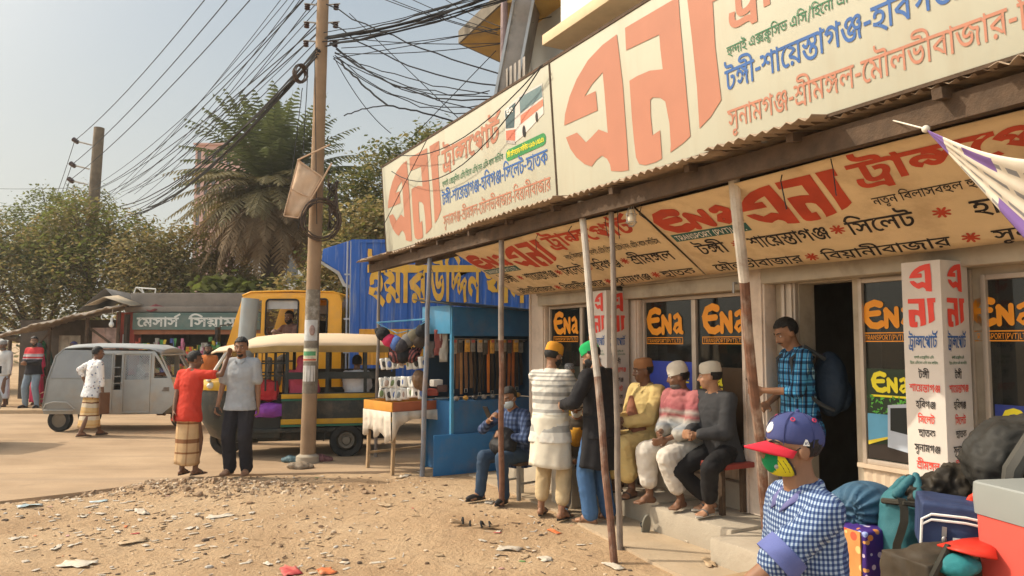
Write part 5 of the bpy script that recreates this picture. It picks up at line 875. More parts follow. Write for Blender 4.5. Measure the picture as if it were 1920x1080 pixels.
    def face(s, beard=None, mouth=True):
        S = s.S
        for q in (-1, 1):
            mb = MB(); mb.ell(s.H((q * .031, .0735, .002)), (.0125 * S, .008 * S, .0062 * S), s.hT, 10, 6); o = mb.build('eye', EYEW, s.body, smooth=180)
            mb = MB(); mb.ell(s.H((q * .031, .0785, .002)), (.0058 * S, .0045 * S, .0058 * S), s.hT, 8, 6); mb.build('iris', EYE, o, smooth=180)
        mb = MB()
        for q in (-1, 1): mb.tube([s.H((q * .014, .091, .024)), s.H((q * .033, .084, .031)), s.H((q * .050, .068, .024))], [.004 * S, .0045 * S, .002 * S], 6)
        mb.build('eyebrows', HAIR, s.body)
        if beard == 'full': s.patch('beard', HAIR, (0, .020, -.040), (.0635, .0715, .090), lambda x, y, z: (z < -.25 and y > -.35 and not (z > -.5 and abs(x) < .4 and y > .5)) or (abs(x) > .72 and z < .2 and y > -.3), amp=.05, th=.008, f=60)
        if beard in ('moustache', 'goatee', 'full'):
            mb = MB(); mb.tube([s.H((-.028, .078, -.062)), s.H((-.012, .093, -.054)), s.H((.012, .093, -.054)), s.H((.028, .078, -.062))], [.002 * S, .005 * S, .005 * S, .002 * S], 6); mb.build('moustache', HAIR, s.body)
        if beard == 'goatee': s.patch('beard', HAIR, (0, .047, -.094), (.034, .034, .032), lambda x, y, z: y > -.1 and z < .4, amp=.05, th=.005, f=60)
        if beard == 'grey': s.patch('beard', mat('hair_grey', (.13, .12, .11), .8, bump=.6, bscale=120), (0, .020, -.040), (.0635, .0715, .090), lambda x, y, z: (z < -.35 and y > -.3 and not (z > -.55 and abs(x) < .4 and y > .5)), amp=.06, th=.008, f=60)
    def skullcap(s, m, hgt=1.0, tilt=-8, flat=.5):
        mb = MB(); S = s.S; R_ = Rx(rad(tilt)); rings = []
        for z, k in ((.018, 1.0), (.045, 1.005), (.075, .97), (.10, .84 + .1 * flat), (.118, .55 + .2 * flat), (.126, .25), (.128, .02)):
            zz = .018 + (z - .018) * hgt
            rings.append([s.H(R_ @ Vector((.0815 * k * math.cos(2 * PI * i / 22), -.013 + .100 * k * math.sin(2 * PI * i / 22), zz + .010))) for i in range(22)])
        mb.loft(rings); o = s.sub(mb, 'skullcap', m, smooth=60); return o
    def mask(s, m, m2=None, slant=False):
        o = s.patch('face_mask', [m, m2 or m], (0, .024, -.046), (.066, .082, .075), (lambda x, y, z: y > .24 + .55 * z and -.90 < z < .52) if slant else (lambda x, y, z: y > .05 and -.85 < z < .42 and (y > .25 or z < .2)), th=.004, nu=44, nv=32)
        if m2:
            for p in o.data.polygons:
                c = s.hT.transposed() @ (p.center - s.hc); p.material_index = 1 if c.y > .080 * s.S else 0
        mb = MB()
        for q in (-1, 1): mb.tube([s.H((q * .064, .034, -.018)), s.H((q * .077, .008, .008)), s.H((q * .079, -.012, .0))], .0017 * s.S, 5)
        s.sub(mb, 'mask_strap', M['black'] if m2 else m)
    # ---- clothing
    PROF = ((.525, .058, .058, -.012), (.497, .070, .064, -.010), (.475, .112, .074, -.006), (.448, .155, .088, -.003), (.40, .180, .106, 0), (.30, .183, .120, .004), (.18, .168, .117, .006), (.06, .172, .122, .003), (-.06, .196, .145, 0), (-.14, .212, .158, 0), (-.2, .216, .162, 0))
    def torso(s, mb, bottom=-.14, infl=1.0, n=20):
        rings = []
        for z, rx, ry, yo in s.PROF:
            if z < bottom - .03: break
            k = 1 + (infl - 1) * .5 if z > .42 else (s.fat * infl if z > -.03 else 1 + (s.fat * infl - 1) * .25)
            rings.append([s.loc((rx * k * math.copysign(abs(math.cos(2 * PI * i / n)) ** .85, math.cos(2 * PI * i / n)), yo + ry * k * math.sin(2 * PI * i / n), z)) for i in range(n)])
        mb.loft(rings[::-1])
    def sleeve(s, mb, i, frac, r=(.072, .060, .045), flare=1.0):
        S = s.S; a, e, w = s.sh[i], s.el[i], s.wr[i]
        mb.rc(s.loc(((-.07, .07)[i], -.01, .452)), .066 * S, a, r[0] * .92 * S)
        if frac <= 1: mb.rc(a, r[0] * S * .92, a.lerp(e, frac), r[1] * S * flare)
        else: mb.rc(a, r[0] * S * .92, e, r[1] * S); mb.rc(e, r[1] * S, e.lerp(w, frac - 1), r[2] * S)
    def shirt(s, m, sl=.6, bottom=-.14, infl=1.0, name='shirt', r=(.072, .060, .045), extra=None, wr=.006, collar=None, flare=1.0, vx=None, sls=None):
        mb = MB(); s.torso(mb, bottom, infl)
        for i in (0, 1): s.sleeve(mb, i, (sls or (sl, sl))[i], r, flare)
        if extra: extra(mb)
        o = vox(mb, name, m, vx or max(s.vx * 1.25, .009), s.body, 4, wr * s.S, (7, 7, 10), s.seed)
        if collar:
            mb = MB(); S = s.S
            for q in (-1, 1):
                pts = [s.loc((q * .066 * math.cos(a), -.004 + .068 * math.sin(a), z)) for a, z in ((rad(-85), .525), (rad(-40), .528), (rad(0), .522), (rad(40), .50), (rad(75), .468))]
                out = [p + s.T @ (Vector((q * .014, .016 + .006 * k, -.036)) * S) for k, p in enumerate(pts)]
                mb.loft([pts, out], cap=False, loop=False)
            c = mb.build('collar', collar, o, smooth=60); c.modifiers.new('t', 'SOLIDIFY').thickness = .005
        return o
    def skirt(s, m, name, z0, z1, r0, r1, folds=9, amp=.02, shift=(0, 0), wr=.006, parent=None, n=64, slit=0, asp=.74, knee=None):
        """cloth hanging from z0 down to z1: lungi, tail of a long tunic"""
        S = s.S; mb = MB(); rings = []; K = 14
        for k in range(K + 1):
            t = k / K; z = z0 + (z1 - z0) * t; c = s.pel + Vector((shift[0] * t, shift[1] * t, 0)) * S; c.z = z * S
            if knee: c += Vector(knee) * S * math.sin(PI * t)
            rx = r0[0] + (r1[0] - r0[0]) * t; ry = r0[1] + (r1[1] - r0[1]) * t
            rings.append([c + Vector((rx * math.cos(2 * PI * i / n), ry * math.sin(2 * PI * i / n), .012 * t * math.sin(2 * PI * i / n * 2 + s.seed))) * S * (1 + amp * (t ** .7) * (4 * math.sin(folds * 2 * PI * i / n + s.seed + t) + 2.5 * math.sin(folds * 1.7 * 2 * PI * i / n + 3 * t)) * .5) for i in range(n)])
        mb.loft(rings, cap=False); 
        mb.add(rings[0], [tuple(range(n))])
        o = mb.build(name, m, parent or s.body, smooth=180, fix=True)
        nrm = [v.normal.copy() for v in o.data.vertices]
        for v, nv_ in zip(o.data.vertices, nrm):
            p = v.co; v.co = p + nv_ * wr * S * noise.noise((p.x * 9 + s.seed, p.y * 9, p.z * 5))
        o.modifiers.new('t', 'SOLIDIFY').thickness = .006; return o
    def trousers(s, m, to=1.0, r=(.100, .078, .064), wr=.007, name='trousers', waist=.10):
        mb = MB(); S = s.S
        mb.ell(s.pel + s.T @ Vector((0, 0, .0)), (.168 * S * s.fat, .125 * S * s.fat, .13 * S), s.T, 16, 10)
        for i in (0, 1):
            k, a = s.kn[i], s.an[i]; mb.rc(s.hip[i], r[0] * S, k, r[1] * S, 12); mb.rc(k, r[1] * S, k.lerp(a, to), r[2] * S, 12)
        return vox(mb, name, m, max(s.vx * 1.25, .009), s.body, 3, wr * S, (9, 9, 12), s.seed + 3)
    def sandals(s, m, strap=None, closed=False):
        for i in (0, 1):
            A = s.an[i]; F = s.fy[i]; S = s.S; mb = MB()
            out = [(.036 * math.cos(a) * (1 + .18 * math.sin(a)), .058 + .135 * math.sin(a)) for a in [2 * PI * k / 20 for k in range(20)]]
            mb.plate([out], lambda x, y, d: A + F @ (Vector((x, y, -.064 + d)) * S), .016 * S)
            if closed: mb.ell(A + F @ (Vector((0, .065, -.045)) * S), (.043 * S, .125 * S, .038 * S), F, 14, 8)
            o = s.sub(mb, 'shoe' if closed else 'sandal', m, smooth=50)
            if not closed:
                mb = MB(); mb.tube([A + F @ (Vector((x, .085, z)) * S) for x, z in ((-.041, -.066), (-.034, -.036), (0, -.024), (.034, -.036), (.041, -.066))], [.012 * S] * 5, 6); mb.build('strap', strap or m, o)

WOVEN = {}
def kurta_stripes(g, co):
    z = axis(g, co, 'Z'); A = (.62, .59, .52); B = (.33, .32, .29)
    return g.ramp(g.math('MULTIPLY', z, .5), [(0, A), (.407, B), (.438, A), (.470, B), (.482, A), (.497, B), (.515, A), (.540, B), (.560, A), (.578, B), (.596, A), (.620, B), (.632, A), (.646, B), (.655, A), (.667, B), (.673, A), (.683, B), (.688, A)], 'CONSTANT')
def jersey(g, co):
    z = axis(g, co, 'Z'); R_ = (.50, .035, .04); K_ = (.018, .016, .02); W_ = (.6, .5, .5)
    return g.ramp(g.math('MULTIPLY', z, .5), [(0, K_), (.585, W_), (.592, R_), (.610, K_), (.617, W_), (.630, K_), (.637, W_), (.645, R_)], 'CONSTANT')
def shawl(g, co):
    z = axis(g, co, 'Z'); n = g.math('ADD', z, g.math('MULTIPLY', g.noise(co, 4, 2), .10))
    return g.ramp(n, [(0, (.40, .37, .33)), (.70, (.42, .39, .34)), (.74, (.27, .29, .31)), (.80, (.44, .40, .35)), (.84, (.36, .11, .11)), (.88, (.42, .36, .32)), (.91, (.34, .10, .11)), (1.0, (.40, .14, .14))], 'LINEAR')
def phone(p, rot, label, parent=None):
    mb = MB(); mb.box((0, 0, 0), (.07, .145, .009)); o = mb.build('mobile_phone', mat('phone_body', (.02, .02, .022), .3), bevel=.003)
    o.location = p; o.rotation_euler = rot; return tag(o, label, 'phone')
def W(f, p): return Matrix.Rotation(f.body.rotation_euler[2], 3, 'Z') @ Vector(p) + f.body.location

# -- man in the grey shirt by the pole
f = Fig('man in grey half-sleeve shirt and black trousers standing with a phone beside the electric pole', -3.42, 9.50, .045, 176, 1.71, 'brown', rh=(.25, .13, .80), lh=(-.23, .0, .74), yaw=8, pitch=8, curl=.9, rf=(.11, .02, .08), lf=(-.10, .02, .08))
f.hair(); f.face('goatee'); gs = cl('grey_shirt', (.33, .34, .35)); f.shirt(gs, .75, -.16, 1.03, collar=gs, flare=1.15)
f.trousers(cl('black_trousers', (.022, .02, .024)), 1.0, (.104, .088, .078)); f.sandals(mat('tan_sandal', (.20, .11, .06), .7))
phone(W(f, f.wr[1] + Vector((0, .03, -.09))), (rad(80), 0, rad(170)), 'small phone in the hand of the grey-shirted man')
# -- man in the red shirt and lungi
f = Fig('man in red shirt and brown checked lungi seen from behind, raising one arm', -4.02, 9.36, .055, -22, 1.53, 'dark', lean=6, rh=(.46, .22, 1.60), rp=(.6, -.2, -.8), lh=(-.10, -.16, .86), lp=(-1, -.5, .1), yaw=-38, pitch=4, curl=.35, rf=(.12, .03, .08), lf=(-.07, -.02, .08))
f.hair(); f.face(); f.shirt(cl('red_shirt', (.52, .045, .025)), .62, -.17, 1.02, flare=1.12, wr=.009)
lm = cl('brown_lungi', (1, 1, 1), pattern=weave(.20, .36, [(0, (.62, .45, .28)), (.42, (.45, .28, .16)), (.5, (.62, .45, .28)), (.78, (.5, .33, .2)), (.84, (.62, .46, .3))], [(0, (.85, .78, .66)), (.3, (.38, .24, .16)), (.36, (.8, .72, .6)), (.66, (.36, .22, .15)), (.80, (.82, .75, .62))]))
f.skirt(lm, 'lungi', 1.0, .15, (.150, .108), (.182, .148), 5, .012); f.sandals(mat('dark_sandal', (.05, .035, .028), .7))
# -- man walking on the road
f = Fig('man in white patterned shirt and striped lungi walking past the grey auto rickshaw', -7.5, 13.45, .012, -35, 1.60, 'dark', lean=5, lh=(-.36, .02, 1.02), lp=(-1, -.4, -.2), rh=(.27, .06, .80), yaw=-15, rf=(.05, -.22, .10), lf=(-.10, .20, .08), curl=.6)
f.hair(); f.face(); f.shirt(cl('printed_shirt', (1, 1, 1), pattern=spots((.74, .72, .70), [(.12, .16, .32), (.30, .20, .18), (.16, .18, .24)], 17, .26)), 1.5, -.20, 1.08, wr=.008)
f.skirt(cl('striped_lungi', (1, 1, 1), pattern=bands('Z', .225, [(0, (.60, .40, .18)), (.3, (.62, .52, .38)), (.62, (.17, .07, .035)), (.72, (.60, .42, .22)), (.9, (.55, .33, .12))], .05)), 'lungi', 1.0, .17, (.150, .108), (.22, .18), 5, .014, (-.05, -.02)); f.sandals(mat('dark_sandal', (.05, .035, .028), .7))
mb = MB()
mb.box((0, 0, 0), (.05, .17, .38)); o = mb.build('folder_bag', mat('brown_leather', (.13, .06, .03), .6, var=.2), bevel=.01, loc=W(f, f.wr[1] + Vector((.03, .02, -.20))), rz=rad(-35)); tag(o, 'brown flat bag carried by the man crossing the road', 'bag')

# -- the far group at the left
f = Fig('man in pale tunic and skullcap at the left edge of the photo', -12.55, 18.5, .1, 175, 1.62, 'dark', lod=2, rh=(.12, .22, 1.0), curl=.7); f.hair('under'); f.face('grey'); f.skullcap(cl('grey_cap', (.28, .27, .25)))
f.shirt(cl('pale_tunic', (.52, .50, .46)), 1.9, -.14, 1.05); f.skirt(cl('pale_blue_lungi', (.50, .53, .58)), 'lungi', 1.0, .22, (.165, .125), (.185, .15), 5, .012); f.sandals(mat('dark_sandal', (.05, .035, .028), .7))
def veiled(label, x, y, h, rz, dress, scarf, z=.1, skin='brown'):
    f = Fig(label, x, y, z, rz, h, skin, lod=2, rh=(.14, .18, .98), lh=(-.14, .18, .98)); f.face()
    f.shirt(dress, 1.95, -.12, 1.04, name='dress_top'); f.skirt(dress, 'dress', 1.02, .10, (.165, .125), (.20, .16), 7, .02)
    mb = MB(); S = f.S; mb.ell(f.H((0, -.022, .02)), (.092 * S, .108 * S, .112 * S), f.hT, 14, 10); mb.ell(f.H((0, -.03, -.09)), (.085 * S, .09 * S, .1 * S), f.hT, 12, 8); f.torso(mb, .26, 1.07)
    o = vox(mb, 'headscarf', scarf, .014, f.body, 3, .006, (9, 9, 6), f.seed); me = o.data
    bm = bmesh.new(); bm.from_mesh(me); bmesh.ops.delete(bm, geom=[q for q in bm.faces if (lambda c: c.y > .055 * S and abs(c.x) < .052 * S and -.10 * S < c.z < .07 * S)(f.hT.transposed() @ (q.calc_center_median() - f.hc))], context='FACES'); bm.to_mesh(me); bm.free()
    return f
veiled('woman with a bright green headscarf standing at the far left behind the others', -12.05, 19.2, 1.62, 185, cl('dark_green_dress', (.03, .07, .05)), cl('green_scarf', (.02, .19, .07)), skin='dark')
veiled('woman in crimson dress half hidden behind the man in the striped jersey', -11.85, 18.75, 1.55, 150, cl('crimson_dress', (.45, .02, .07)), cl('grey_scarf', (.10, .09, .10)))
veiled('woman in a dark blue robe and veil standing behind the grey rickshaw tail', -11.05, 18.9, 1.60, 170, cl('navy_dress', (.02, .018, .03)), cl('indigo_scarf', (.06, .05, .13)), skin='dark')
f = Fig('man in red and black striped jersey and jeans with hands clasped before him', -11.6, 18.2, .1, 172, 1.72, 'brown', lod=2, rh=(.05, .26, 1.08), lh=(-.05, .26, 1.06), yaw=35, curl=.9, rf=(.16, .02, .08), lf=(-.14, 0, .08)); f.hair(); f.face('full')
f.shirt(cl('jersey', (1, 1, 1), pattern=jersey), 1.95, -.12, 1.03); f.trousers(cl('faded_jeans', (.20, .25, .30)), 1.0); f.sandals(mat('dark_shoe', (.03, .025, .025), .6), closed=True)
f = Fig('man in an orange shirt standing before the grocery stall', -7.05, 17.4, .012, 178, 1.62, 'dark', lod=2, yaw=20); f.hair(); f.face('full'); f.shirt(cl('orange_shirt', (.45, .13, .03)), 1.9, -.14); f.trousers(cl('drab_trousers', (.12, .10, .08))); f.sandals(mat('dark_sandal', (.05, .035, .028), .7))

# -- masked man seated on a stool
f = Fig('young man in surgical mask sitting on a stool behind the thin rusty post', .07, 8.25, .02, 138, 1.62, 'brown', pel=(0, 0, .50), lean=12, rh=(.10, .36, .90), rp=(1, -.2, -.8), lh=(-.06, .30, .72), lp=(-1, -.2, -.6), rf=(.20, .42, .08), lf=(-.13, .38, .08), yaw=8, pitch=12, curl=1.0)
f.hair(); f.face(); f.mask(cl('mask_blue', (.50, .58, .62))); f.shirt(cl('blue_check', (1, 1, 1), pattern=weave(.05, .05, [(0, (.10, .14, .25)), (.5, (.04, .06, .12))], [(0, (.9, .9, .9)), (.5, (.45, .5, .6))])), 1.55, -.12, 1.03); f.trousers(cl('dark_jeans', (.035, .06, .10)), 1.0, (.098, .075, .06)); f.sandals(mat('black_shoe', (.02, .018, .018), .6), closed=True)
mb = MB(); S = .96; mb.ell((0, 0, 0), (.15, .10, .15), None, 14, 10); mb.ell((.02, .02, -.06), (.17, .11, .10), None, 14, 10)
o = vox(mb, 'shoulder_bag', cl('black_bag', (.018, .017, .018), .6), .012, None, 4, .012, (9, 9, 7), 4); o.location = W(f, (-.02, .24, .62)); o.rotation_euler = (0, 0, rad(138)); tag(o, 'black cloth bag on the lap of the masked seated man', 'bag')
phone(W(f, f.wr[1] + Vector((0, .05, .07))), (rad(60), 0, rad(138)), 'phone held up before the face of the masked seated man')
# -- striped tunic, orange cap
f = Fig('man in grey and white striped tunic and orange skullcap seen from behind', .37, 7.28, .02, -28, 1.66, 'brown', lean=3, rh=(.14, .36, 1.06), lh=(-.02, .38, 1.06), rp=(.8, -.5, -.6), yaw=-24, pitch=14, curl=.8, rf=(.13, -.03, .08), lf=(-.13, .05, .08), fat=1.02)
f.hair('under'); f.face('full'); f.skullcap(cl('orange_cap', (.62, .27, .03)), 1.05, -4, .9)
ks = cl('striped_tunic', (1, 1, 1), pattern=kurta_stripes); f.shirt(ks, 1.85, -.20, 1.08, name='tunic', wr=.010)
f.skirt(cl('tunic_tail', (.66, .60, .48)), 'tunic_tail', 1.0, .50, (.188, .148), (.215, .19), 6, .014); f.trousers(cl('khaki_trousers', (.50, .38, .22)), .72, (.105, .082, .072)); f.sandals(mat('slipper_dark', (.03, .025, .022), .7))
# -- black tunic, green cap
f = Fig('man in long black tunic, jeans and bright green skullcap facing the man in stripes', .83, 7.08, .02, 48, 1.68, 'light', lean=4, lh=(-.24, .26, 1.10), lp=(-.8, -.5, -.6), rh=(.02, .36, 1.10), rp=(.8, -.6, -.5), yaw=10, pitch=26, curl=.8, rf=(.12, .0, .08), lf=(-.09, .06, .08))
f.hair('under'); f.face('full'); f.skullcap(cl('green_cap', (.02, .40, .12)), 1.0, -2, .7); bk = cl('black_tunic', (.018, .017, .019)); f.shirt(bk, 1.9, -.14, 1.08, name='tunic', r=(.080, .068, .052), wr=.009)
f.skirt(bk, 'tunic_tail', 1.0, .52, (.185, .140), (.25, .18), 6, .02); f.trousers(cl('blue_jeans', (.06, .13, .26)), .98, (.105, .085, .075)); f.sandals(mat('tan_sandal', (.30, .17, .08), .7))
phone(W(f, f.wr[1] + Vector((-.03, .07, .03))), (rad(40), 0, rad(48)), 'phone held between the two standing men in skullcaps')
# -- boy with patterned cap, child with white cover
f = Fig('boy in green and yellow shirt and patterned grey cap standing behind the two men', .66, 8.62, .25, 182, 1.20, 'light'); f.hair('under'); f.face(); f.skullcap(cl('patterned_cap', (1, 1, 1), pattern=spots((.16, .16, .17), [(.45, .45, .43), (.3, .3, .3)], 60, .35)), .85, -4, .95)
f.shirt(cl('green_yellow_shirt', (1, 1, 1), pattern=bands('X', .40, [(0, (.55, .38, .03)), (.42, (.16, .26, .03)), (.62, (.55, .38, .03))])), 1.2, -.14); f.trousers(cl('drab_trousers', (.12, .10, .08))); f.sandals(mat('dark_sandal', (.05, .035, .028), .7))
f = Fig('child in white hood, mask and mustard vest sitting between the two standing men', .67, 7.85, .02, 176, 1.40, 'brown', pel=(0, 0, .60), lean=14, rh=(.10, .28, .62), lh=(-.10, .28, .62), rf=(.14, .40, .08), lf=(-.14, .40, .08), pitch=10, curl=.9); f.face(); f.mask(cl('mask_pale', (.6, .64, .66)))
wc = cl('white_hood', (.70, .66, .58)); f.patch('hood', wc, (0, -.014, .026), (.088, .106, .104), lambda x, y, z: not (y > .35 and z < .40) and z > -.8, amp=.03, th=.01)
f.shirt(cl('dark_jacket', (.10, .08, .06)), 1.95, -.12, 1.06, name='jacket', r=(.082, .07, .055)); f.patch('vest', cl('mustard', (.45, .22, .02)), (0, -.09, -.36), (.165, .24, .20), lambda x, y, z: y > .72 and abs(x) < .5, th=.01)
f.trousers(cl('grey_trousers', (.30, .29, .28)), .95); f.sandals(mat('blue_slipper', (.12, .20, .28), .6))

# -- three men on the bench
SEAT = dict(pel=(0, .02, .545), rf=(.13, .36, .08), lf=(-.13, .36, .08))
def bench_at(v, u, z=.25): return (*shop(v, u)[:2], z)
f = Fig('man in pale yellow robe and brown skullcap, farthest of the three on the bench', *bench_at(4.72, 5.86), 122, 1.66, 'dark', **{**SEAT, 'rf': (.12, .34, .08), 'lf': (-.16, .38, .08)}, lean=3, rh=(.02, .36, .72), lh=(-.06, .38, .70), yaw=-22, pitch=2, curl=.8); f.hair('under'); f.face(); f.skullcap(cl('brown_cap', (.30, .14, .06)), .95, -4, .9)
yr = cl('yellow_robe', (.62, .46, .19))
def lap(mb, f=f):
    S = f.S
    for i in (0, 1): mb.rc(f.hip[i], .115 * S, f.kn[i] + Vector((0, .02, .01)), .095 * S); mb.rc(f.kn[i] + Vector((0, .02, 0)), .095 * S, f.kn[i].lerp(f.an[i], .62) + Vector((0, .02, 0)), .10 * S)
    mb.rc(f.kn[0], .085 * S, f.kn[1], .085 * S); k = (f.kn[0] + f.kn[1]) / 2; a = (f.an[0] + f.an[1]) / 2; mb.rc(k, .09 * S, k.lerp(a, .6), .095 * S); mb.rc(f.pel, .12 * S, k, .08 * S)
f.shirt(yr, 1.95, -.06, 1.06, name='robe', extra=lap, wr=.013, r=(.078, .066, .055), collar=yr)
mb = MB(); pts = [f.loc((.10, .105, .40)), f.loc((.06, .15, .26)), f.loc((.0, .17, .12)), f.loc((-.06, .18, .05))]; mb.tube(pts, [.03, .055, .075, .06], 10); mb.ell(f.loc((-.03, .15, .06)), (.09, .06, .09)); vox(mb, 'scarf', cl('rust_scarf', (.36, .15, .09)), .011, f.body, 3, .008, (10, 10, 10), 2)
f.sandals(mat('dark_sandal', (.05, .035, .028), .7))
f = Fig('old barefoot man in a rose and grey shawl, middle of the three on the bench', *bench_at(4.72, 5.28), 122, 1.62, 'dark', **{**SEAT, 'rf': (.14, .40, .08), 'lf': (-.17, .30, .08)}, lean=9, rh=(.06, .34, .66), lh=(-.06, .36, .62), yaw=-38, pitch=2, curl=.7); f.face('grey'); f.skullcap(cl('white_cap', (.62, .57, .48)), 1.15, -12, .2); f.hair('under')
def wrap(mb, f=f):
    S = f.S; mb.ell(f.loc((0, .01, .44)), (.16 * S, .125 * S, .075 * S), f.T); mb.ell(f.loc((0, .03, .50)), (.10 * S, .10 * S, .05 * S), f.T); mb.ell(f.loc((.02, .09, .36)), (.15 * S, .07 * S, .13 * S), f.T)
f.shirt(cl('shawl', (1, 1, 1), pattern=shawl), 1.5, -.04, 1.13, name='shawl', extra=wrap, wr=.014, r=(.092, .085, .07)); f.trousers(cl('white_pyjama', (.58, .53, .46)), .66, (.118, .10, .085), wr=.011, name='pyjama')
f = Fig('youth in charcoal sweater and pale skullcap, nearest of the three on the bench', *bench_at(4.74, 4.90), 118, 1.63, 'light', pel=(0, .0, .56), lean=10, rh=(.06, .34, .70), lh=(-.02, .32, .69), yaw=-46, pitch=-2, rf=(.06, .10, .08), lf=(-.10, .26, .08), lk=(-.5, 1, .1), rk=(.3, 1, .2), curl=.9); f.hair('under'); f.face(); f.skullcap(cl('pale_cap', (.50, .46, .38)), 1.0, -6, .8)
f.shirt(cl('charcoal_sweater', (.045, .045, .048)), 1.85, -.12, 1.06, name='sweater', r=(.078, .07, .052), wr=.008); f.trousers(cl('black_track', (.018, .017, .018)), .74, (.10, .08, .072)); f.sandals(mat('pale_slide', (.50, .45, .38), .7), mat('dark_strap', (.10, .09, .08), .7))
# -- man in the doorway with a phone
px, py = 2.30, 6.02
f = Fig('man in blue checked shirt with a backpack looking at his phone in the doorway', px, py, .24, 92, 1.66, 'brown', lean=4, lh=(-.09, .33, 1.10), lp=(-.5, -.7, -.6), rh=(.16, .20, .98), yaw=6, pitch=24, curl=.8); f.hair(); f.face('moustache')
f.shirt(cl('plaid', (1, 1, 1), pattern=weave(.085, .085, [(0, (.06, .28, .50)), (.36, (.02, .035, .07)), (.62, (.03, .18, .38)), (.82, (.30, .50, .60)), (.88, (.02, .10, .25))], [(0, (1.0, 1.0, 1.0)), (.40, (.25, .28, .32)), (.68, (.8, .9, 1.0)), (.80, (1.5, 1.5, 1.3)), (.86, (.5, .55, .6))], ax='D')), 1.25, -.20, 1.06, wr=.008, collar=cl('plaid_collar', (.02, .05, .10)))
f.trousers(cl('dark_trousers', (.03, .03, .035))); f.sandals(mat('dark_shoe', (.03, .025, .025), .6), closed=True)
phone(W(f, f.wr[0] + Vector((.01, .09, .03))), (rad(62), 0, rad(92)), 'black phone in the hand of the man in the doorway')
bp = thing('backpack', 'dark blue backpack worn by the man in the doorway', 'backpack', W(f, (0, -.20, 1.12)), rad(92))
mb = MB(); mb.ell((0, -.05, 0), (.17, .13, .26), None, 16, 12); mb.ell((0, -.14, -.08), (.13, .08, .14), None, 14, 10); vox(mb, 'bag_body', cl('navy_bag', (.02, .035, .06), .6), .011, bp, 3, .008, (8, 8, 8), 5)
for q in (-1, 1):
    mb = MB(); mb.tube([(q * .10, .03, .20), (q * .12, .20, .30), (q * .135, .315, .20), (q * .15, .30, .0), (q * .16, .10, -.15), (q * .12, -.02, -.2)], .017, 6); mb.build('strap', cl('strap_grey', (.05, .055, .06)), bp)

# -- the cap wearer in the foreground
f = Fig('person in blue checked shirt, red-brimmed cap and yellow mask, nearest the photographer', .935, 2.38, -.012, 97, 1.49, 'brown', lod=0, lh=(-.10, .45, 1.02), lp=(0, -.3, -1), rh=(.24, .10, .86), lean=4, yaw=0, pitch=-2, curl=.7, fat=.88, zs=.87)
f.hair('under'); f.face(); f.mask(cl('mask_yellow', (.66, .54, .02), bscale=90), cl('mask_green', (.01, .20, .07)), slant=True)
blk = mat('mask_trim', (.03, .02, .02), .7); mb = MB(); S = f.S
for q in (-1, 1):
    mb = MB(); edge = []
    for k in range(9):
        zz = .50 - .17 * k; yy = .24 + .55 * zz; xx = math.sqrt(max(0, 1 - yy * yy - zz * zz)); edge.append(f.H((q * .0672 * xx, .024 + .0835 * yy, -.046 + .0765 * zz)))
    mb.tube(edge, .0042 * S, 6)
    for o_ in (.22, .40): mb.tube([f.H((q * .0672 * math.sqrt(max(0, 1 - (.24 + o_ + .55 * zz) ** 2 - zz * zz)), .024 + .0835 * (.24 + o_ + .55 * zz), -.046 + .0765 * zz)) for zz in (-.62, -.4, -.18, .02)], .0016 * S, 5)
    mb.build('mask_trim', blk, f.body)
for q in (-1, 1): mb = MB(); mb.ell(f.H((q * .048, .082, -.070)), (.004 * S, .008 * S, .008 * S), f.hT, 10, 8); mb.build('mask_valve', M['steel'], f.body)
chk = cl('blue_white_check', (1, 1, 1), pattern=weave(.0155, .0155, [(0, (.36, .44, .54)), (.5, (.08, .125, .26))], [(0, (1.0, 1.0, 1.0)), (.5, (.28, .34, .48))], ax='D'), bscale=300)
f.shirt(chk, .80, -.16, 1.10, wr=.008, flare=1.12, vx=.007, collar=cl('violet_lining', (.14, .14, .30)), r=(.068, .060, .045)); f.trousers(cl('dark_trousers', (.03, .03, .035))); f.sandals(mat('dark_sandal', (.05, .035, .028), .7))
mb = MB(); e = f.sh[0].lerp(f.el[0], .80); d = (f.el[0] - f.sh[0]).normalized(); mb.tube([e - d * .05, e - d * .02, e + d * .008], [.076 * S, .079 * S, .081 * S], 22); mb.build('sleeve_cuff', cl('violet_cuff', (.12, .14, .33)), f.body)
navy = cl('cap_navy', (.055, .065, .17), bscale=260); cap = None
mb = MB(); Rg = []; R_ = Rx(rad(5))
for z, k, yo in ((-.005, 1.0, 0), (.03, 1.03, 0), (.065, 1.0, .002), (.095, .86, .003), (.118, .60, .002), (.130, .3, 0), (.134, .02, 0)):
    Rg.append([f.H(R_ @ Vector((.081 * k * math.cos(2 * PI * i / 28), -.012 + yo + .101 * k * math.sin(2 * PI * i / 28), z + .012 + (-.018 if math.sin(2 * PI * i / 28) < -.3 and z < 0 else 0)))) for i in range(28)])
mb.loft(Rg); cap = mb.build('baseball_cap', navy, f.body, smooth=70)
cap.modifiers.new('s', 'SUBSURF').render_levels = 2
for v in cap.data.vertices: v.co += (v.co - f.hc).normalized() * .0035 * noise.noise(v.co * 22)
for k in range(6):
    mb = MB(); a_ = 2 * PI * k / 6 + .26; mb.tube([f.H(R_ @ Vector((.0815 * q_ * math.cos(a_), -.012 + yo + .1015 * q_ * math.sin(a_), z + .0125))) for z, q_, yo in ((.0, 1.005, 0), (.03, 1.03, 0), (.065, 1.0, .002), (.095, .865, .003), (.118, .605, .002), (.131, .3, 0))], .0013, 5); mb.build('cap_seam', cl('cap_thread', (.035, .04, .12)), cap)
mb = MB(); vis = []
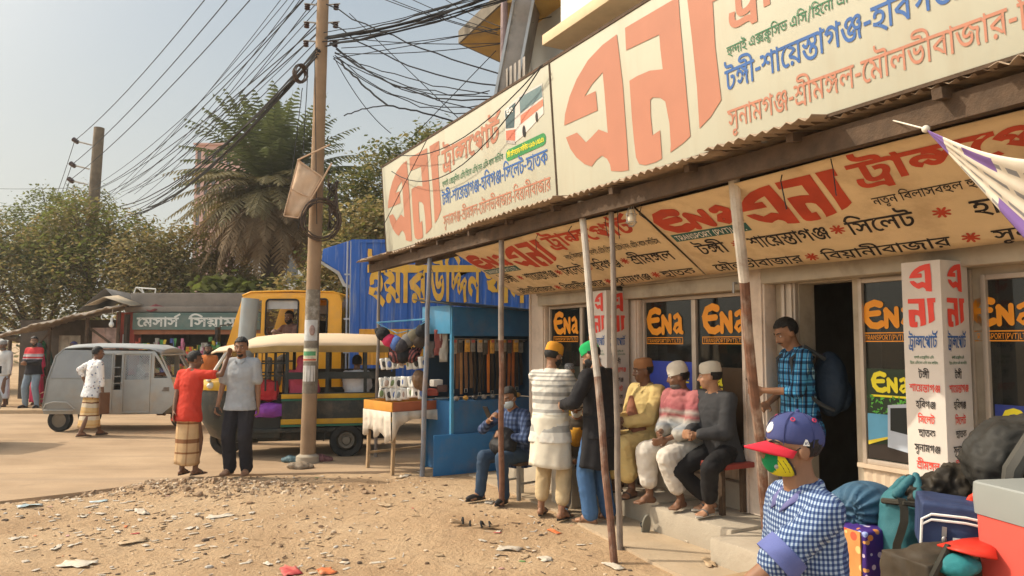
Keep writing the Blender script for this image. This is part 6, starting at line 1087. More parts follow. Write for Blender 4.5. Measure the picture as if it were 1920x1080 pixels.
for r_ in range(7):
    t = r_ / 6; vis.append([f.H(R_ @ Vector((.080 * math.cos(rad(a)) * (1 + .02 * t), -.012 + .098 * math.sin(rad(a)) + t * .090 * math.sin(rad(a)) ** 1.6, .020 - .030 * (math.cos(rad(a)) ** 2) - .030 * t))) for a in range(18, 163, 8)])
mb.loft(vis, cap=False, loop=False); o = mb.build('visor', cl('cap_red', (.62, .03, .05)), cap, smooth=80); o.modifiers.new('t', 'SOLIDIFY').thickness = .006
mb = MB(); mb.ell(f.H(R_ @ Vector((0, -.012, .148))), .008 * S); mb.build('button', navy, cap)
for q in (-1, 1):
    for yy, zz, xx in ((.035, .105, .060), (-.045, .108, .060)):
        mb = MB(); n = Vector((q * .8, yy * 4, .6)).normalized(); p = f.H(R_ @ Vector((q * xx, yy, zz + .012))); a_ = n.orthogonal().normalized(); b_ = n.cross(a_); nn = f.hT @ n
        mb.tube([p + (f.hT @ a_) * .006 * math.cos(k * PI / 5) + (f.hT @ b_) * .006 * math.sin(k * PI / 5) for k in range(11)], .0022, 5); mb.build('eyelet', cl('eyelet_red', (.45, .05, .10)), cap)
    mb = MB(); PT = lambda x, y, d, q=q: f.H(R_ @ Vector((q * (.0835 + .0015 + d), -.005 + x, .030 + y))); mb.flat([[(-.016, -.012), (.010, -.012), (.002, .014), (-.006, .012)]], lambda x, y, d: PT(x, y, .002)); w_ = mb.build('side_emblem', M['white'], cap, fix=False)
    mb = MB()
    for st in ([(-.009, -.006), (-.004, .005), (-.001, -.006)], [(.001, -.006), (.001, .002)]): mb.flat([stroke(st, .0026, 3)], lambda x, y, d: PT(x, y, .003))
    mb.build('emblem_mark', navy, w_, fix=False)
mb = MB(); mb.ell(f.H(R_ @ Vector((0, .0835, .075))), (.020 * S, .008 * S, .024 * S), f.hT @ Rx(.55)); mb.build('front_emblem', M['white'], cap)
# ================================================================== VEHICLES
def wheel(parent, c, r, w, rim=True, name='wheel'):
    t = MB(); x, y, z = c
    prof = [(-w / 2, .62), (-w / 2, .92), (-w * .36, 1.0), (w * .36, 1.0), (w / 2, .92), (w / 2, .62)]
    rings = [[(x + r * k * math.cos(2 * PI * i / 28), y + o, z + r * k * math.sin(2 * PI * i / 28)) for i in range(28)] for o, k in prof]
    t.loft(rings, cap=False); o = t.build(name, M['black'], parent, smooth=40)
    h = MB(); h.loft([[(x + r * k * math.cos(2 * PI * i / 28), y + q, z + r * k * math.sin(2 * PI * i / 28)) for i in range(28)] for q, k in ((-w * .4, .63), (-w * .3, .5), (w * .3, .5), (w * .36, .45), (w * .2, .30), (w * .42, .22), (w * .44, .10))])
    for k in range(5): a = 2 * PI * k / 5; h.cyl((x + r * .33 * math.cos(a), y + w * .3, z + r * .33 * math.sin(a)), (x + r * .33 * math.cos(a), y + w * .42, z + r * .33 * math.sin(a)), r * .05, n=6)
    h.build('rim', mat('dusty_rim', (.20, .17, .13), .7, metal=.3, var=.2, dirt=(.3, .22, .14), damt=.7), o); return o
# ---- grey auto rickshaw on the road
t = thing('auto_rickshaw', 'silver grey three-wheeled auto rickshaw with mesh doors on the road at left', 'auto rickshaw', (-7.57, 14.72, .012), rad(2))
silver = mat('silver_paint', (.36, .36, .34), .45, metal=.25, var=.08, dirt=(.42, .30, .18), damt=.65, dscale=2.2, bump=.05)
canvas = mat('grey_canvas', (.30, .31, .31), .75, var=.10, scale=3, dirt=(.42, .36, .28), damt=.45, bump=.2, bscale=14)
OUT = [(-1.20, .33), (-1.24, .45), (-1.17, .98), (-1.04, 1.42), (-.90, 1.53), (.80, 1.50), (.90, 1.36), (1.13, .98), (1.22, .70), (1.18, .50), (.98, .33)]
HL = [[(-.33, .98), (.00, .98), (.00, 1.43), (-.33, 1.43)], [(.06, .78), (.19, .78), (.19, 1.43), (.06, 1.43)], [(.27, .97), (.70, .97), (.70, 1.42), (.27, 1.42)], [(.80, 1.0), (1.06, 1.0), (.91, 1.26), (.80, 1.42)]]
for q in (-1, 1):
    mb = MB(); mb.plate([OUT] + HL, lambda x, y, d, q=q: (x, q * (.60 + d - .05 * max(0, y - .95)), y), .035); mb.build('side_panel', silver, t, bevel=.004)
mb = MB(); rows = []
for x, z in ((-1.235, .45), (-1.165, .98), (-1.035, 1.42), (-.88, 1.56), (-.5, 1.585), (.2, 1.575), (.72, 1.55), (.90, 1.49), (.93, 1.42)):
    hw = .615 - .05 * max(0, z - .95); rows.append([(x - (.05 * (1 - (k / 5) ** 2) if x < -1 else 0), hw * k / 5, z + .07 * (1 - (k / 5) ** 2) * min(1, max(0, (z - 1.3) / .2))) for k in range(-5, 6)])
mb.loft(rows, cap=False, loop=False); o = mb.build('canopy', canvas, t, smooth=50); o.modifiers.new('t', 'SOLIDIFY').thickness = .02
for q in (-1, 1): mb = MB(); mb.plate([[(-1.10, 1.0), (-.99, 1.41), (-.86, 1.52), (-.36, 1.52), (-.37, 1.0)]], lambda x, y, d, q=q: (x, q * (.612 + d - .05 * max(0, y - .95)), y), .012); mb.build('rear_curtain', canvas, t)
def row(x, z, b, hw=.60): return [(x + b * (1 - (k / 6) ** 2), hw * k / 6, z) for k in range(-6, 7)]
mb = MB(); mb.loft([row(1.12, .99, .14), row(1.20, .72, .16), row(1.17, .50, .16), row(1.0, .33, .12), row(.3, .32, 0), row(-1.19, .33, 0), row(-1.235, .45, 0)], cap=False, loop=False); o = mb.build('front_shell', silver, t, smooth=60)
mb = MB(); mb.loft([row(.915, 1.42, .10, .575), row(1.12, 1.0, .14, .595)], cap=False, loop=False); mb.build('windscreen', M['clear'], t)
mb = MB()
for pts in ([row(.915, 1.43, .10, .58)[k] for k in (0, 3, 6, 9, 12)], [row(1.12, 1.0, .142, .60)[k] for k in (0, 3, 6, 9, 12)], [(.92, .585, 1.43), (1.13, .60, 1.0)], [(.92, -.585, 1.43), (1.13, -.60, 1.0)], [(1.02, 0, 1.43), (1.26, 0, 1.0)]): mb.tube(pts, .016, 6)
mb.build('windscreen_frame', silver, t)
for q in (-1, 1):
    for x0, z0, x1, z1 in ((-.33, .98, .0, 1.43), (.27, .97, .70, 1.42)):
        mb = MB(); s_ = .045; n = int((x1 - x0 + z1 - z0) / s_) + 1
        for k in range(n):
            for sg in (0, 1):
                c = k * s_; a = [(x0 + max(0, c - (z1 - z0)), z0 + min(c, z1 - z0)), (x0 + min(c, x1 - x0), z0 + max(0, c - (x1 - x0)))]
                if sg: a = [(x0 + x1 - x, z) for x, z in a]
                if a[0] != a[1]: mb.tube([(a[0][0], q * .575, a[0][1]), (a[1][0], q * .575, a[1][1])], .0065, 3)
        mb.build('door_mesh', M['steel'], t)
    mb = MB()
    for x0, z0, x1, z1 in ((-.36, .36, .03, 1.455), (.235, .36, .735, 1.455)):
        for a, b in (((x0, z0), (x1, z0)), ((x1, z0), (x1, z1)), ((x1, z1), (x0, z1)), ((x0, z1), (x0, z0))): mb.tube([(a[0], q * (.612 - .05 * max(0, a[1] - .95)), a[1]), (b[0], q * (.612 - .05 * max(0, b[1] - .95)), b[1])], .011, 6)
    for z in (.9, 1.03, 1.2): mb.box((.125, q * .602, z), (.13, .02, .015))
    mb.tube([(-1.2, q * .615, .44), (-1.15, q * .64, .52), (-1.0, q * .66, .56), (-.75, q * .66, .55), (-.62, q * .63, .42)], .014, 6); mb.tube([(-1.18, q * .64, .40), (-.64, q * .64, .40)], .016, 6)
    mb.build('door_frame', silver, t)
    mb = MB()
    for k in range(4): mb.box((1.03 + .005 * k, q * .607, .76 + .02 * k), (.13 - .012 * k, .02, .008))
    mb.build('side_vent', mat('vent_brown', (.16, .09, .05), .7), t)
    wheel(t, (-.93, q * .52, .215), .215, .13)
wheel(t, (1.12, 0, .215), .215, .12)
mb = MB(); mb.boxb((-.95, -.55, .42), (-.35, .55, .80)); mb.boxb((-1.0, -.55, .8), (-.85, .55, 1.25)); mb.boxb((.25, -.3, .42), (.6, .3, .75)); mb.build('seat', cl('seat_vinyl', (.05, .04, .035), .6), t, bevel=.03)
mb = MB(); mb.boxb((-1.2, -.58, .335), (1.0, .58, .36)); mb.build('floor', M['dark'], t)
mb = MB(); mb.tube([(-1.27, .5, .45), (-1.34, .5, .5), (-1.34, .5, .7), (-1.26, .5, .74)], .012); mb.tube([(-1.27, -.5, .45), (-1.34, -.5, .5), (-1.34, -.5, .7), (-1.26, -.5, .74)], .012); mb.tube([(-1.34, -.5, .6), (-1.34, .5, .6)], .012); mb.build('rear_bumper', mat('rusty_bar', (.22, .09, .04), .7, var=.2), t)
for q in (-1, 1): mb = MB(); mb.ell((1.19, q * .42, .82), (.05, .07, .07)); mb.build('headlight', M['clear'], t)
mb = MB(); mb.tube([(.98, .60, 1.2), (1.06, .70, 1.2)], .008); mb.box((1.06, .72, 1.2), (.02, .09, .13)); mb.build('mirror', M['black'], t, bevel=.005)
dup(t, (-9.85, 12.15, .012), rad(1), 'second grey auto rickshaw added unseen past the left edge for its shadow on the road')  # unseen stand-in for the vehicle whose shadow crosses the road
f = Fig('driver in white printed shirt sitting inside the grey auto rickshaw', -7.16, 14.6, .16, -88, 1.58, 'dark', lod=2, pel=(0, 0, .70), rh=(.2, .42, .98), lh=(-.2, .42, .98), rf=(.12, .40, .2), lf=(-.12, .40, .2)); f.hair(); f.face(); f.shirt(cl('driver_shirt', (1, 1, 1), pattern=spots((.70, .72, .70), [(.10, .22, .18), (.2, .25, .2)], 26, .3)), .8, -.1); f.trousers(cl('drab_trousers', (.12, .10, .08)))

# ---- dark three-wheeled passenger carrier with the beige roof
t = thing('passenger_carrier', 'black and green three-wheeled passenger carrier with beige roof behind the electric pole', 'three-wheeler', (-3.30, 11.62, 0), rad(192))
blackp = mat('carrier_black', (.022, .026, .024), .5, var=.25, dirt=(.20, .14, .09), damt=.65, dscale=3, bump=.1)
ylw = mat('carrier_yellow', (.50, .28, .015), .55, var=.12, dirt=(.22, .13, .06), damt=.5, dscale=4); grn = mat('carrier_green', (.02, .12, .07), .55, var=.15)
beige = mat('beige_roof', (.66, .50, .33), .7, var=.06, scale=2, dirt=(.40, .28, .17), damt=.45, dscale=1.6); rim_w = mat('roof_rim', (.34, .22, .07), .7, var=.2, dirt=(.15, .09, .04), damt=.5)
def nose(z, xf, hw, xb=.55, n=10): return [(xb, -hw, z)] + [(xf - (xf - xb) * .62 * (1 - math.cos(a)), hw * math.sin(a), z) for a in [-PI / 2 + PI * k / n for k in range(n + 1)]] + [(xb, hw, z)]
mb = MB(); mb.loft([nose(.20, 1.05, .30), nose(.30, 1.26, .46), nose(.55, 1.40, .58), nose(.85, 1.44, .62), nose(.985, 1.42, .63)]); mb.build('nose', blackp, t, smooth=60)
mb = MB(); mb.loft([nose(.99, 1.44, .64), nose(1.06, 1.44, .645), nose(1.13, 1.39, .63)]); mb.build('nose_band', ylw, t, smooth=50, bevel=.01)
for q in (-1, 1):
    mb = MB(); mb.ell((1.17, q * .50, 1.06), (.09, .06, .05), Rz(q * .9)); mb.build('headlight', mat('lamp_lens', (.6, .58, .5), .2, var=0), t)
mb = MB(); fr = lambda x, z: [(x - .10 * (k / 4) ** 2, .56 * k / 4, z) for k in range(-4, 5)]
mb.loft([fr(1.30, 1.14), fr(1.08, 1.50)], cap=False, loop=False); mb.build('windscreen', M['clear'], t)
mb = MB(); mb.tube(fr(1.31, 1.14), .02); mb.tube(fr(1.06, 1.53), .03)
for q in (-1, 1): mb.tube([(1.21, q * .57, 1.14), (.97, q * .57, 1.55)], .025); mb.tube([(.55, q * .62, .95), (.55, q * .62, 1.56)], .02)
mb.build('windscreen_frame', mat('frame_white', (.6, .58, .52), .5, var=.1), t)
mb = MB(); mb.loft([fr(1.135, 1.42), fr(1.07, 1.53)], cap=False, loop=False); mb.build('sun_strip', M['white'], t)
mb = MB(); rows = []
for x, zc, hw, dr in ((1.20, 1.56, .52, .03), (1.12, 1.615, .56, .06), (.85, 1.67, .66, .10), (.6, 1.77, .74, .16), (.2, 1.82, .76, .18), (-.6, 1.825, .76, .19), (-1.30, 1.80, .76, .19), (-1.48, 1.72, .74, .16)):
    rows.append([(x, hw * math.copysign(abs(c) ** .7, c), zc - dr * abs(c) ** 3) for c in [-1 + k / 8 for k in range(17)]])
mb.loft(rows, cap=False, loop=False); o = mb.build('roof', beige, t, smooth=60); o.modifiers.new('t', 'SOLIDIFY').thickness = .02
mb = MB()
for q in (-1, 1): mb.plate([[(.66, 1.60), (.25, 1.64), (-1.44, 1.64), (-1.44, 1.535), (.20, 1.545), (.60, 1.53)]], lambda x, y, d, q=q: (x, q * (.765 + d), y), .03)
mb.boxb((-1.47, -.74, 1.54), (-1.44, .74, 1.66)); mb.build('roof_rim', rim_w, t, bevel=.006)
for q in (-1, 1):
    mb = MB(); mb.plate([rect(-1.45, .46, .18, .95)], lambda x, y, d, q=q: (x, q * (.70 + d), y), .04); mb.build('side_board', blackp, t, bevel=.004)
    for z0, z1, m_ in ((.87, .935, ylw), (.835, .862, grn), (.50, .575, ylw), (.465, .495, grn)):
        mb = MB(); mb.plate([rect(-1.46, z0, .19, z1)], lambda x, y, d, q=q: (x, q * (.716 + d), y), .016); mb.build('painted_strip', m_, t, bevel=.003)
    mb = MB()
    for x in (-1.42, -1.0, -.45, .12): mb.boxb((x - .025, q * .69 - .02, .94), (x + .025, q * .69 + .02, 1.56))
    mb.boxb((-1.42, q * .70 - .015, 1.15), (.12, q * .70 + .015, 1.25))
    for x in (.28, .42, .56): mb.boxb((x - .012, q * .64 - .012, .98), (x + .012, q * .64 + .012, 1.55))
    for z in (1.2, 1.38, 1.54): mb.boxb((.12, q * .64 - .01, z - .012), (.62, q * .64 + .01, z + .012))
    mb.build('side_rail', blackp, t)
    mb = MB(); mb.boxb((-1.4, q * .42 - .22, .55), (.1, q * .42 + .22, .75)); mb.build('bench', cl('bench_vinyl', (.06, .035, .03), .6), t, bevel=.02)
    wheel(t, (-.74, q * .60, .245), .245, .16)
    mb = MB(); mb.loft([[(-.74 + .33 * math.cos(a), q * .70 + o, .25 + .33 * math.sin(a)) for a in [PI * k / 12 for k in range(13)]] for o in (-.12, .01)], cap=False, loop=False); o = mb.build('mudguard', blackp, t, smooth=50); o.modifiers.new('t', 'SOLIDIFY').thickness = .012
wheel(t, (1.02, 0, .245), .245, .13)
mb = MB(); mb.boxb((-1.42, -.66, .38), (.6, .66, .44)); mb.boxb((-1.3, -.35, .22), (.9, .35, .37)); mb.boxb((.2, -.62, .30), (.75, .62, .75)); mb.build('chassis', blackp, t, bevel=.01)
mb = MB(); mb.boxb((.18, -.5, .75), (.58, .5, .86)); mb.boxb((.14, -.5, .86), (.2, .5, 1.25)); mb.build('driver_seat', cl('seat_vinyl', (.05, .04, .035), .6), t, bevel=.02)
def onboard(x, y, z): return Rz(rad(192)) @ Vector((x, y, z)) + Vector((-3.30, 11.62, 0))
o = onboard(-.08, .47, .02); f = Fig('woman in pink dress and veil seated in the passenger carrier, back to the photographer', *o, -4, 1.50, 'brown', pel=(0, 0, .90), rf=(.12, .38, .5), lf=(-.12, .38, .5), rh=(.1, .3, .98), lh=(-.1, .3, .98)); pk = cl('pink_dress', (.62, .10, .16)); f.shirt(pk, 1.9, -.16, 1.22, name='dress', r=(.09, .08, .06), wr=.012); f.trousers(pk)
mb = MB(); S = f.S; mb.ell(f.H((0, -.022, .02)), (.092 * S, .108 * S, .112 * S), f.hT, 14, 10); mb.ell(f.H((0, -.05, -.12)), (.10 * S, .09 * S, .12 * S)); mb.ell(f.loc((0, -.03, .36)), (.20 * S, .13 * S, .16 * S)); vox(mb, 'headscarf', pk, .012, f.body, 3, .01, (10, 10, 5), 2)
o = onboard(-.88, .47, .02); f = Fig('passenger in white shirt seated in the carrier, back to the photographer', *o, 6, 1.50, 'dark', pel=(0, 0, .90), lean=-3, rf=(.12, .38, .5), lf=(-.12, .38, .5), rh=(.1, .3, .98), lh=(-.1, .3, .98)); f.hair(); f.shirt(cl('white_shirt', (.62, .60, .60)), .8, -.16, 1.22, wr=.012); f.trousers(cl('drab_trousers', (.12, .10, .08)))
for (x, y, z), d, c, n_, l_ in (((.40, .50, .98), (.30, .22, .30), (.50, .035, .04), 'red_bag', 'red square bag standing in the open side of the passenger carrier'), ((.36, .60, .70), (.42, .26, .20), (.22, .05, .32), 'purple_sack', 'shiny purple sack stuffed low in the side of the passenger carrier')):
    mb = MB(); mb.ell((0, 0, 0), (d[0] / 2 * 1.15, d[1] / 2, d[2] / 2 * 1.1), None, 14, 10); mb.box((0, 0, 0), (d[0] * .9, d[1] * .7, d[2] * .9)); o = vox(mb, n_, cl(n_, c, .45), .012, None, 4, .012, (9, 9, 9), 3); o.location = onboard(x, y, z); o.rotation_euler = (0, 0, rad(192)); tag(o, l_, 'bag')

# ---- yellow truck with the blue container
t = thing('container_truck', 'yellow cab truck hauling a blue shipping container lettered in orange', 'truck', (-3.05, 14.55, 0), rad(180))
tyl = mat('truck_yellow', (.78, .36, .015), .4, var=.06, dirt=(.40, .26, .12), damt=.35, dscale=2.4, coat=.2)
CO = [(0, .80), (0, 2.40), (.05, 2.52), (.16, 2.57), (1.66, 2.57), (1.78, 2.52), (2.02, 1.70), (2.10, 1.45), (2.10, .80)]
WH = [rrect(.26, 1.82, .54, 2.46, .05), rrect(.78, 1.80, 1.36, 2.45, .06), [(1.44, 1.84), (1.60, 1.84), (1.54, 2.42), (1.44, 2.44)]]
for q in (-1, 1):
    mb = MB(); mb.plate([CO] + WH, lambda x, y, d, q=q: (x, q * (1.20 + d - .05 * max(0, y - 1.7)), y), .05); c = mb.build('cab_side', tyl, t, bevel=.012)
    mb = MB()
    for h in WH[:2]:
        cx = sum(p[0] for p in h) / len(h); cz = sum(p[1] for p in h) / len(h); mb.tube([(x, q * (1.203 - .05 * max(0, z - 1.7)), z) for x, z in h + h[:1]], .016, 6)
    mb.build('window_seal', M['black'], c)
    mb = MB(); mb.plate([rect(.75, 2.28, 1.37, 2.47)], lambda x, y, d, q=q: (x, q * (1.165 + d - .05 * max(0, y - 1.7)), y), .01); mb.build('half_window', mat('window_frost', (.42, .40, .38), .3), c)
    mb = MB()
    for x in (.64, 1.40): mb.boxb((x - .006, q * 1.203 - .004, .9), (x + .006, q * 1.203 + .004, 1.75))
    mb.boxb((.66, q * 1.203 - .02, 1.62), (.76, q * 1.203 + .02, 1.65)); mb.build('door_gap', M['black'], c)
    mb = MB(); mb.tube([(1.95, q * 1.2, 2.0), (2.12, q * 1.30, 1.98), (2.14, q * 1.32, 1.8)], .014); mb.box((2.15, q * 1.33, 1.82), (.05, .14, .26)); mb.build('mirror', M['black'], t, bevel=.01)
def crow(x, z, b=.0, hw=1.17): return [(x + b * (1 - (k / 5) ** 2), hw * k / 5, z) for k in range(-5, 6)]
mb = MB(); mb.loft([crow(0, 2.40, 0, 1.14), crow(.05, 2.54, 0, 1.13), crow(.16, 2.60), crow(.9, 2.62), crow(1.64, 2.60), crow(1.80, 2.53, .04)], cap=False, loop=False); o = mb.build('cab_roof', tyl, t, smooth=60); o.modifiers.new('t', 'SOLIDIFY').thickness = .03
mb = MB(); mb.loft([crow(2.03, 1.68, .06, 1.19), crow(2.11, 1.45, .06, 1.2), crow(2.11, .8, .06, 1.2)], cap=False, loop=False); mb.build('cab_front', tyl, t); mb = MB(); mb.boxb((.0, -1.15, .8), (.03, 1.15, 2.4)); mb.build('cab_back', tyl, t)
mb = MB(); mb.loft([crow(1.80, 2.50, .05, 1.13), crow(2.03, 1.69, .06, 1.17)], cap=False, loop=False); mb.build('windscreen', M['clear'], t)
mb = MB(); mb.boxb((.1, -1.1, .85), (1.9, 1.1, .95)); mb.boxb((.7, -1.0, .95), (1.15, 1.0, 1.5)); mb.boxb((.62, -1.0, 1.5), (.75, 1.0, 2.1)); mb.build('seat', M['dark'], t)
blue = mat('container_blue', (.02, .105, .42), .55, var=.10, scale=2, dirt=(.40, .42, .42), damt=.65, dscale=3.2, stretch=(6, 1, .35))
org = mat('container_orange', (.78, .36, .035), .55, var=.08, dirt=(.3, .2, .12), damt=.5, dscale=3, stretch=(6, 1, .5))
X0, X1, Z0, Z1, YS = -.16, -6.2, 1.06, 3.53, 1.20
def corr(z0, z1, q, d=0):
    mb = MB(); pts = []; x = X0 - .16
    while x > X1 + .2:
        pts += [(x, 0), (x - .10, 0), (x - .13, -.014), (x - .22, -.014), (x - .25, 0)]; x -= .25
    return [[(px, q * (YS + o + d), z) for px, o in pts] for z in (z0, z1)], mb
for q in (-1, 1):
    r, mb = corr(Z0 + .14, 1.28, q); mb.loft(r, cap=False, loop=False); r, _ = corr(1.92, Z1 - .06, q); mb.loft(r, cap=False, loop=False)
    mb.boxb((X1, q * YS - .06, Z0), (X0, q * YS + .012, Z0 + .14)); mb.boxb((X1, q * YS - .06, Z1 - .06), (X0, q * YS + .012, Z1)); mb.boxb((X0 - .16, q * YS - .06, Z0 + .141), (X0, q * YS + .012, Z1 - .061)); mb.boxb((X1, q * YS - .06, Z0 + .141), (X1 + .2, q * YS + .012, Z1 - .061))
    s_ = mb.build('container_side', blue, t, smooth=15)
    r, mb = corr(1.281, 1.919, q); mb.loft(r, cap=False, loop=False); mb.build('orange_band', org, s_, smooth=15)
mb = MB(); mb.boxb((X1, -YS + .061, Z0), (X0, YS - .061, Z0 + .1)); mb.boxb((X1, -YS + .061, Z1 - .05), (X0, YS - .061, Z1 - .004)); mb.boxb((X0 - .05, -YS + .061, Z0 + .101), (X0 - .004, YS - .061, Z1 - .051)); mb.boxb((X1 + .004, -YS + .061, Z0 + .101), (X1 + .05, YS - .061, Z1 - .051)); mb.build('container_box', blue, t)
mb = MB()
for x in (X0 + .03, X0 + .09): mb.tube([(x - .02, YS - .02, 1.1), (x - .02, YS - .02, 3.5)], .018)
for z in (1.5, 2.1, 2.9): mb.box((X0 + .05, YS - .02, z), (.14, .03, .03))
mb.build('locking_bar', mat('bar_grey', (.35, .37, .42), .5, metal=.4), t)
P = lambda x, y, d: (X0 - x, YS + .004 + d, y)
def cpx(px): return (px - 960) / FPX * 13.33 + 3.05 + X0
for s_, a, b in (('ইয়ার', 690, 799), ('উদ্দিন', 806, 900), ('খান', 908, 985)):
    mb = MB(); letters(mb, s_, cpx(a), cpx(b), 3.055, 2.42, P, 28 if a == 806 else 36); mb.build('side_lettering', mat('letter_amber', (.74, .42, .055), .6, var=.12, dirt=(.25, .28, .35), damt=.5, dscale=4, stretch=(6, 1, .4)), t, fix=False)
mb = MB(); letters(mb, 'mr. U', cpx(770), cpx(860), 1.66, 1.42, P, 10, True); mb.build('band_lettering', M['bblack'], t, fix=False)
mb = MB()
mb.plate([[(.40, 3.38), (-.13, 3.55), (-.13, 2.70), (.0, 2.74), (.10, 2.95), (.42, 3.17)]], lambda x, y, d: (x, 1.02 + d, y), 2.04); mb.build('wind_deflector', blue, t, bevel=.02)
mb = MB(); mb.plate([[(-.10, 2.66), (.02, 2.70), (.12, 2.91), (.44, 3.12), (.44, 3.165), (.09, 2.965), (-.02, 2.752), (-.10, 2.72)]], lambda x, y, d: (x, 1.04 + d, y), 2.08); mb.build('deflector_edge', M['steel'], t)
mb = MB(); mb.boxb((-6.2, -.45, .78), (.3, .45, .99)); mb.boxb((-6.2, -1.1, .99), (.0, 1.1, 1.05)); mb.boxb((.4, -1.0, .45), (1.95, 1.0, .8)); mb.build('chassis', M['black'], t)
for x in (1.1, -4.3, -5.4):
    for q in (-1, 1): wheel(t, (x, q * .98, .50), .50, .30)
f = Fig('truck driver leaning his arm out of the yellow cab window', -4.02, 13.68, 1.06, 150, 1.66, 'dark', lod=1, pel=(0, 0, .46), lean=6, rh=(.34, .30, .86), rp=(.8, -.2, -.8), lh=(-.1, .4, .8), rf=(.12, .45, -.1), lf=(-.12, .45, -.1), yaw=14, curl=.5); f.hair(); f.face('full'); f.shirt(cl('maroon_shirt', (.16, .08, .06)), .9, -.1); f.trousers(cl('drab_trousers', (.12, .10, .08)))
# grey pipe standing before the cab
mb = MB(); mb.tube([(.0, 0, -.05), (.012, 0, 1.2), (.10, 0, 2.42)], .142, 24); o = mb.build('metal_pipe', mat('pipe_greyblue', (.27, .30, .31), .5, metal=.2, var=.10, scale=3, dirt=(.35, .28, .2), damt=.4), loc=(-4.50, 12.55, 0), smooth=50); tag(o, 'wide grey metal pipe standing upright before the yellow truck cab', 'pipe')

# ================================================================== BACKGROUND
gt = thing('grocery_shop', 'low roadside grocery with green lettered signboard and red pillar behind the grey rickshaw', 'shop', (-8.4, 19.5, .1), 0)
oldc = mat('old_concrete', (.22, .19, .16), .95, var=.15, scale=2, dirt=(.10, .08, .07), damt=.7, dscale=1.1, bump=.3, bscale=14)
mb = MB(); mb.boxb((-1.65, -.15, 2.36), (4.2, 3.4, 2.50)); mb.boxb((-1.55, -.05, 2.502), (4.2, .12, 2.86)); mb.boxb((-1.55, .121, 2.502), (-1.4, 3.3, 2.86)); mb.build('roof', oldc, gt, bevel=.02)
mb = MB(); mb.boxb((-1.55, 3.2, 0), (4.2, 3.35, 2.355)); mb.boxb((4.0, 0, 0), (4.2, 3.19, 2.355)); mb.boxb((-1.55, .3, 0), (-1.4, 3.19, 2.355)); mb.boxb((1.6, .12, 0), (3.99, .25, 2.355)); mb.build('wall', mat('brown_wall', (.13, .09, .06), .9, var=.2), gt)
redp = mat('pillar_red_paint', (.40, .07, .045), .75, var=.12, dirt=(.2, .08, .05), damt=.5); mb = MB(); mb.boxb((-1.90, -.05, 0), (-1.42, .29, 2.355)); p = mb.build('pillar', redp, gt, bevel=.015)
mb = MB(); mb.boxb((-1.72, -.056, 1.55), (-1.56, -.051, 1.78)); mb.build('notice', M['white'], p)
mb = MB(); mb.boxb((-1.40, -.20, 1.90), (1.9, -.151, 2.34)); s_ = mb.build('signboard', mat('sign_teal', (.10, .16, .14), .7, var=.12, dirt=(.3, .27, .22), damt=.5), gt)
fn = lambda x, y, d: (x, -.201 - d, y)
for w_, a, b in (('মেসার্স', -1.28, -.22), ('সিয়াম', .06, 1.25)):
    mb = MB(); letters(mb, w_, a, b, 2.21, 1.985, fn, 26); mb.build('sign_lettering', mat('letter_pale', (.62, .62, .56), .7), s_, fix=False)
mb = MB(); mb.boxb((-1.40, -.12, 1.78), (1.9, -.02, 1.895)); mb.build('lintel', mat('lintel_brown', (.30, .12, .06), .8, var=.2), gt)
mb = MB(); mb.boxb((-1.38, -.4, 0), (1.5, .0, .75)); mb.boxb((-1.38, 2.6, .0), (3.9, 3.18, .8))
for z in (1.1, 1.5): mb.boxb((-1.38, 2.8, z), (3.9, 3.18, z + .03))
mb.build('counter', M['wood'], gt, bevel=.01)
rr = random.Random(5); pc = [mat('packet_%d' % i, c, .4, var=.35, scale=22) for i, c in enumerate([(.60, .10, .05), (.66, .45, .05), (.55, .52, .46), (.10, .30, .10), (.12, .16, .42), (.55, .20, .30)])]
for k in range(14):
    x = -9.6 + .21 * k + rr.uniform(-.05, .05); z = rr.uniform(1.55, 1.86); n = rr.randint(3, 6); mb = MB()
    for j in range(n):
        for q in range(3): a = rr.uniform(0, 6); mb.mi = rr.choice([0, 0, 1]); mb.box((.05 * math.cos(a), .04 * math.sin(a), -.05 - .10 * j), (.09, .012, .12), Rz(a) @ Rx(rr.uniform(-.3, .3)))
    o = mb.build('packet_string', [pc[k % 6], pc[(k * 2 + 1) % 6]], loc=(x, 19.28 + rr.uniform(-.05, .05), z)); tag(o, 'string of shiny snack packets hanging in the grocery front under the green sign', 'snacks', 'snack strings in the grocery')
mb = MB()
for k in range(40):
    mb.mi = k % 6; x = rr.uniform(-1.25, 1.4); mb.box((x, rr.uniform(-.35, -.05), .75 + rr.uniform(.05, .16)), (rr.uniform(.08, .2), .15, rr.uniform(.1, .3)), Rz(rr.uniform(-.3, .3)))
o = mb.build('counter_goods', pc, loc=(-8.4, 19.5, .1)); tag(o, 'jumble of packets and boxes heaped on the grocery counter', 'goods', kind='stuff')
# shanty and lean-to at far left
ls = thing('market_stall', 'ramshackle lean-to stall with patched tin roof left of the red pillar', 'stall', (-11.6, 19.6, .1), 0)
tin = mat('patched_tin', (.36, .29, .22), .75, metal=.1, var=.2, dirt=(.15, .10, .07), damt=.7, dscale=1.5)
mb = MB(); n = 60; mb.loft([[(-1.45 + 3.15 * i / n, y, 1.70 + z + .82 * (i / n) ** .8 + .02 * math.cos(i * 1.6) + .05 * noise.noise((i * .12, y, 1))) for i in range(n + 1)] for y, z in ((-.95, -.05), (0, .1), (1.6, .25))], cap=False, loop=False); o = mb.build('tin_roof', tin, ls, smooth=50); o.modifiers.new('t', 'SOLIDIFY').thickness = .03
mb = MB()
for x, h in ((-1.2, 1.62), (-.2, 1.95), (.75, 2.2), (1.55, 2.35)): mb.cyl((x, -.55, -.1), (x + .03, -.55, h), .045, n=8)
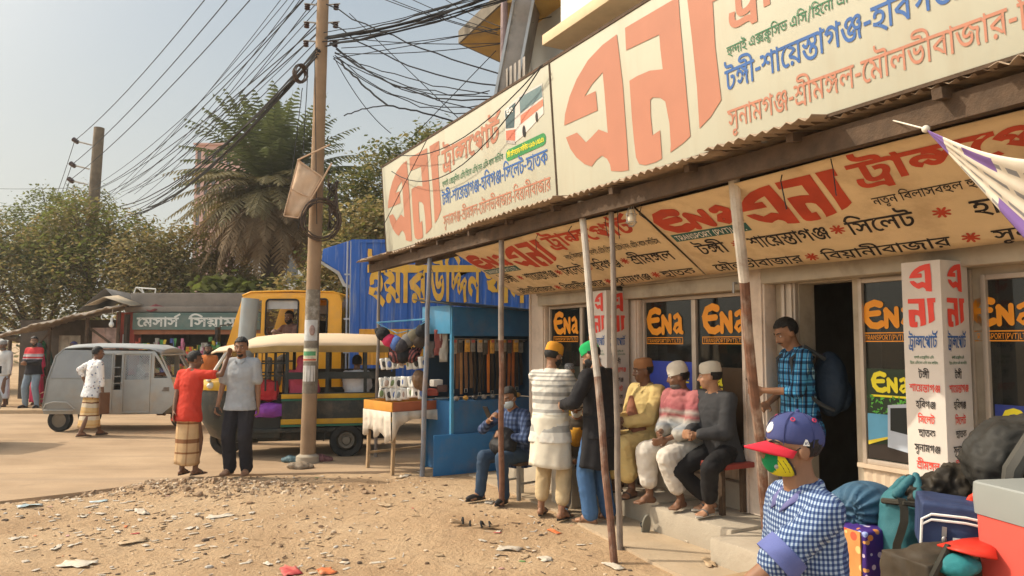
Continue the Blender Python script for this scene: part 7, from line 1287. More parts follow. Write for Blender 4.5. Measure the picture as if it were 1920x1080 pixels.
mb.tube([(-.7, -.55, 1.2), (-.1, -.6, 1.9)], .03); mb.tube([(.8, -.5, 1.95), (1.5, -.5, 1.45)], .03); mb.build('prop', M['wood'], ls)
mb = MB(); mb.boxb((-2.2, 1.4, 0), (1.65, 1.5, 2.2)); mb.boxb((1.58, -.3, 0), (1.66, 1.39, 2.3)); mb.build('back_wall', mat('dark_planks', (.075, .055, .04), .9, var=.3), ls)
for a, b, c, d, col, nm in ((-.1, .5, .7, 1.75, (.40, .30, .2), 'sack_cloth'), (.75, 1.45, 1.0, 1.95, (.56, .36, .28), 'printed_sheet'), (-.75, -.35, .3, 1.5, (.2, .15, .10), 'plank')):
    mb = MB(); q = 14; mb.loft([[(a + (b - a) * i / q, -.30 + .05 * math.sin(i * 1.1 + zz), zz) for i in range(q + 1)] for zz in (c, (c + d) / 2, d)], cap=False, loop=False); o = mb.build(nm, mat(nm, col, .85, var=.35, scale=5), ls, smooth=60); o.modifiers.new('t', 'SOLIDIFY').thickness = .01
mb = MB(); mb.loft([[(.35, -.3, 2.38), (1.05, -.3, 2.98), (1.6, -.2, 2.40)], [(.6, .7, 2.45), (1.2, .8, 2.9), (1.7, .8, 2.45)]], cap=False, loop=False); o = mb.build('tarpaulin', mat('grey_tarp', (.13, .12, .11), .8, var=.15), ls); o.modifiers.new('t', 'SOLIDIFY').thickness = .01
mb = MB(); mb.loft([[(.8, -.75, 2.50), (1.3, -.8, 2.72), (1.95, -.7, 2.50)], [(.85, -.3, 2.55), (1.35, -.2, 2.80), (2.0, -.2, 2.55)]], cap=False, loop=False); o = mb.build('canvas_flap', mat('pale_canvas', (.46, .37, .26), .8, var=.15), ls); o.modifiers.new('t', 'SOLIDIFY').thickness = .01
mb = MB(); mb.ell((0, 0, 0), (.06, .06, .075)); mb.cyl((0, 0, .06), (0, 0, .17), .03, .025); mb.tube([(0, 0, .17), (.0, .05, .45)], .006); o = mb.build('lamp_bulb', mat('bulb_white', (.75, .75, .7), .4, var=0), loc=(-10.05, 18.75, 2.12)); tag(o, 'white lamp bulb hanging under the lean-to tin roof', 'lamp')
# rooftop clutter
t = thing('roof_frame', 'white pipe frame with a rag lying on the grocery roof edge', 'frame', (-9.75, 19.6, 2.61), 0)
mb = MB()
for a, b in (((-.3, 0, 0), (-.15, 0, .5)), ((-.15, 0, .5), (.38, 0, .46)), ((.38, 0, .46), (.28, 0, -.03)), ((-.1, 0, .5), (.3, .3, .0)), ((.0, 0, .48), (.25, .0, .0))): mb.tube([a, b], .018)
mb.build('pipe', M['white'], t)
mb = MB(); mb.loft([[(.2, -.1, .02), (.45, -.12, .10), (.75, -.1, .03)], [(.3, -.3, -.12), (.42, -.3, -.15), (.5, -.3, -.12)]], cap=False, loop=False); o = mb.build('rag', cl('maroon_rag', (.22, .06, .06)), t); o.modifiers.new('t', 'SOLIDIFY').thickness = .01
# far buildings
def block(name, label, x0, x1, y, h, col, floors, cols, dep=9, wcol=(.10, .10, .10)):
    t = thing(name, label, 'building', ((x0 + x1) / 2, y, 0), 0); w2 = (x1 - x0) / 2; fh = h / floors; cw = 2 * w2 / cols; m = mat('wall_' + name, col, .9, var=.08, scale=.6, dirt=(col[0] * .6, col[1] * .6, col[2] * .6), damt=.4, dscale=.3)
    hs = [rect(-w2 + cw * (i + .22), fh * (j + .32), -w2 + cw * (i + .78), fh * (j + .80)) for i in range(cols) for j in range(floors)]
    mb = MB(); mb.plate([rect(-w2, 0, w2, h)] + hs, lambda x, z, d: (x, -d, z), .3); mb.boxb((-w2, .3, 0), (-w2 + .3, dep, h)); mb.boxb((w2 - .3, .3, 0), (w2, dep, h)); mb.boxb((-w2 + .3, .3, h - .3), (w2 - .3, dep, h)); mb.build('wall', m, t)
    for r in hs:
        mb = MB(); mb.boxb((r[0][0], .15, r[0][1]), (r[2][0], .2, r[2][1])); mb.build('window', mat('far_glass', wcol, .2), t)
    mb = MB()
    for j in range(1, floors + 1): mb.boxb((-w2 - .12, -.28, fh * j - .12), (w2 + .12, -.002, fh * j + .04))
    mb.build('ledge', m, t)
block('brick_block', 'tall brick-pink apartment block far behind the date palm', -31.0, -24.5, 72, 21.0, (.60, .36, .30), 7, 9)
block('pale_block', 'pale plastered building seen through the fronds below the palm crown', -17.2, -11.5, 46, 8.0, (.55, .56, .55), 2, 4, 8, (.10, .22, .40))
block('rear_building', 'grey building glimpsed behind the tree beside the sign', -6.8, -1.5, 40, 6.2, (.42, .40, .37), 2, 4)

# ---- trees
LEAF = [mat('leaf_%d' % i, c, .75, var=.3, scale=4, spec=.2) for i, c in enumerate([(.18, .17, .06), (.30, .25, .10), (.12, .125, .05), (.35, .27, .12), (.22, .23, .06)])]
def translucent(m, c):
    nt = m.node_tree; g = N(nt); b = nt.nodes['Principled BSDF']; tr = g('BsdfTranslucent'); tr.inputs[0].default_value = (*c, 1); ms = g('MixShader'); ms.inputs[0].default_value = .38
    g.lk(b.outputs[0], ms.inputs[1]); g.lk(tr.outputs[0], ms.inputs[2]); g.lk(ms.outputs[0], nt.nodes['Material Output'].inputs[0])
for m, c in zip(LEAF, [(.16, .17, .04), (.26, .22, .07), (.10, .13, .04), (.32, .24, .09), (.19, .23, .05)]): translucent(m, c)
BARK = mat('bark', (.13, .09, .06), .9, var=.3, bump=.5, bscale=25)
def tree(label, base, blobs, n, leaf, pal, seed, trunk=.16, name='tree', group='roadside trees', lean=(0, 0)):
    rr = random.Random(seed); t = thing(name, label, 'tree', base, 0, group); cz = min(b[2] for b in blobs); top_ = Vector((lean[0], lean[1], cz * .75)); mb = MB()
    mb.tube([(0, 0, -.1), (lean[0] * .4, lean[1] * .4, cz * .4), top_], [trunk, trunk * .8, trunk * .65], 9)
    for bx, by, bz, r in blobs:
        m_ = Vector((bx * .5 + rr.uniform(-.2, .2), by * .5, (cz * .75 + bz) / 2)); mb.tube([top_, m_, (bx, by, bz)], [trunk * .55, trunk * .35, trunk * .12], 6)
        for q in range(6):
            d = Vector((rr.gauss(0, 1), rr.gauss(0, 1), rr.gauss(.3, .8))).normalized(); c = Vector((bx, by, bz)); mb.tube([c - d * r * .1, c + d * r * .5 + Vector((0, 0, .1)), c + d * r * 1.02], [trunk * .16, trunk * .09, .008], 4)
    mb.build('trunk', BARK, t)
    mb = MB(); tot = sum(b[3] ** 2 for b in blobs)
    for bx, by, bz, r in blobs:
        k = int(1.5 * n * r * r / tot / 9)
        for c in range(k):
            d = Vector((rr.gauss(0, 1), rr.gauss(0, 1), rr.gauss(.15, 1))).normalized() * r * (rr.uniform(.45, 1.0) ** .6) * (1 + .25 * noise.noise((bx + c * .9, by, bz))); cc = Vector((bx, by, bz)) + d; mi = pal[min(len(pal) - 1, int(rr.random() ** 1.3 * len(pal)))]
            for l in range(9):
                p = cc + Vector((rr.gauss(0, .17), rr.gauss(0, .17), rr.gauss(0, .14))) * (r ** .4); s_ = leaf * rr.uniform(.6, 1.35); a = rr.uniform(0, 6.28); u = Vector((math.cos(a), math.sin(a), rr.uniform(-.9, .3))).normalized(); v = u.cross(Vector((rr.gauss(0, .5), rr.gauss(0, .5), 1))).normalized()
                mb.mi = mi if rr.random() < .8 else rr.choice(pal); mb.add([p, p + u * s_ * .5 + v * s_ * .27, p + u * s_, p + u * s_ * .5 - v * s_ * .27], [(0, 1, 2, 3)])
    mb.build('crown', LEAF, t, smooth=0, fix=False); return t
tree('broad dusty tree filling the left edge behind the lean-to stall', (-15.6, 24.5, 0), [(-2.6, 0, 3.7, 1.5), (-.9, -.4, 3.3, 1.5), (.8, 0, 3.6, 1.4), (-1.8, .3, 4.9, 1.1), (-3.6, 0, 2.6, 1.3), (.2, .4, 4.7, 1.1), (-2.2, -.6, 2.2, 1.2)], 12500, .15, [1, 0, 3, 2], 11, .2)
tree('feathery tree with flat spreading top at the far left', (-17.5, 27.5, 0), [(-1.6, 0, 5.6, 1.2), (.2, 0, 6.3, 1.1), (1.6, .2, 6.6, .9), (.9, -.3, 5.2, 1.3), (-.6, 0, 4.6, 1.2)], 9000, .12, [2, 0, 4], 12, .2)
tree('yellow-green tree around the foot of the far wooden pole', (-13.9, 25, 0), [(-.7, 0, 5.5, 1.25), (.9, 0, 4.9, 1.2), (.1, -.5, 3.9, 1.5), (1.9, .2, 3.9, 1.2), (-1.5, -.2, 4.2, 1.2)], 11000, .15, [4, 1, 3, 0], 13, .18)
tree('straggly brown-leaved tree over the grocery roof', (-11.3, 24, 0), [(-.6, 0, 4.1, 1.2), (.8, 0, 4.5, 1.0), (1.7, .2, 3.6, 1.1), (0, -.4, 3.2, 1.3), (2.6, 0, 3.0, 1.0)], 12000, .14, [3, 1, 0, 3], 14, .15)
tree('bright broad-leaved bush beside the truck cab roof', (-8.6, 22.6, 0), [(-.7, 0, 3.0, .75), (.2, 0, 2.9, .7), (.9, 0, 3.2, .6)], 700, .34, [4, 4, 0], 15, .08)
tree('tall dark tree rising behind the big sign', (-2.9, 21.5, 0), [(-.6, 0, 6.3, 1.15), (.7, 0, 7.0, 1.0), (-1.7, 0, 5.3, 1.2), (.5, -.3, 5.4, 1.3), (-.3, -.6, 4.4, 1.4), (1.9, 0, 6.2, 1.1), (-1.9, -.3, 4.0, 1.1)], 15000, .15, [2, 0, 1], 16, .22)
tree('dry brown tree between the electric pole and the blue container', (-4.6, 19.3, 0), [(-1.0, 0, 2.8, .75), (.5, 0, 3.7, .95), (.9, 0, 4.6, .8), (1.5, 0, 4.4, .9), (-.1, 0, 3.0, .8)], 5000, .15, [3, 1, 0], 17, .14)
mb = MB(); rr = random.Random(21)
for k in range(13000):
    x = rr.uniform(-60, 25); y = 55 + rr.uniform(-2, 6); h = (5.4 if x < -12 else 3.6) + 1.6 * noise.noise((x * .15, 0, 2)) + .8 * noise.noise((x * .6, 0, 4)); p = Vector((x, y, rr.uniform(0, 1) ** .7 * h)); s_ = rr.uniform(.3, .6); a = rr.uniform(0, 6.28); u = Vector((math.cos(a), math.sin(a), rr.uniform(-.6, .4))); v = u.cross(Vector((rr.gauss(0, .5), rr.gauss(0, .5), 1))).normalized(); mb.mi = rr.choice((0, 1, 2, 3)); mb.add([p, p + u * s_ * .5 + v * s_ * .35, p + u * s_, p + u * s_ * .5 - v * s_ * .35], [(0, 1, 2, 3)])
tag(mb.build('distant_trees', LEAF, smooth=0, fix=False), 'low belt of trees far across the road', 'trees', kind='stuff')
# ---- date palm
pt = thing('palm_tree', 'big date palm with drooping dusty fronds behind the electric pole', 'palm tree', (-7.75, 24, 0), 0); rr = random.Random(8)
mb = MB(); mb.tube([(.1, 0, -.1), (.05, 0, 2.5), (0, 0, 4.4), (0, 0, 6.7)], [.40, .34, .36, .42], 16); mb.build('trunk', mat('palm_bark', (.10, .07, .05), .95, var=.35, scale=12, bump=.9, bscale=16), pt)
PF = [mat('frond_%d' % i, c, .7, var=.25, scale=3, spec=.3) for i, c in enumerate([(.095, .105, .045), (.19, .155, .075), (.26, .18, .10)])]
for m, c in zip(PF, [(.12, .14, .05), (.22, .18, .07), (.28, .19, .09)]): translucent(m, c)
mb = MB()
for k in range(220):
    az = k * 2.39996 + rr.uniform(-.2, .2); e = (k / 220) ** .9; el = rad(84 - 118 * e + rr.uniform(-9, 9)); L = rr.uniform(2.9, 3.6) * (1 if e < .7 else .95); pos = Vector((.1 * math.cos(az), .1 * math.sin(az), 6.75 - .5 * e)); d = Vector((math.cos(el) * math.cos(az), math.cos(el) * math.sin(az), math.sin(el))); pts = [pos.copy()]; n = 13
    for i in range(n): d = (d + Vector((0, 0, -.065 - .04 * e))).normalized(); pos = pos + d * (L / n); pts.append(pos.copy())
    mb.mi = 0 if e < .42 else (1 if e < .72 else 2); mb.tube(pts, [.022 * (1 - .9 * i / n) for i in range(n + 1)], 4)
    side = d.cross(Vector((0, 0, 1))); side = side.normalized() if side.length > .05 else Vector((1, 0, 0))
    for i in range(2, n):
        for sub in (0, .5):
            c = pts[i].lerp(pts[i + 1], sub); tdir = (pts[i + 1] - pts[i - 1]).normalized(); ll = .56 * math.sin(PI * min(1, (i + sub) / n * .8 + .18)) * rr.uniform(.8, 1.15)
            for q in (-1, 1):
                v = (side * q * .85 + tdir * .55 + Vector((0, 0, -.22 + rr.uniform(-.15, .15)))).normalized(); w_ = v.cross(tdir).cross(v).normalized() * .033; mb.add([c - w_, c + w_, c + v * ll * .6 + w_ * .9 - Vector((0, 0, .02)), c + v * ll - Vector((0, 0, .07)), c + v * ll * .6 - w_ * .9 - Vector((0, 0, .02))], [(0, 1, 2, 3, 4)])
mb.build('crown', PF, pt, smooth=0, fix=False)
# ================================================================== BLUE STALL AND ITS GOODS
SA = math.atan2(.64, .768)
SO = Vector((-.78, 9.72, 0))
def st(x, y, z): return Rz(SA) @ Vector((x, y, z)) + SO
sblue = mat('stall_blue', (.022, .12, .27), .5, var=.14, scale=4, dirt=(.16, .13, .11), damt=.5, dscale=3)
lblue = mat('stall_light_blue', (.06, .25, .42), .55, var=.12, dirt=(.2, .16, .12), damt=.5)  # lighter copy of the kiosk blue, sunlight painted into its left side
t = thing('market_kiosk', 'blue painted steel kiosk hung with belts at the end of the shop', 'kiosk', SO, SA)
mb = MB(); n = 40; mb.loft([[(-.12 + 1.62 * i / n, y, 2.19 - .05 * (i / n) + dz + .012 * math.cos(i * PI / 1.5)) for i in range(n + 1)] for y, dz in ((-.16, -.02), (.75, .08))], cap=False, loop=False); o = mb.build('roof', mat('kiosk_roof', (.05, .07, .09), .6, metal=.3, var=.2, dirt=(.2, .14, .1), damt=.6), t, smooth=60); o.modifiers.new('t', 'SOLIDIFY').thickness = .008
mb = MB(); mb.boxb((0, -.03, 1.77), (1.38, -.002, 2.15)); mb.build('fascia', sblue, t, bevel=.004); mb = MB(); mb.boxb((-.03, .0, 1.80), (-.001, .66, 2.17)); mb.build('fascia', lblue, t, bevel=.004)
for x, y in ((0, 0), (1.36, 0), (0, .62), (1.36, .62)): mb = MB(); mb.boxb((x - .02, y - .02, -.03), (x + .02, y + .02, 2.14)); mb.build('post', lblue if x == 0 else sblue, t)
mb = MB(); mb.boxb((.02, -.015, .02), (1.34, .62, .92)); mb.build('counter', sblue, t, bevel=.006)
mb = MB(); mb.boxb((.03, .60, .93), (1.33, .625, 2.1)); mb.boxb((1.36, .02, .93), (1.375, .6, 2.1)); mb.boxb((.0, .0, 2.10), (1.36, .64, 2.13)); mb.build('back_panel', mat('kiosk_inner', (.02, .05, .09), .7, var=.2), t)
mb = MB(); mb.tube([(.02, .10, 1.72), (1.34, .10, 1.70)], .008); mb.tube([(.02, .06, 1.74), (1.34, .06, 1.72)], .006); mb.build('hanging_rail', M['steel'], t)
rr = random.Random(4)
BC = [mat('belt_%d' % i, c, .5, var=.2) for i, c in enumerate([(.38, .20, .08), (.20, .10, .05), (.04, .03, .024), (.62, .19, .03), (.36, .11, .03), (.12, .07, .04)])]
BCn = ['tan', 'brown', 'black', 'orange', 'russet', 'dark brown']
order = [0, 1, 0, 1, 5, 2, 2, 2, 3, 2, 2, 2, 5, 4, 4, 2, 2]
for k, c in enumerate(order):
    x = .07 + .074 * k; L = rr.uniform(.62, .72); mb = MB(); y = .085 + rr.uniform(-.01, .01)
    mb.loft([[(-.022 + .006 * math.sin(z * 7 + k), .004 * math.sin(z * 9), -z), (.024 + .006 * math.sin(z * 7 + k), .006 * math.sin(z * 9 + 1), -z), (.024 + .006 * math.sin(z * 7 + k), .006 * math.sin(z * 9 + 1) + .004, -z), (-.022 + .006 * math.sin(z * 7 + k), .004 * math.sin(z * 9) + .004, -z)] for z in [L * i / 10 for i in range(11)]])
    o = mb.build('belt', BC[c], loc=st(x, y, 1.715), rz=SA + rr.uniform(-.25, .25)); tag(o, '%s leather belt hanging in the blue kiosk' % BCn[c], 'belt', 'belts hung in the blue kiosk, ' + BCn[c])
    if k % 3 == 0: mb = MB(); mb.tube([(-.02, 0, -L), (.02, 0, -L), (.02, 0, -L - .05), (-.02, 0, -L - .05), (-.02, 0, -L)], .004, 5); mb.build('buckle', M['steel'], o)
KC = [mat('pack_%d' % i, c, .35, var=.3, scale=18) for i, c in enumerate([(.36, .30, .24), (.09, .08, .07), (.62, .32, .06), (.24, .23, .21)])]
for k in range(12):
    x = .06 + .105 * k; mb = MB(); h = rr.uniform(.15, .22); mb.box((0, 0, -h / 2 - .01), (.075, .02, h)); o = mb.build('accessory_pack', KC[k % 4], loc=st(x, .03 + .02 * (k % 2), 1.735), rz=SA + rr.uniform(-.2, .2), bevel=.004); tag(o, 'small carded accessory pack hanging above the belts in the kiosk', 'pack', 'carded packs above the belts')
    mb = MB(); mb.box((0, -.0115, -.035), (.055, .003, .035)); mb.build('header_card', KC[(k + 2) % 4] if k % 3 else mat('card_red', (.45, .10, .08), .5), o)
for k in range(8):
    mb = MB(); c = rr.choice(KC); mb.ell((0, 0, .03), (rr.uniform(.03, .06), .04, .035)); o = mb.build('small_ware', c, loc=st(.12 + .15 * k, .06, .925), rz=SA + rr.random()); tag(o, 'small ware lying on the kiosk counter below the belts', 'ware', 'wares on the kiosk counter')
# loose blue board
mb = MB(); d = Vector((.77, .43)); mb.boxb((0, 0, 0), (.90, .03, .51)); o = mb.build('metal_board', mat('board_blue', (.02, .14, .34), .45, var=.08, dirt=(.18, .16, .14), damt=.5, dscale=3), bevel=.005, loc=(-.985, 9.55, 0), rz=math.atan2(.43, .77)); tag(o, 'plain blue metal board standing on the ground before the kiosk', 'board')
# goods table
TO = Vector((-1.52, 9.62, 0)); t = thing('goods_table', 'wooden vendor table with orange edge boards beside the blue grey post', 'table', TO, SA)
tw = mat('table_wood', (.36, .24, .13), .8, var=.2, scale=7, bump=.2); mb = MB(); mb.boxb((.0, .0, .79), (.93, .70, .82)); mb.build('tabletop', tw, t)
mb = MB(); mb.boxb((-.01, -.02, .80), (.95, -.001, .92)); mb.build('front_board', mat('board_orange_shaded', (.36, .10, .04), .6, var=.12), t, bevel=.003); mb = MB(); mb.boxb((-.03, -.02, .80), (-.011, .71, .92)); mb.boxb((-.01, .701, .80), (.95, .72, .92)); mb.build('side_board', mat('board_orange', (.62, .27, .04), .6, var=.1), t, bevel=.003)  # front board darker, side boards lighter: shade and sunlight painted into the colour
for x, y in ((.03, .03), (.9, .03), (.03, .67), (.9, .67)): mb = MB(); mb.box((x, y, .38), (.04, .04, .84), Ry(.03 if x < .5 else -.08)); mb.build('leg', tw, t)
mb = MB(); mb.boxb((.03, .65, .20), (.9, .68, .23)); mb.build('stretcher', tw, t)
mb = MB(); n = 24
mb.loft([[(-.045 - .02 * math.sin(i * 1.3) * s_, .70 - .72 * i / n, .80 - s_ * (.30 + .05 * math.sin(i * .7) + .10 * (i / n) ** 4)) for i in range(n + 1)] for s_ in (0, .35, .7, 1)], cap=False, loop=False)
mb.loft([[(-.03 + .96 * i / n, -.035 - .02 * math.sin(i * 1.5) * s_, .80 - s_ * (.36 * math.exp(-(i / n) * 7) + .16 * (i / n) + .02)) for i in range(n + 1)] for s_ in (0, .5, 1)], cap=False, loop=False)
o = mb.build('tablecloth', cl('table_cloth', (.60, .52, .42), dirt=(.4, .3, .2), damt=.4), loc=TO, rz=SA, smooth=70); o.modifiers.new('t', 'SOLIDIFY').thickness = .006; tag(o, 'off white cloth draped down the side of the vendor table', 'cloth')
def tb(x, y, z): return Rz(SA) @ Vector((x, y, z)) + TO
t = thing('mask_box', 'bright blue tray holding pale face masks at the end of the vendor table', 'tray', tb(.83, .12, .822), SA)
mb = MB(); mb.boxb((-.10, -.10, 0), (.11, .12, .012))
for a in (((-.10, -.10, .0121), (.11, -.09, .09)), ((-.10, .11, .0121), (.11, .12, .09)), ((-.10, -.0899, .0121), (-.09, .1099, .09)), ((.10, -.0899, .0121), (.11, .1099, .09))): mb.boxb(*a)
mb.build('box', mat('tray_blue', (.06, .30, .62), .4), t)
for k in range(9): mb = MB(); mb.ell((0, 0, 0), (.018, .075, .045)); o = mb.build('face_mask', cl('mask_blue', (.50, .58, .62)), loc=tb(.755 + .018 * k, .13, .90), rz=SA + rr.uniform(-.15, .15)); tag(o, 'folded pale mask standing in the blue tray', 'mask', 'masks in the blue tray')
SC_ = [cl('sock_%d' % i, c) for i, c in enumerate([(.06, .055, .05), (.28, .30, .30), (.20, .26, .12), (.10, .14, .30), (.40, .30, .24)])]
wp = mat('plastic_wrap', (.66, .64, .58), .3, var=.08, dirt=(.4, .38, .34), damt=.4, dscale=9)
p4_, p3_ = Vector((-1.99, 11.07, 0)), Vector((-1.10, 9.75, 0))
for row_, (z, n_) in enumerate(((1.47, 7), (1.22, 8), (1.065, 8))):
    a, b = at(712, 672 + (0, 36, 56)[row_], 10.25), at(797, 668 + (0, 36, 58)[row_], 9.85)
    mb = MB(); mb.tube([a, (a + b) / 2 - Vector((0, 0, .02)), b], .003, 4); tag(mb.build('display_line', M['wire']), 'string line holding a row of wrapped packs above the vendor table', 'line', 'display lines above the vendor table')
    for k in range(n_):
        p = a.lerp(b, (k + .5) / n_); mb = MB(); w2, h = rr.uniform(.042, .055), rr.uniform(.13, .17); q = 6
        mb.loft([[(x * w2, .012 * math.sin(x * 3 + k) + yy, -h * i / q) for x in (-1, -.5, 0, .5, 1)] for yy in (0,) for i in range(q + 1)], cap=False, loop=False)
        o = mb.build('sock_pack', wp, loc=p, rz=rr.uniform(-.3, .5)); o.rotation_euler[1] = rr.uniform(-.2, .2); o.modifiers.new('t', 'SOLIDIFY').thickness = .016; tag(o, 'clear-wrapped white pack pegged in rows above the vendor table', 'pack', 'wrapped packs in three rows')
        mb = MB(); mb.ell((rr.uniform(-.01, .01), -.012, -h * .55), (.030, .010, .045), Ry(rr.uniform(-.6, .6))); mb.build('folded_sock', SC_[(k * 3 + row_) % 5], o)
# caps tied in a bunch
HC = [('black', (.02, .02, .022)), ('crimson', (.50, .03, .09)), ('blue', (.09, .16, .40)), ('charcoal', (.05, .045, .05)), ('grey', (.16, .15, .14)), ('olive', (.14, .12, .08)), ('dark brown', (.06, .045, .035)), ('black', (.02, .02, .022)), ('checked', None), ('checked', None), ('black', (.02, .02, .022))]
chkm = cl('checked_wool', (1, 1, 1), pattern=weave(.04, .04, [(0, (.30, .10, .09)), (.5, (.04, .03, .035))], [(0, (1, 1, 1)), (.5, (.5, .5, .5))]))
caps_at = [(718, 628), (730, 640), (742, 645), (752, 650), (764, 640), (776, 632), (786, 640), (792, 622), (742, 668), (775, 668), (757, 668)]
for k, (px, py) in enumerate(caps_at):
    m_ = chkm if HC[k][1] is None else cl('cap_' + HC[k][0].replace(' ', '_'), HC[k][1]); mb = MB(); rings = []
    for z, r_ in ((-.02, .088), (.02, .092), (.06, .082), (.09, .05), (.10, .012)): rings.append([(r_ * math.cos(2 * PI * i / 14), r_ * 1.12 * math.sin(2 * PI * i / 14), z) for i in range(14)])
    mb.loft(rings); o = mb.build('sun_hat', m_, loc=at(px, py, 10.0 - .02 * (k % 4)), smooth=70); o.rotation_euler = (rr.uniform(.6, 1.5), rr.uniform(-.5, .5), rr.uniform(-.6, .9)); tag(o, '%s cap in the bunch of caps tied between the two far posts' % HC[k][0], 'cap', 'bunch of caps, ' + HC[k][0])
    mb = MB(); mb.loft([[(.07 * math.cos(rad(a)), .095 * math.sin(rad(a)) + r_ * math.sin(rad(a)), -.015 - .2 * r_) for a in range(25, 156, 13)] for r_ in (0, .04, .075)], cap=False, loop=False); b = mb.build('brim', m_, o, smooth=70); b.modifiers.new('t', 'SOLIDIFY').thickness = .005
a, b = at(706, 605, 10.6), at(806, 598, 9.75); mb = MB(); mb.tube([a, at(745, 625, 10.2), at(775, 618, 10.0), b], .006, 5); mb.tube([a, b], .012, 5); tag(mb.build('tie_bar', lblue), 'light blue bar tied between the two far posts carrying the caps', 'bar')
for k, (px, py, c, h) in enumerate(((822, 618, (.26, .08, .07), .34), (832, 622, (.42, .38, .32), .40), (808, 640, (.12, .10, .09), .22))):
    mb = MB(); q = 8; mb.loft([[(x * .055, .015 * math.sin(3 * x + i), -h * i / q) for x in (-1, -.4, .3, 1)] for i in range(q + 1)], cap=False, loop=False); o = mb.build('scarf', cl('hung_cloth_%d' % k, c), loc=at(px, py, 9.95)); o.modifiers.new('t', 'SOLIDIFY').thickness = .02; tag(o, ('maroon', 'pale', 'dark')[k] + ' folded cloth hung at the open end of the kiosk', 'cloth')
mb = MB(); mb.ell((0, 0, 0), (.10, .09, .13)); mb.ell((.05, 0, -.08), (.08, .08, .08)); o = vox(mb, 'leather_bag', mat('bag_brown', (.13, .07, .03), .5, var=.25), .012, None, 3, .012, (9, 9, 9)); o.location = at(786, 712, 9.9); tag(o, 'brown bag hanging beside the rows of wrapped packs', 'bag')
for k, (px, py, c) in enumerate(((812, 735, (.32, .06, .04)), (828, 728, (.10, .05, .04)), (818, 718, (.62, .58, .52)))): mb = MB(); mb.box((0, 0, 0), (.14, .12, .09), Rz(.3 * k)); o = mb.build('goods_box', mat('goods_%d' % k, c, .6, var=.2), bevel=.01, loc=at(px, py, 10.1)); tag(o, ('red', 'dark brown', 'white')[k] + ' small box stacked at the end of the vendor table', 'box')

# bench and stool
t = thing('bench', 'low wooden bench with red seat along the window wall', 'bench', shop(4.70, 5.4, .25), ANG)
mb = MB(); mb.boxb((-.17, -.75, .385), (.17, .85, .43)); mb.build('seat', mat('seat_red', (.30, .05, .035), .6, var=.15), t, bevel=.01)
for y in (-.65, .75):
    for x in (-.12, .12): mb = MB(); mb.boxb((x - .02, y - .02, 0), (x + .02, y + .02, .384)); mb.build('leg', M['wood'], t)
t = thing('stool', 'small dark wooden stool under the masked young man', 'stool', (.09, 8.23, .02), rad(40))
mb = MB(); mb.boxb((-.17, -.17, .36), (.17, .17, .395)); mb.build('seat', M['wood'], t, bevel=.008)
for x in (-.14, .14):
    for y in (-.14, .14): mb = MB(); mb.boxb((x - .018, y - .018, 0), (x + .018, y + .018, .359)); mb.build('leg', M['steel'], t)
for q in (-.14, .14): mb = MB(); mb.boxb((-.12, q - .01, .16), (.12, q + .01, .18)); mb.build('rung', M['steel'], t)
t = thing('low_seat', 'low concrete block used as a seat by the hooded child', 'seat', (.68, 7.90, .02), ANG); mb = MB(); mb.boxb((-.2, -.2, 0), (.2, .2, .40)); mb.build('block', M['conc'], t, bevel=.02)

# ================================================================== LUGGAGE BY THE PHOTOGRAPHER
def bag(name, label, p, prims, col, voxel=.010, rot=(0, 0, 0), wr=.012, wf=(7, 7, 7), it=4, seed=1, m=None, cat='bag'):
    mb = MB(); prims(mb); o = vox(mb, name, m or cl(name + '_' + str(seed), col, .6, fold=.8), voxel, None, it, wr, wf, seed); o.location = p; o.rotation_euler = rot; return tag(o, label, cat)
t = thing('luggage_table', 'low wooden table under the pile of luggage', 'table', (1.62, 2.75, 0), ANG)
mb = MB(); mb.boxb((-.55, -.75, .66), (.48, .80, .70)); mb.build('tabletop', tw, t)
for x in (-.5, .43):
    for y in (-.68, .73): mb = MB(); mb.boxb((x - .03, y - .03, 0), (x + .03, y + .03, .659)); mb.build('leg', tw, t)
p = at(1621, 948, 3.15)
o = bag('duffel_bag', 'slate blue drawstring sack on top of the purple spotted bag', p, lambda mb: (mb.ell((0, 0, 0), (.125, .19, .10), None, 20, 14), mb.ell((0, -.06, 0), (.118, .14, .098), None, 18, 12)), (.05, .11, .17), rot=(0, 0, rad(-44)), wr=0, seed=2)
for v in o.data.vertices:
    a = math.atan2(v.co.z, v.co.x); k = max(0, (-v.co.y) / .2); v.co *= 1 + .075 * k * math.sin(a * 15) + .03 * noise.noise(v.co * 14)
    if v.co.y < -.165: v.co.y += .03 * max(0, 1 - math.hypot(v.co.x, v.co.z) / .06)
spotted = cl('spotted_cloth', (1, 1, 1), .35, pattern=spots((.055, .025, .17), [(.60, .22, .06), (.55, .45, .55), (.25, .30, .55), (.6, .3, .1)], 26, .33), bump=.05)
mb = MB()
mb.boxb((-.13, -.14, -.115), (.13, .14, .115))
o = vox(mb, 'spotted_bag', spotted, .010, None, 7, .008, (8, 8, 8), 3)
o.location = at(1620, 1032, 3.05)
o.rotation_euler = (0, 0, rad(20))
tag(o, 'purple bag with orange and white spots under the blue sack', 'bag')
mb = MB()
mb.boxb((-.137, -.12, -.11), (-.1305, .12, .11))
mb.build('end_panel', cl('orange_print', (1, 1, 1), pattern=spots((.55, .25, .08), [(.6, .1, .05), (.7, .5, .2)], 20, .4)), o)
teal = (.035, .13, .15); tc_ = at(1700, 1005, 2.92)
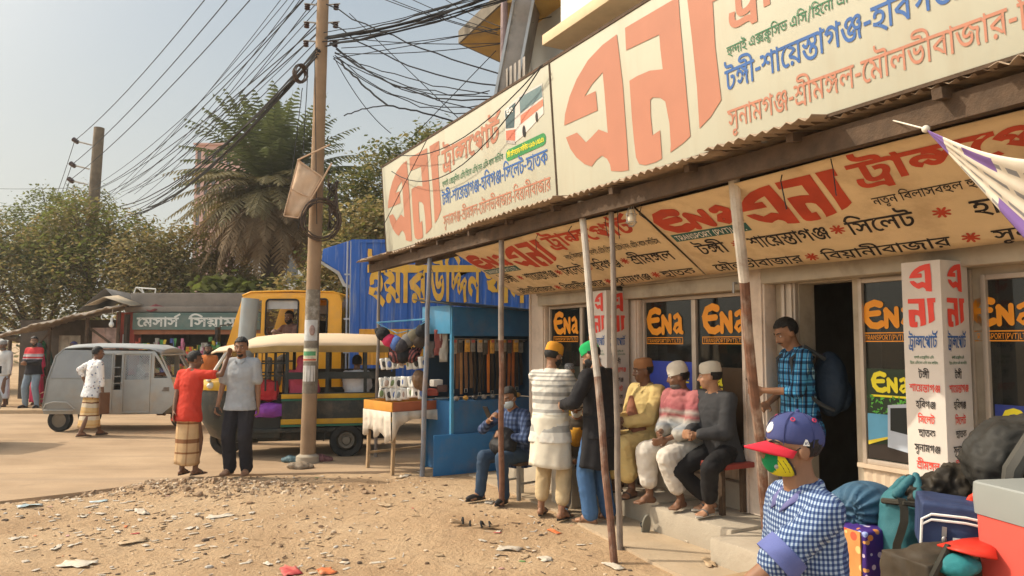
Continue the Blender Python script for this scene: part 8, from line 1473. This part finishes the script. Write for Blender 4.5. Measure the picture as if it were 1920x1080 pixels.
o = bag('holdall', 'tall teal holdall standing on end with two black straps', tc_, lambda mb: (mb.ell((0, 0, .10), (.095, .09, .10), None, 16, 10), mb.cyl((0, 0, -.22), (0, 0, .12), .10, .095, 16), mb.ell((0, 0, -.22), (.10, .095, .05))), teal, rot=(0, rad(4), rad(-24)), wr=.012, wf=(10, 10, 6), seed=4)
for x in (-.03, .055): mb = MB(); mb.loft([[(x + dx + .012 * math.sin(k), -.112 - .006 * math.sin(k * .6) - e, .16 - .42 * k / 10) for dx, e in ((-.014, 0), (.014, 0), (.014, .006), (-.014, .006))] for k in range(11)]); mb.build('strap', cl('strap_olive', (.045, .04, .03)), o)
for k in range(5): mb = MB(); a = k * 1.3; mb.rc((.06 * math.cos(a), .055 * math.sin(a) - .03, .165), .020, (.02 * math.cos(a + 1), .02 * math.sin(a + 1) - .03, .205 + .008 * k), .014); vox(mb, 'gathered_top', cl('holdall_4', teal, .6, fold=.8), .006, o, 2, .004, (20, 20, 20), k)
mb = MB(); mb.tube([(-.09, -.05, .13), (-.02, -.115, .145), (.06, -.10, .14), (.10, -.02, .13)], .011, 6); mb.build('strap', cl('strap_olive', (.045, .04, .03)), o)
o = bag('dark_jacket', 'crumpled dark brown jacket on top of the luggage beside the pillar', at(1765, 915, 2.9), lambda mb: (mb.ell((0, 0, 0), (.12, .09, .05)), mb.ell((.06, -.02, .03), (.09, .08, .055)), mb.ell((-.10, .0, .0), (.06, .06, .045)), mb.ell((-.02, -.05, -.05), (.13, .06, .05)), mb.rc((-.05, -.06, .03), .03, (.10, -.09, -.05), .022), mb.rc((.0, -.03, .06), .028, (-.13, -.06, -.03), .02)), (.035, .028, .02), wr=.028, wf=(15, 15, 15), seed=5, cat='jacket')
o = bag('backpack', 'big black rucksack at the right edge on top of the pile', at(1900, 852, 2.75), lambda mb: (mb.ell((0, 0, 0), (.19, .15, .13), None, 18, 12), mb.ell((.10, 0, -.03), (.16, .15, .13)), mb.ell((-.10, -.03, .0), (.10, .09, .09)), mb.ell((.02, -.05, -.10), (.22, .1, .07))), (.028, .026, .022), rot=(0, rad(-22), rad(10)), wr=.022, wf=(9, 9, 14), seed=6)
mb = MB(); mb.tube([(-.17, -.10, -.09), (-.13, -.13, .02), (-.02, -.15, .10), (.12, -.13, .135), (.22, -.1, .13)], [.028, .032, .03, .028, .025], 8); mb.build('shoulder_strap', cl('strap_grey2', (.07, .065, .055), .5), o)
for pts in ([(-.16, -.08, .03), (-.02, -.135, .055), (.14, -.15, .03), (.22, -.12, .0)], [(-.12, -.11, -.05), (.02, -.155, -.03), (.18, -.15, -.06)]): mb = MB(); mb.tube(pts, .007, 6); mb.build('zip_seam', cl('seam_dark', (.012, .012, .012)), o)
mb = MB(); mb.box((.03, -.165, .02), (.035, .012, .05), Ry(.4)); mb.tube([(.03, -.16, .0), (.0, -.17, -.10), (.02, -.16, -.16)], .008, 6); mb.build('buckle_strap', cl('strap_grey2', (.07, .065, .055), .5), o)
o = bag('travel_bag', 'navy travel bag with white piping beside the coral cooler box', at(1800, 985, 2.66), lambda mb: mb.boxb((-.13, -.12, -.075), (.13, .12, .085)), (.035, .05, .11), rot=(0, rad(4), rad(-24)), wr=.004, it=5, seed=7)
for z in (.048, .030):
    mb = MB(); mb.tube([(-.128, -.121, -.07), (-.128, -.123, z - .02), (-.10, -.124, z), (.0, -.125, z + .004), (.132, -.124, z - .008)], .0045, 6); mb.build('piping', M['white'], o)
mb = MB(); mb.boxb((-.035, -.126, -.065), (.025, -.1215, -.02)); mb.build('label_tag', M['white'], o); mb = MB(); mb.boxb((-.068, -.130, -.02), (-.054, -.124, .012)); mb.ell((-.061, -.129, -.03), (.008, .005, .012)); mb.build('zip_pull', M['steel'], o)
mb = MB(); mb.loft([[at(*a_) - at(1815, 1030, 2.5) for a_ in row_] for row_ in (((1757, 1024, 2.48), (1805, 1013, 2.5), (1862, 1008, 2.5)), ((1785, 1032, 2.42), (1825, 1030, 2.42), (1866, 1026, 2.42)), ((1800, 1036, 2.38), (1830, 1044, 2.37), (1870, 1050, 2.36)))], cap=False, loop=False); o = mb.build('red_cover', mat('red_plastic', (.62, .04, .02), .35, var=.1), loc=at(1815, 1030, 2.5)); o.modifiers.new('t', 'SOLIDIFY').thickness = .006; tag(o, 'red plastic sheet lying under the navy travel bag', 'cover')
t = thing('cooler_box', 'coral red cooler box with a grey lid at the right edge', 'cooler', at(1962, 1168, 2.35), rad(10))
mb = MB(); mb.loft([[(x * k, y * k, z) for x, y in rrect(-.10, -.12, .24, .16, .03)] for z, k in ((-.14, .94), (.30, 1.0))]); mb.build('box', mat('coral_plastic', (.72, .10, .075), .4, var=.05, dirt=(.5, .12, .1), damt=.3, dscale=9), t); mb = MB(); mb.loft([[(x * k, y * k, z) for x, y in rrect(-.105, -.125, .245, .165, .03)] for z, k in ((.302, 1.0), (.36, 1.02), (.40, 1.0), (.405, .96))]); mb.build('lid', mat('grey_plastic', (.26, .27, .25), .45, var=.05), t)
mb = MB(); mb.ell((0, 0, 0), (.018, .015, .022)); mb.ell((-.02, 0, -.015), (.02, .012, .012)); mb.ell((.01, -.005, .02), (.012, .01, .016)); o = vox(mb, 'ribbon', cl('red_ribbon', (.75, .05, .02), .5), .004, None, 2, .004, (40, 40, 40)); o.location = at(1822, 940, 2.68); tag(o, 'bright red ribbon knotted on the dark luggage', 'ribbon')
o = bag('satchel', 'olive brown satchel at the bottom of the pile', at(1760, 1068, 2.55), lambda mb: (mb.boxb((-.14, -.1, -.1), (.13, .1, .05)), mb.ell((0, 0, .04), (.13, .09, .05))), (.06, .045, .03), rot=(0, 0, rad(15)), wr=.014, seed=8)
for k, x in enumerate((-.05, .03)): mb = MB(); mb.tube([(x - .1, -.10, -.02), (x - .06, -.11, .05), (x + .0, -.09, .10), (x + .08, -.07, .06)], .012, 6); mb.build('strap', cl('strap_olive', (.045, .04, .03)), o)
o = bag('pouch', 'small teal pouch on the olive brown satchel', at(1795, 1060, 2.43), lambda mb: mb.ell((0, 0, 0), (.07, .05, .035)), (.03, .20, .21), voxel=.007, wr=.008, wf=(14, 14, 14), seed=9)
o = bag('white_towel', 'white folded cloth corner sticking out behind the teal holdall', at(1738, 908, 2.98), lambda mb: mb.rc((-.05, 0, .02), .012, (.03, 0, -.03), .010), (.6, .57, .52), voxel=.006, wr=.004, seed=10, cat='cloth')

# striped scarf tied to the awning
sc = MB(); nu, nv = 30, 16; tipp = shop(3.32, 2.08, 2.685); A = shop(3.05, 1.30, 2.33); Bp = shop(3.42, 1.36, 1.62)
def sp(u, v):
    e = A.lerp(Bp, v); p = tipp.lerp(e, u); nrm = Vector((-.879, -.477, 0))
    return p + nrm * (.020 * math.sin(v * 23) * u + .045 * math.sin(v * 5 + u * 3) * u) + Vector((0, 0, -.05 * math.sin(PI * u) * (1 - v)))
sc.add([sp(i / nu, j / nv) for j in range(nv + 1) for i in range(nu + 1)], [(j * (nu + 1) + i, j * (nu + 1) + i + 1, (j + 1) * (nu + 1) + i + 1, (j + 1) * (nu + 1) + i) for j in range(nv) for i in range(nu)])
for f_i, f_ in enumerate(sc.f):
    j, i = divmod(f_i, nu); sc.m[f_i] = 1 if (i < 4 or (8 <= i < 14 and 1 <= j < 4) or (j > 11 and 11 < i < 20) or (j > 13 and i > 16 and (i // 4) % 3 == 1)) else (2 if j % 4 == 2 and (i * 7 + j * 3) % 11 > 2 and i > 5 else 0)
o = sc.build('striped_scarf', [cl('scarf_cream', (.66, .60, .50)), cl('scarf_purple', (.20, .12, .33)), cl('scarf_grey', (.26, .26, .27))], smooth=80, fix=False); o.modifiers.new('s', 'SUBSURF').levels = 1; o.modifiers['s'].render_levels = 1; o.modifiers.new('t', 'SOLIDIFY').thickness = .003
tag(o, 'cream and purple striped scarf stretched from the awning at the right edge', 'scarf')
mb = MB(); mb.ell((0, 0, 0), .018); mb.tube([(0, 0, 0), shop(3.47, 2.35, 2.82) - tipp], .004, 4); mb.build('knot', cl('scarf_cream', (.66, .60, .50)), None, loc=tipp).parent = o

# ================================================================== ELECTRIC POLES AND CABLES
PB = Vector((-2.863, 10.6, 0)); PT_ = Vector((-2.745, 10.6, 8.1))
pw = mat('pole_concrete', (.30, .20, .12), .85, var=.15, scale=3, dirt=(.16, .10, .06), damt=.6, dscale=3, stretch=(1, 1, .25), bump=.3, bscale=30)
t = thing('electric_pole', 'tall brown electric pole with pasted bills and cable coils', 'pole', PB, 0); D = PT_ - PB
mb = MB(); mb.tube([D * (-.01), D * .3, D * .7, D], [.108, .10, .088, .08], 14); mb.build('shaft', pw, t)
mb = MB(); mb.tube([(0, 0, -.05), (0, 0, .10), (0, 0, .13)], [.17, .16, .11], 14); mb.build('footing', M['conc'], t)
mb = MB(); mb.tube([D * .30, D * .12], [.102, .107], 14); mb.build('painted_band', mat('band_flaking', (.20, .17, .13), .85, var=.4, scale=9, dirt=(.55, .52, .46), damt=.85, dscale=8), t)
def bill(z0, z1, a0, a1, m, nm, r=.1055):
    mb = MB(); mb.loft([[Vector((r * math.cos(a), r * math.sin(a), z)) + D * (z / D.z) - Vector((0, 0, D.z * z / D.z)) for a in [rad(a0 + (a1 - a0) * k / 10) for k in range(11)]] for z in (z0, z1)], cap=False, loop=False); return mb.build(nm, m, t)
bill(1.71, 2.0, 210, 330, mat('bill_grey', (.55, .55, .53), .7, var=.15, scale=12), 'bill'); bill(1.42, 1.60, 205, 335, mat('bill_printed', (.62, .58, .42), .7, var=.3, scale=14), 'bill'); bill(1.14, 1.36, 215, 320, mat('bill_pale', (.60, .58, .54), .7, var=.2, scale=10, dirt=(.3, .25, .2), damt=.6), 'bill')
bill(1.50, 1.56, 215, 320, mat('bill_green', (.10, .32, .14), .6, var=.3, scale=40), 'bill_print', .108); bill(1.43, 1.455, 210, 325, mat('bill_red', (.55, .12, .07), .6, var=.3, scale=40), 'bill_print', .108)
mb = MB(); mb.ell(D * (1.855 / D.z) + Vector((.03, -.104, 0)), (.042, .012, .075)); mb.build('bill_portrait', mat('portrait_tone', (.30, .20, .17), .7, var=.3, scale=20), t)
mb = MB(); mb.boxb((.10, -.03, 6.0), (.14, .03, 8.1)); mb.build('steel_channel', M['steel'], t)
for z in (6.05, 6.33, 6.60, 6.95):
    for q in (-1, 1):
        mb = MB(); c = D * (z / D.z); mb.tube([c, c + Vector((q * .26, -.04, .01))], .012, 5); mb.tube([c + Vector((q * .26, -.04, .01)), c + Vector((q * .20, -.09, -.05))], .008, 5); mb.build('bracket', M['steel'], t)
        mb = MB(); b = c + Vector((q * .21, -.06, -.02))
        for k in range(3): mb.ell(b + Vector((0, 0, -.03 * k)), (.042, .042, .013))
        mb.build('insulator', mat('insulator_brown', (.06, .03, .025), .3), t)
def coil(name, label, c, r, n, tilt, seed, rw=.008):
    rr = random.Random(seed); mb = MB(); pts = []
    for k in range(n * 18 + 1): a = 2 * PI * k / 18; q = r * (1 + .12 * math.sin(k * .21 + seed)) ; pts.append(Vector((q * math.cos(a), .05 * math.sin(k * .13 + seed) + rr.uniform(-.004, .004), q * math.sin(a) * 1.1)))
    mb.tube(pts, rw, 5); o = mb.build(name, mat('cable_dusty', (.07, .05, .04), .7, var=.3), loc=c); o.rotation_euler = tilt; return tag(o, label, 'cable coil')
coil('cable_coil', 'large loose coil of black cable hung on the electric pole', at(602, 412, 10.42), .25, 9, (.2, 0, .3), 3)
coil('cable_coil', 'small tight bundle of cable loops hanging left of the pole top', at(563, 138, 10.5), .11, 8, (.1, .1, 1.0), 5)
mb = MB(); rr = random.Random(9)
for k in range(16): a = rr.uniform(0, 6); pts = [Vector((.10 + .07 * math.cos(a + i * .9), -.03 + .07 * math.sin(a * 2 + i), .42 - .085 * i + .03 * math.sin(i * 2 + a))) for i in range(9)]; mb.tube(pts, .008, 4)
o = mb.build('cable_tangle', mat('cable_dusty', (.07, .05, .04), .7, var=.3), loc=at(612, 395, 10.55)); tag(o, 'dusty tangle of cables strapped to the right side of the electric pole', 'cable tangle')
t = thing('broken_board', 'torn cream signboard frame dangling on the electric pole', 'board', at(568, 355, 10.40), 0); K = [at(*q, 10.40) - at(568, 355, 10.40) for q in ((560, 301), (604, 332), (560, 409), (533, 405))]
mb = MB(); mb.loft([[K[0].lerp(K[3], s_ / 6) .lerp(K[1].lerp(K[2], s_ / 6), k / 6) + Vector((0, .02 * math.sin(k * 1.3 + s_), 0)) for k in range(7)] for s_ in range(7)], cap=False, loop=False); o = mb.build('torn_sheet', mat('torn_cream', (.56, .40, .27), .8, var=.12, dirt=(.3, .2, .13), damt=.5), t, smooth=60); o.modifiers.new('t', 'SOLIDIFY').thickness = .005
fm = mat('stick_pale', (.52, .36, .24), .8, var=.2); up = Vector((0, -.02, 0))
for a, b in ((K[0], K[3]), (K[0], K[1]), (K[3], K[2]), (K[1], K[2]), (K[0].lerp(K[3], .52), K[1].lerp(K[2], .5))): mb = MB(); mb.tube([a + up, b + up], .010, 6); mb.build('frame_stick', fm, t)
for a, b in (((558, 300), (619, 271)), ((622, 306), (566, 404))): mb = MB(); mb.tube([at(*a, 10.36) - at(568, 355, 10.40), at(*b, 10.36) - at(568, 355, 10.40)], .012, 6); mb.build('loose_stick', fm, t)
# far wooden pole
t = thing('wooden_pole', 'far weathered wooden pole with three side insulators at left', 'pole', at(156, 640, 26) * 1, 0); t.location.z = 0
mb = MB(); mb.tube([(0, 0, -.1), (.12, 0, 5), (.26, 0, 9.25)], [.21, .19, .17], 12); mb.build('shaft', mat('pole_wood', (.17, .13, .09), .9, var=.25, scale=4, bump=.3), t)
INS = []
for py in (264, 309, 338):
    c = at(172 - (py - 264) * .1, py + 8, 26) - t.location; e = at(140 - (py - 264) * .12, py, 26) - t.location; INS.append(e + t.location)
    mb = MB(); mb.tube([c, e], .03, 5); mb.build('bracket', M['steel'], t); mb = MB(); mb.cyl(e + Vector((-.05, 0, .06)), e + Vector((.12, 0, -.06)), .085, .075, 8); mb.build('insulator', mat('insulator_brown', (.06, .03, .025), .3), t)
def cable(a, b, sag, r, label, group, n=12, wob=0, seed=0):
    pts = [a.lerp(b, i / n) - Vector((0, 0, sag * 4 * (i / n) * (1 - i / n))) + Vector((0, 0, wob * noise.noise((i * .7, seed, 0)))) * (0 < i < n) for i in range(n + 1)]; o = a.copy(); mb = MB(); mb.tube([p - o for p in pts], r, 5); c = mb.build('overhead_cable', M['wire'], loc=o, fix=False); return tag(c, label, 'cable', group)
for k, (e, s_) in enumerate(zip(INS, ((545, -210), (590, -205), (640, -200)))): cable(at(*s_, 12), e, .35, .011, 'thin bare line running from the far wooden pole up out of the frame', 'lines of the far wooden pole')
for k, e in enumerate(INS): cable(e, at(95 + 6 * k, 395, 34), .1, .012, 'line dropping from the far wooden pole towards the left trees', 'lines left of the far wooden pole')
for k in range(2): cable(at(-60, 352 + 33 * k, 34), at(150, 352 + 33 * k, 27), .05, .010, 'thin level line crossing the sky at the far left edge', 'level lines at far left')
rr = random.Random(31)
for k in range(14):
    cable(at(604 + rr.uniform(-4, 4), -95 + 13 * k + rr.uniform(-5, 5), 10.55), at(rr.uniform(150, 265), rr.uniform(345, 400), 24), rr.uniform(.25, .6), rr.choice((.006, .007, .009)), 'black cable sweeping from the electric pole down to the left trees', 'cables from the pole to the left trees', seed=k)
for k in range(11):
    cable(at(598 + rr.uniform(-6, 6), 92 + rr.uniform(-8, 14), 10.5), at(rr.uniform(215, 275), rr.uniform(385, 420), 22.5), rr.uniform(.30, .50), rr.choice((.008, .010, .014)), 'cable in the heavy bundle slanting left below the insulators', 'heavy bundle to the left', wob=.05, seed=k)
R_ = [((612, 8), (935, 138), 9.35), ((620, 43), (930, 160), 9.35), ((620, 80), (921, 186), 9.30), ((628, 100), (915, 176), 9.3), ((628, 98), (922, 181), 9.3), ((628, 104), (905, 196), 9.5), ((628, 108), (890, 205), 9.6), ((625, 110), (876, 212), 9.7), ((630, 92), (918, 170), 9.3)]
for k, (a, b, d) in enumerate(R_): cable(at(*a, 10.5), at(*b, d), .08 + .10 * (k % 3), .0075 if k > 2 else .010, 'black cable running from the electric pole to the sign and upper wall', 'cables from the pole to the shop', wob=.05, seed=k)
for k in range(13):
    cable(at(612 + rr.uniform(-8, 8), 70 + rr.uniform(-10, 22), 10.5), at(1010 + rr.uniform(-40, 60), -40 + rr.uniform(-28, 16), 8.6), rr.uniform(.06, .16), rr.choice((.006, .009, .013)), 'cable in the thick bundle rising right from the electric pole', 'thick bundle to the upper right', wob=.03, seed=k)
for k, (a, b) in enumerate((((690, -20), (932, 62)), ((650, -30), (936, 66)), ((735, -20), (934, 58)), ((800, -25), (938, 50)), ((640, 90), (1000, 42)), ((634, 108), (1180, -4)), ((640, 70), (955, 80)), ((632, 100), (940, 82)))): cable(at(*a, 10.2), at(*b, 9.3), .05, .006, 'thin cable crossing the sky above the sign towards the yellow slab', 'thin cables above the sign', seed=k)
J = at(727, 198, 10.0); jl = 'black twisted cable of the Y-shaped splice right of the electric pole'
cable(at(632, 108, 10.5), J, .04, .014, jl, 'Y-shaped splice', wob=.05); cable(J, at(858, 230, 9.85), -.02, .012, jl, 'Y-shaped splice', wob=.02); cable(at(645, 217, 10.4), J, -.03, .009, jl, 'Y-shaped splice', wob=.02)
cable(at(625, 105, 10.5), at(733, 250, 10.2), .12, .006, 'thin slack line falling from the pole to the left end of the sign', 'slack lines by the sign'); cable(at(655, 25, 10.5), at(866, 228, 9.8), .0, .006, 'thin straight line from the pole insulator to the sign top', 'straight lines by the sign'); cable(at(930, 95, 9.3), at(772, 258, 9.9), .0, .006, 'thin straight line from the yellow slab to the sign top', 'straight lines at the slab')
cable(shop(3.24, 5.45, 4.08), shop(3.22, 9.2, 4.15), .28, .006, 'slack wire drooping across the farther sign panel', 'wires over the farther panel'); cable(shop(3.26, 5.45, 4.1), shop(3.26, 9.35, 3.95), .48, .006, 'lower slack wire drooping across the farther sign panel', 'lower wire over the farther panel')
cable(shop(3.24, 8.0, 4.1), shop(3.3, 9.75, 3.3), .0, .005, 'taut wire slanting across the logo of the farther sign panel', 'taut wire over the logo')
for k, (px, y0, y1) in enumerate(((567, 165, 330), (578, 120, 430), (590, 110, 420))): cable(at(px, y0, 10.45), at(px + (-20, -18, 4)[k], y1, 10.45), .0, .006, 'loose cable end hanging down beside the electric pole', 'loose ends beside the pole', wob=.08, seed=k)

# ================================================================== SANDALS AND LITTER
def slipper(label, p, rz, m, tilt=0, s=1.0):
    t = thing('loose_sandal', label, 'sandal', p, rz); t.rotation_euler = (tilt, 0, rz); mb = MB(); out = [(.040 * s * math.cos(a) * (1 + .18 * math.sin(a)), .13 * s * math.sin(a)) for a in [2 * PI * k / 20 for k in range(20)]]; mb.plate([out], lambda x, y, d: (x, y, .022 + d), .02); mb.build('sole', m, t, smooth=40)
    mb = MB(); mb.tube([(-.042 * s, .02, .015), (-.03 * s, .03, .05), (0, .035, .062), (.03 * s, .03, .05), (.042 * s, .02, .015)], .010, 6); mb.tube([(-.04 * s, -.05, .015), (0, -.04, .055), (.04 * s, -.05, .015)], .008, 6); mb.build('strap', M['black'], t)
bs = mat('sole_tan', (.30, .20, .11), .8); x, y = at(872, 985, 7).x, 7.0
slipper('black strapped tan sandal lying on the bare dirt, left of the pair', (-.44, 6.98, gz(-.44, 6.98)), rad(100), bs, rad(20)); slipper('black strapped tan sandal lying on the bare dirt, right of the pair', (-.24, 6.90, gz(-.24, 6.9)), rad(80), bs, rad(-8))
slipper('grey sandal tipped on its side on the cement apron', (*gp(1212, 1003)[:2], .05), rad(200), mat('sole_grey', (.16, .15, .12), .8), rad(75)); slipper('white slide left alone on the platform by the pilaster', (*gp(1378, 946, .24)[:2], .24), rad(75), mat('sole_white', (.6, .57, .5), .7), 0)
rr = random.Random(77)
LC = {'white paper': (.55, .49, .40), 'brown paper': (.42, .30, .18), 'clear plastic': (.48, .42, .34), 'orange wrapper': (.62, .16, .05), 'pale blue plastic': (.40, .50, .52), 'red wrapper': (.45, .06, .06), 'green wrapper': (.16, .32, .10), 'pink wrapper': (.55, .30, .28)}
LM = {k: mat('litter_' + k.replace(' ', '_'), c, .6, var=.2, scale=20, dirt=(.4, .28, .17), damt=.8, dscale=14) for k, c in LC.items()}
def litter(px, py, w_, d_, kind, where=None, crump=.2):
    p = gp(px, py); p = Vector((p.x, p.y, 0)); p.z = max(gz(p.x, p.y), -.02) if p.y < road_edge(p.x) else .014
    v = p.x * math.cos(ANG) + p.y * math.sin(ANG)
    if v > 3.7 and p.y < 9: p.z = .024
    mb = MB(); n = 5; sd_ = rr.uniform(0, 99); mb.add([((i / n - .5) * w_ + .22 * w_ * noise.noise((i * .9, j * .9, sd_)), (j / n - .5) * d_ + .22 * d_ * noise.noise((i * .9, j * .9, sd_ + 9)), .006 + abs(noise.noise((i * .8, j * .8, sd_ + 3))) * crump * min(w_, d_)) for j in range(n + 1) for i in range(n + 1)], [(j * (n + 1) + i, j * (n + 1) + i + 1, (j + 1) * (n + 1) + i + 1, (j + 1) * (n + 1) + i) for j in range(n) for i in range(n)])
    o = mb.build('litter', LM[kind], loc=p, rz=rr.uniform(0, 6.28), smooth=60, fix=False); o.modifiers.new('t', 'SOLIDIFY').thickness = .0012
    if where: tag(o, '%s %s' % (kind, where), 'litter')
    else: tag(o, '%s scrap dropped on the dirt in the foreground' % kind, 'litter', kind + ' scraps on the dirt')
    return o
for px, py, w_, d_, kind, where in ((545, 1068, .22, .13, 'red wrapper', 'crumpled at the bottom edge of the dirt'), (612, 1070, .14, .12, 'orange wrapper', 'at the bottom edge beside a green scrap'), (145, 1056, .26, .14, 'white paper', 'sheet lying flat at bottom left'), (250, 1015, .22, .12, 'brown paper', 'folded sheet with a dark end in the left dirt'), (414, 969, .24, .12, 'white paper', 'sheet alone in the open dirt below the red-shirted man'), (265, 962, .30, .10, 'clear plastic', 'bag spread on the dirt below the road edge'), (955, 1030, .20, .12, 'clear plastic', 'sheet half buried before the rusty post'), (1022, 1048, .12, .09, 'white paper', 'torn cup on the dirt near the leaning post'), (1150, 1063, .20, .08, 'white paper', 'slip at the foot of the leaning post'), (1040, 998, .17, .06, 'orange wrapper', 'strip near the feet of the two standing men'), (1290, 1020, .10, .07, 'white paper', 'cup lid on the cement apron'), (918, 943, .14, .09, 'clear plastic', 'bag at the foot of the thin rusty post'), (55, 957, .20, .10, 'pale blue plastic', 'bag below the road edge at far left'), (185, 944, .16, .10, 'pale blue plastic', 'bag in the middle of the roadside rubbish'), (760, 893, .20, .08, 'white paper', 'under the corner of the vendor table'), (720, 945, .26, .10, 'brown paper', 'flattened bag on the dirt before the table'), (1330, 1062, .22, .08, 'brown paper', 'slip on the cement apron')): litter(px, py, w_, d_, kind, where, .3)
for k in range(460):
    if rr.random() < .5: px, py = rr.gauss(230, 150), 905 + abs(rr.gauss(0, 55)) + (40 if rr.random() < .3 else 0)
    else: px, py = rr.uniform(20, 1120), rr.uniform(885, 1078)
    if px < 10 or py > 1078 or py < 935 - .07 * px or (px < 330 and py < 955 - .13 * px) or (px > 870 and py < 960): continue
    s_ = rr.uniform(.02, .085) * rr.uniform(.45, 1); litter(px, py, s_ * 1.3, s_ * rr.uniform(.4, .9), rr.choices(list(LC), (9, 9, 5, .4, .15, .3, .35, .5))[0], None, rr.uniform(.05, .35))
mb = MB(); gm = [mat('crumb_%d' % i, c, .9) for i, c in enumerate([(.16, .10, .06), (.30, .20, .12), (.58, .45, .31), (.10, .07, .05), (.5, .46, .4), (.40, .28, .17)])]
for k in range(4200):
    x = rr.uniform(-6.5, 1.3); y = rr.uniform(4.0, 9.6)
    if noise.noise((x * .9, y * .9, 3)) + rr.gauss(0, .35) < .1: continue
    if y > road_edge(x) - .02 or x * math.cos(ANG) + y * math.sin(ANG) > 3.7: continue
    z = gz(x, y); s_ = rr.uniform(.006, .024) * (1.5 if rr.random() < .1 else 1); mb.mi = rr.choice((0, 1, 2, 2, 3, 4, 5, 5)); a = rr.uniform(0, 6.28)
    if rr.random() < .4: L = s_ * rr.uniform(2, 5); mb.box((x, y, z + .006), (L, .006, .006), Rz(a) @ Ry(rr.uniform(-.3, .3)))
    else: mb.ell((x, y, z + s_ * .15), (s_, s_ * rr.uniform(.5, 1), s_ * rr.uniform(.2, .6)), Rz(a), 6, 4)
tag(mb.build('dirt_crumbs', gm, fix=False), 'twigs, pebbles and crumbs scattered over the dirt', 'crumbs', kind='stuff')
mb = MB()
for k in range(900):
    x = rr.gauss(-3.7, .85); y = rr.gauss(8.75, .26)
    if y > road_edge(x) + .1: y = road_edge(x) - .05
    s_ = rr.uniform(.008, .034) * (2.0 if rr.random() < .05 else 1); mb.mi = rr.choice((1, 1, 2, 5)); b0 = len(mb.v); mb.ell((x, y, gz(x, y) + s_ * .1), (s_, s_ * rr.uniform(.5, 1), s_ * rr.uniform(.4, .9)), Rz(rr.uniform(0, 6)), 7, 5); mb.v[b0:] = [(vx + s_ * .5 * noise.noise((vx * 40, vy * 40, vz * 40)), vy + s_ * .5 * noise.noise((vx * 40, vy * 40, vz * 40 + 9)), vz + s_ * .4 * noise.noise((vx * 40 + 5, vy * 40, vz * 40))) for vx, vy, vz in mb.v[b0:]]
tag(mb.build('rubble', gm, smooth=0, fix=False), 'clods and rubble heaped along the road edge by the two men', 'rubble', kind='stuff')
for k, (px, py, c, l_) in enumerate(((598, 866, (.20, .09, .09), 'maroon rag heaped right of the electric pole foot'), (548, 868, (.10, .16, .18), 'dull blue rag heaped left of the electric pole foot'), (560, 880, (.26, .20, .14), 'sandy cloth bundle before the electric pole foot'))):
    bag('rag_heap', l_, gp(px, py) + Vector((0, 0, .04)), lambda mb: (mb.ell((0, 0, 0), (.16, .10, .06)), mb.ell((.1, .03, -.01), (.1, .08, .04))), c, voxel=.012, wr=.02, wf=(12, 12, 12), seed=20 + k, cat='rag')
# --- haze: dry-season dust in the air
mb = MB(); mb.boxb((-75, -12, -1.2), (45, 95, 26)); hz = mb.build('haze', bpy.data.materials.new('haze_air'), smooth=0); tag(hz, 'pale dusty haze hanging over the street', 'haze', kind='stuff')
m = hz.data.materials[0]; m.use_nodes = True; nt = m.node_tree; nt.nodes.remove(nt.nodes['Principled BSDF']); pv = nt.nodes.new('ShaderNodeVolumePrincipled'); pv.inputs['Color'].default_value = (.93, .91, .86, 1); pv.inputs['Density'].default_value = .0012; pv.inputs['Anisotropy'].default_value = .25; nt.links.new(pv.outputs[0], nt.nodes['Material Output'].inputs['Volume'])
bpy.data.scenes.remove(WORK)
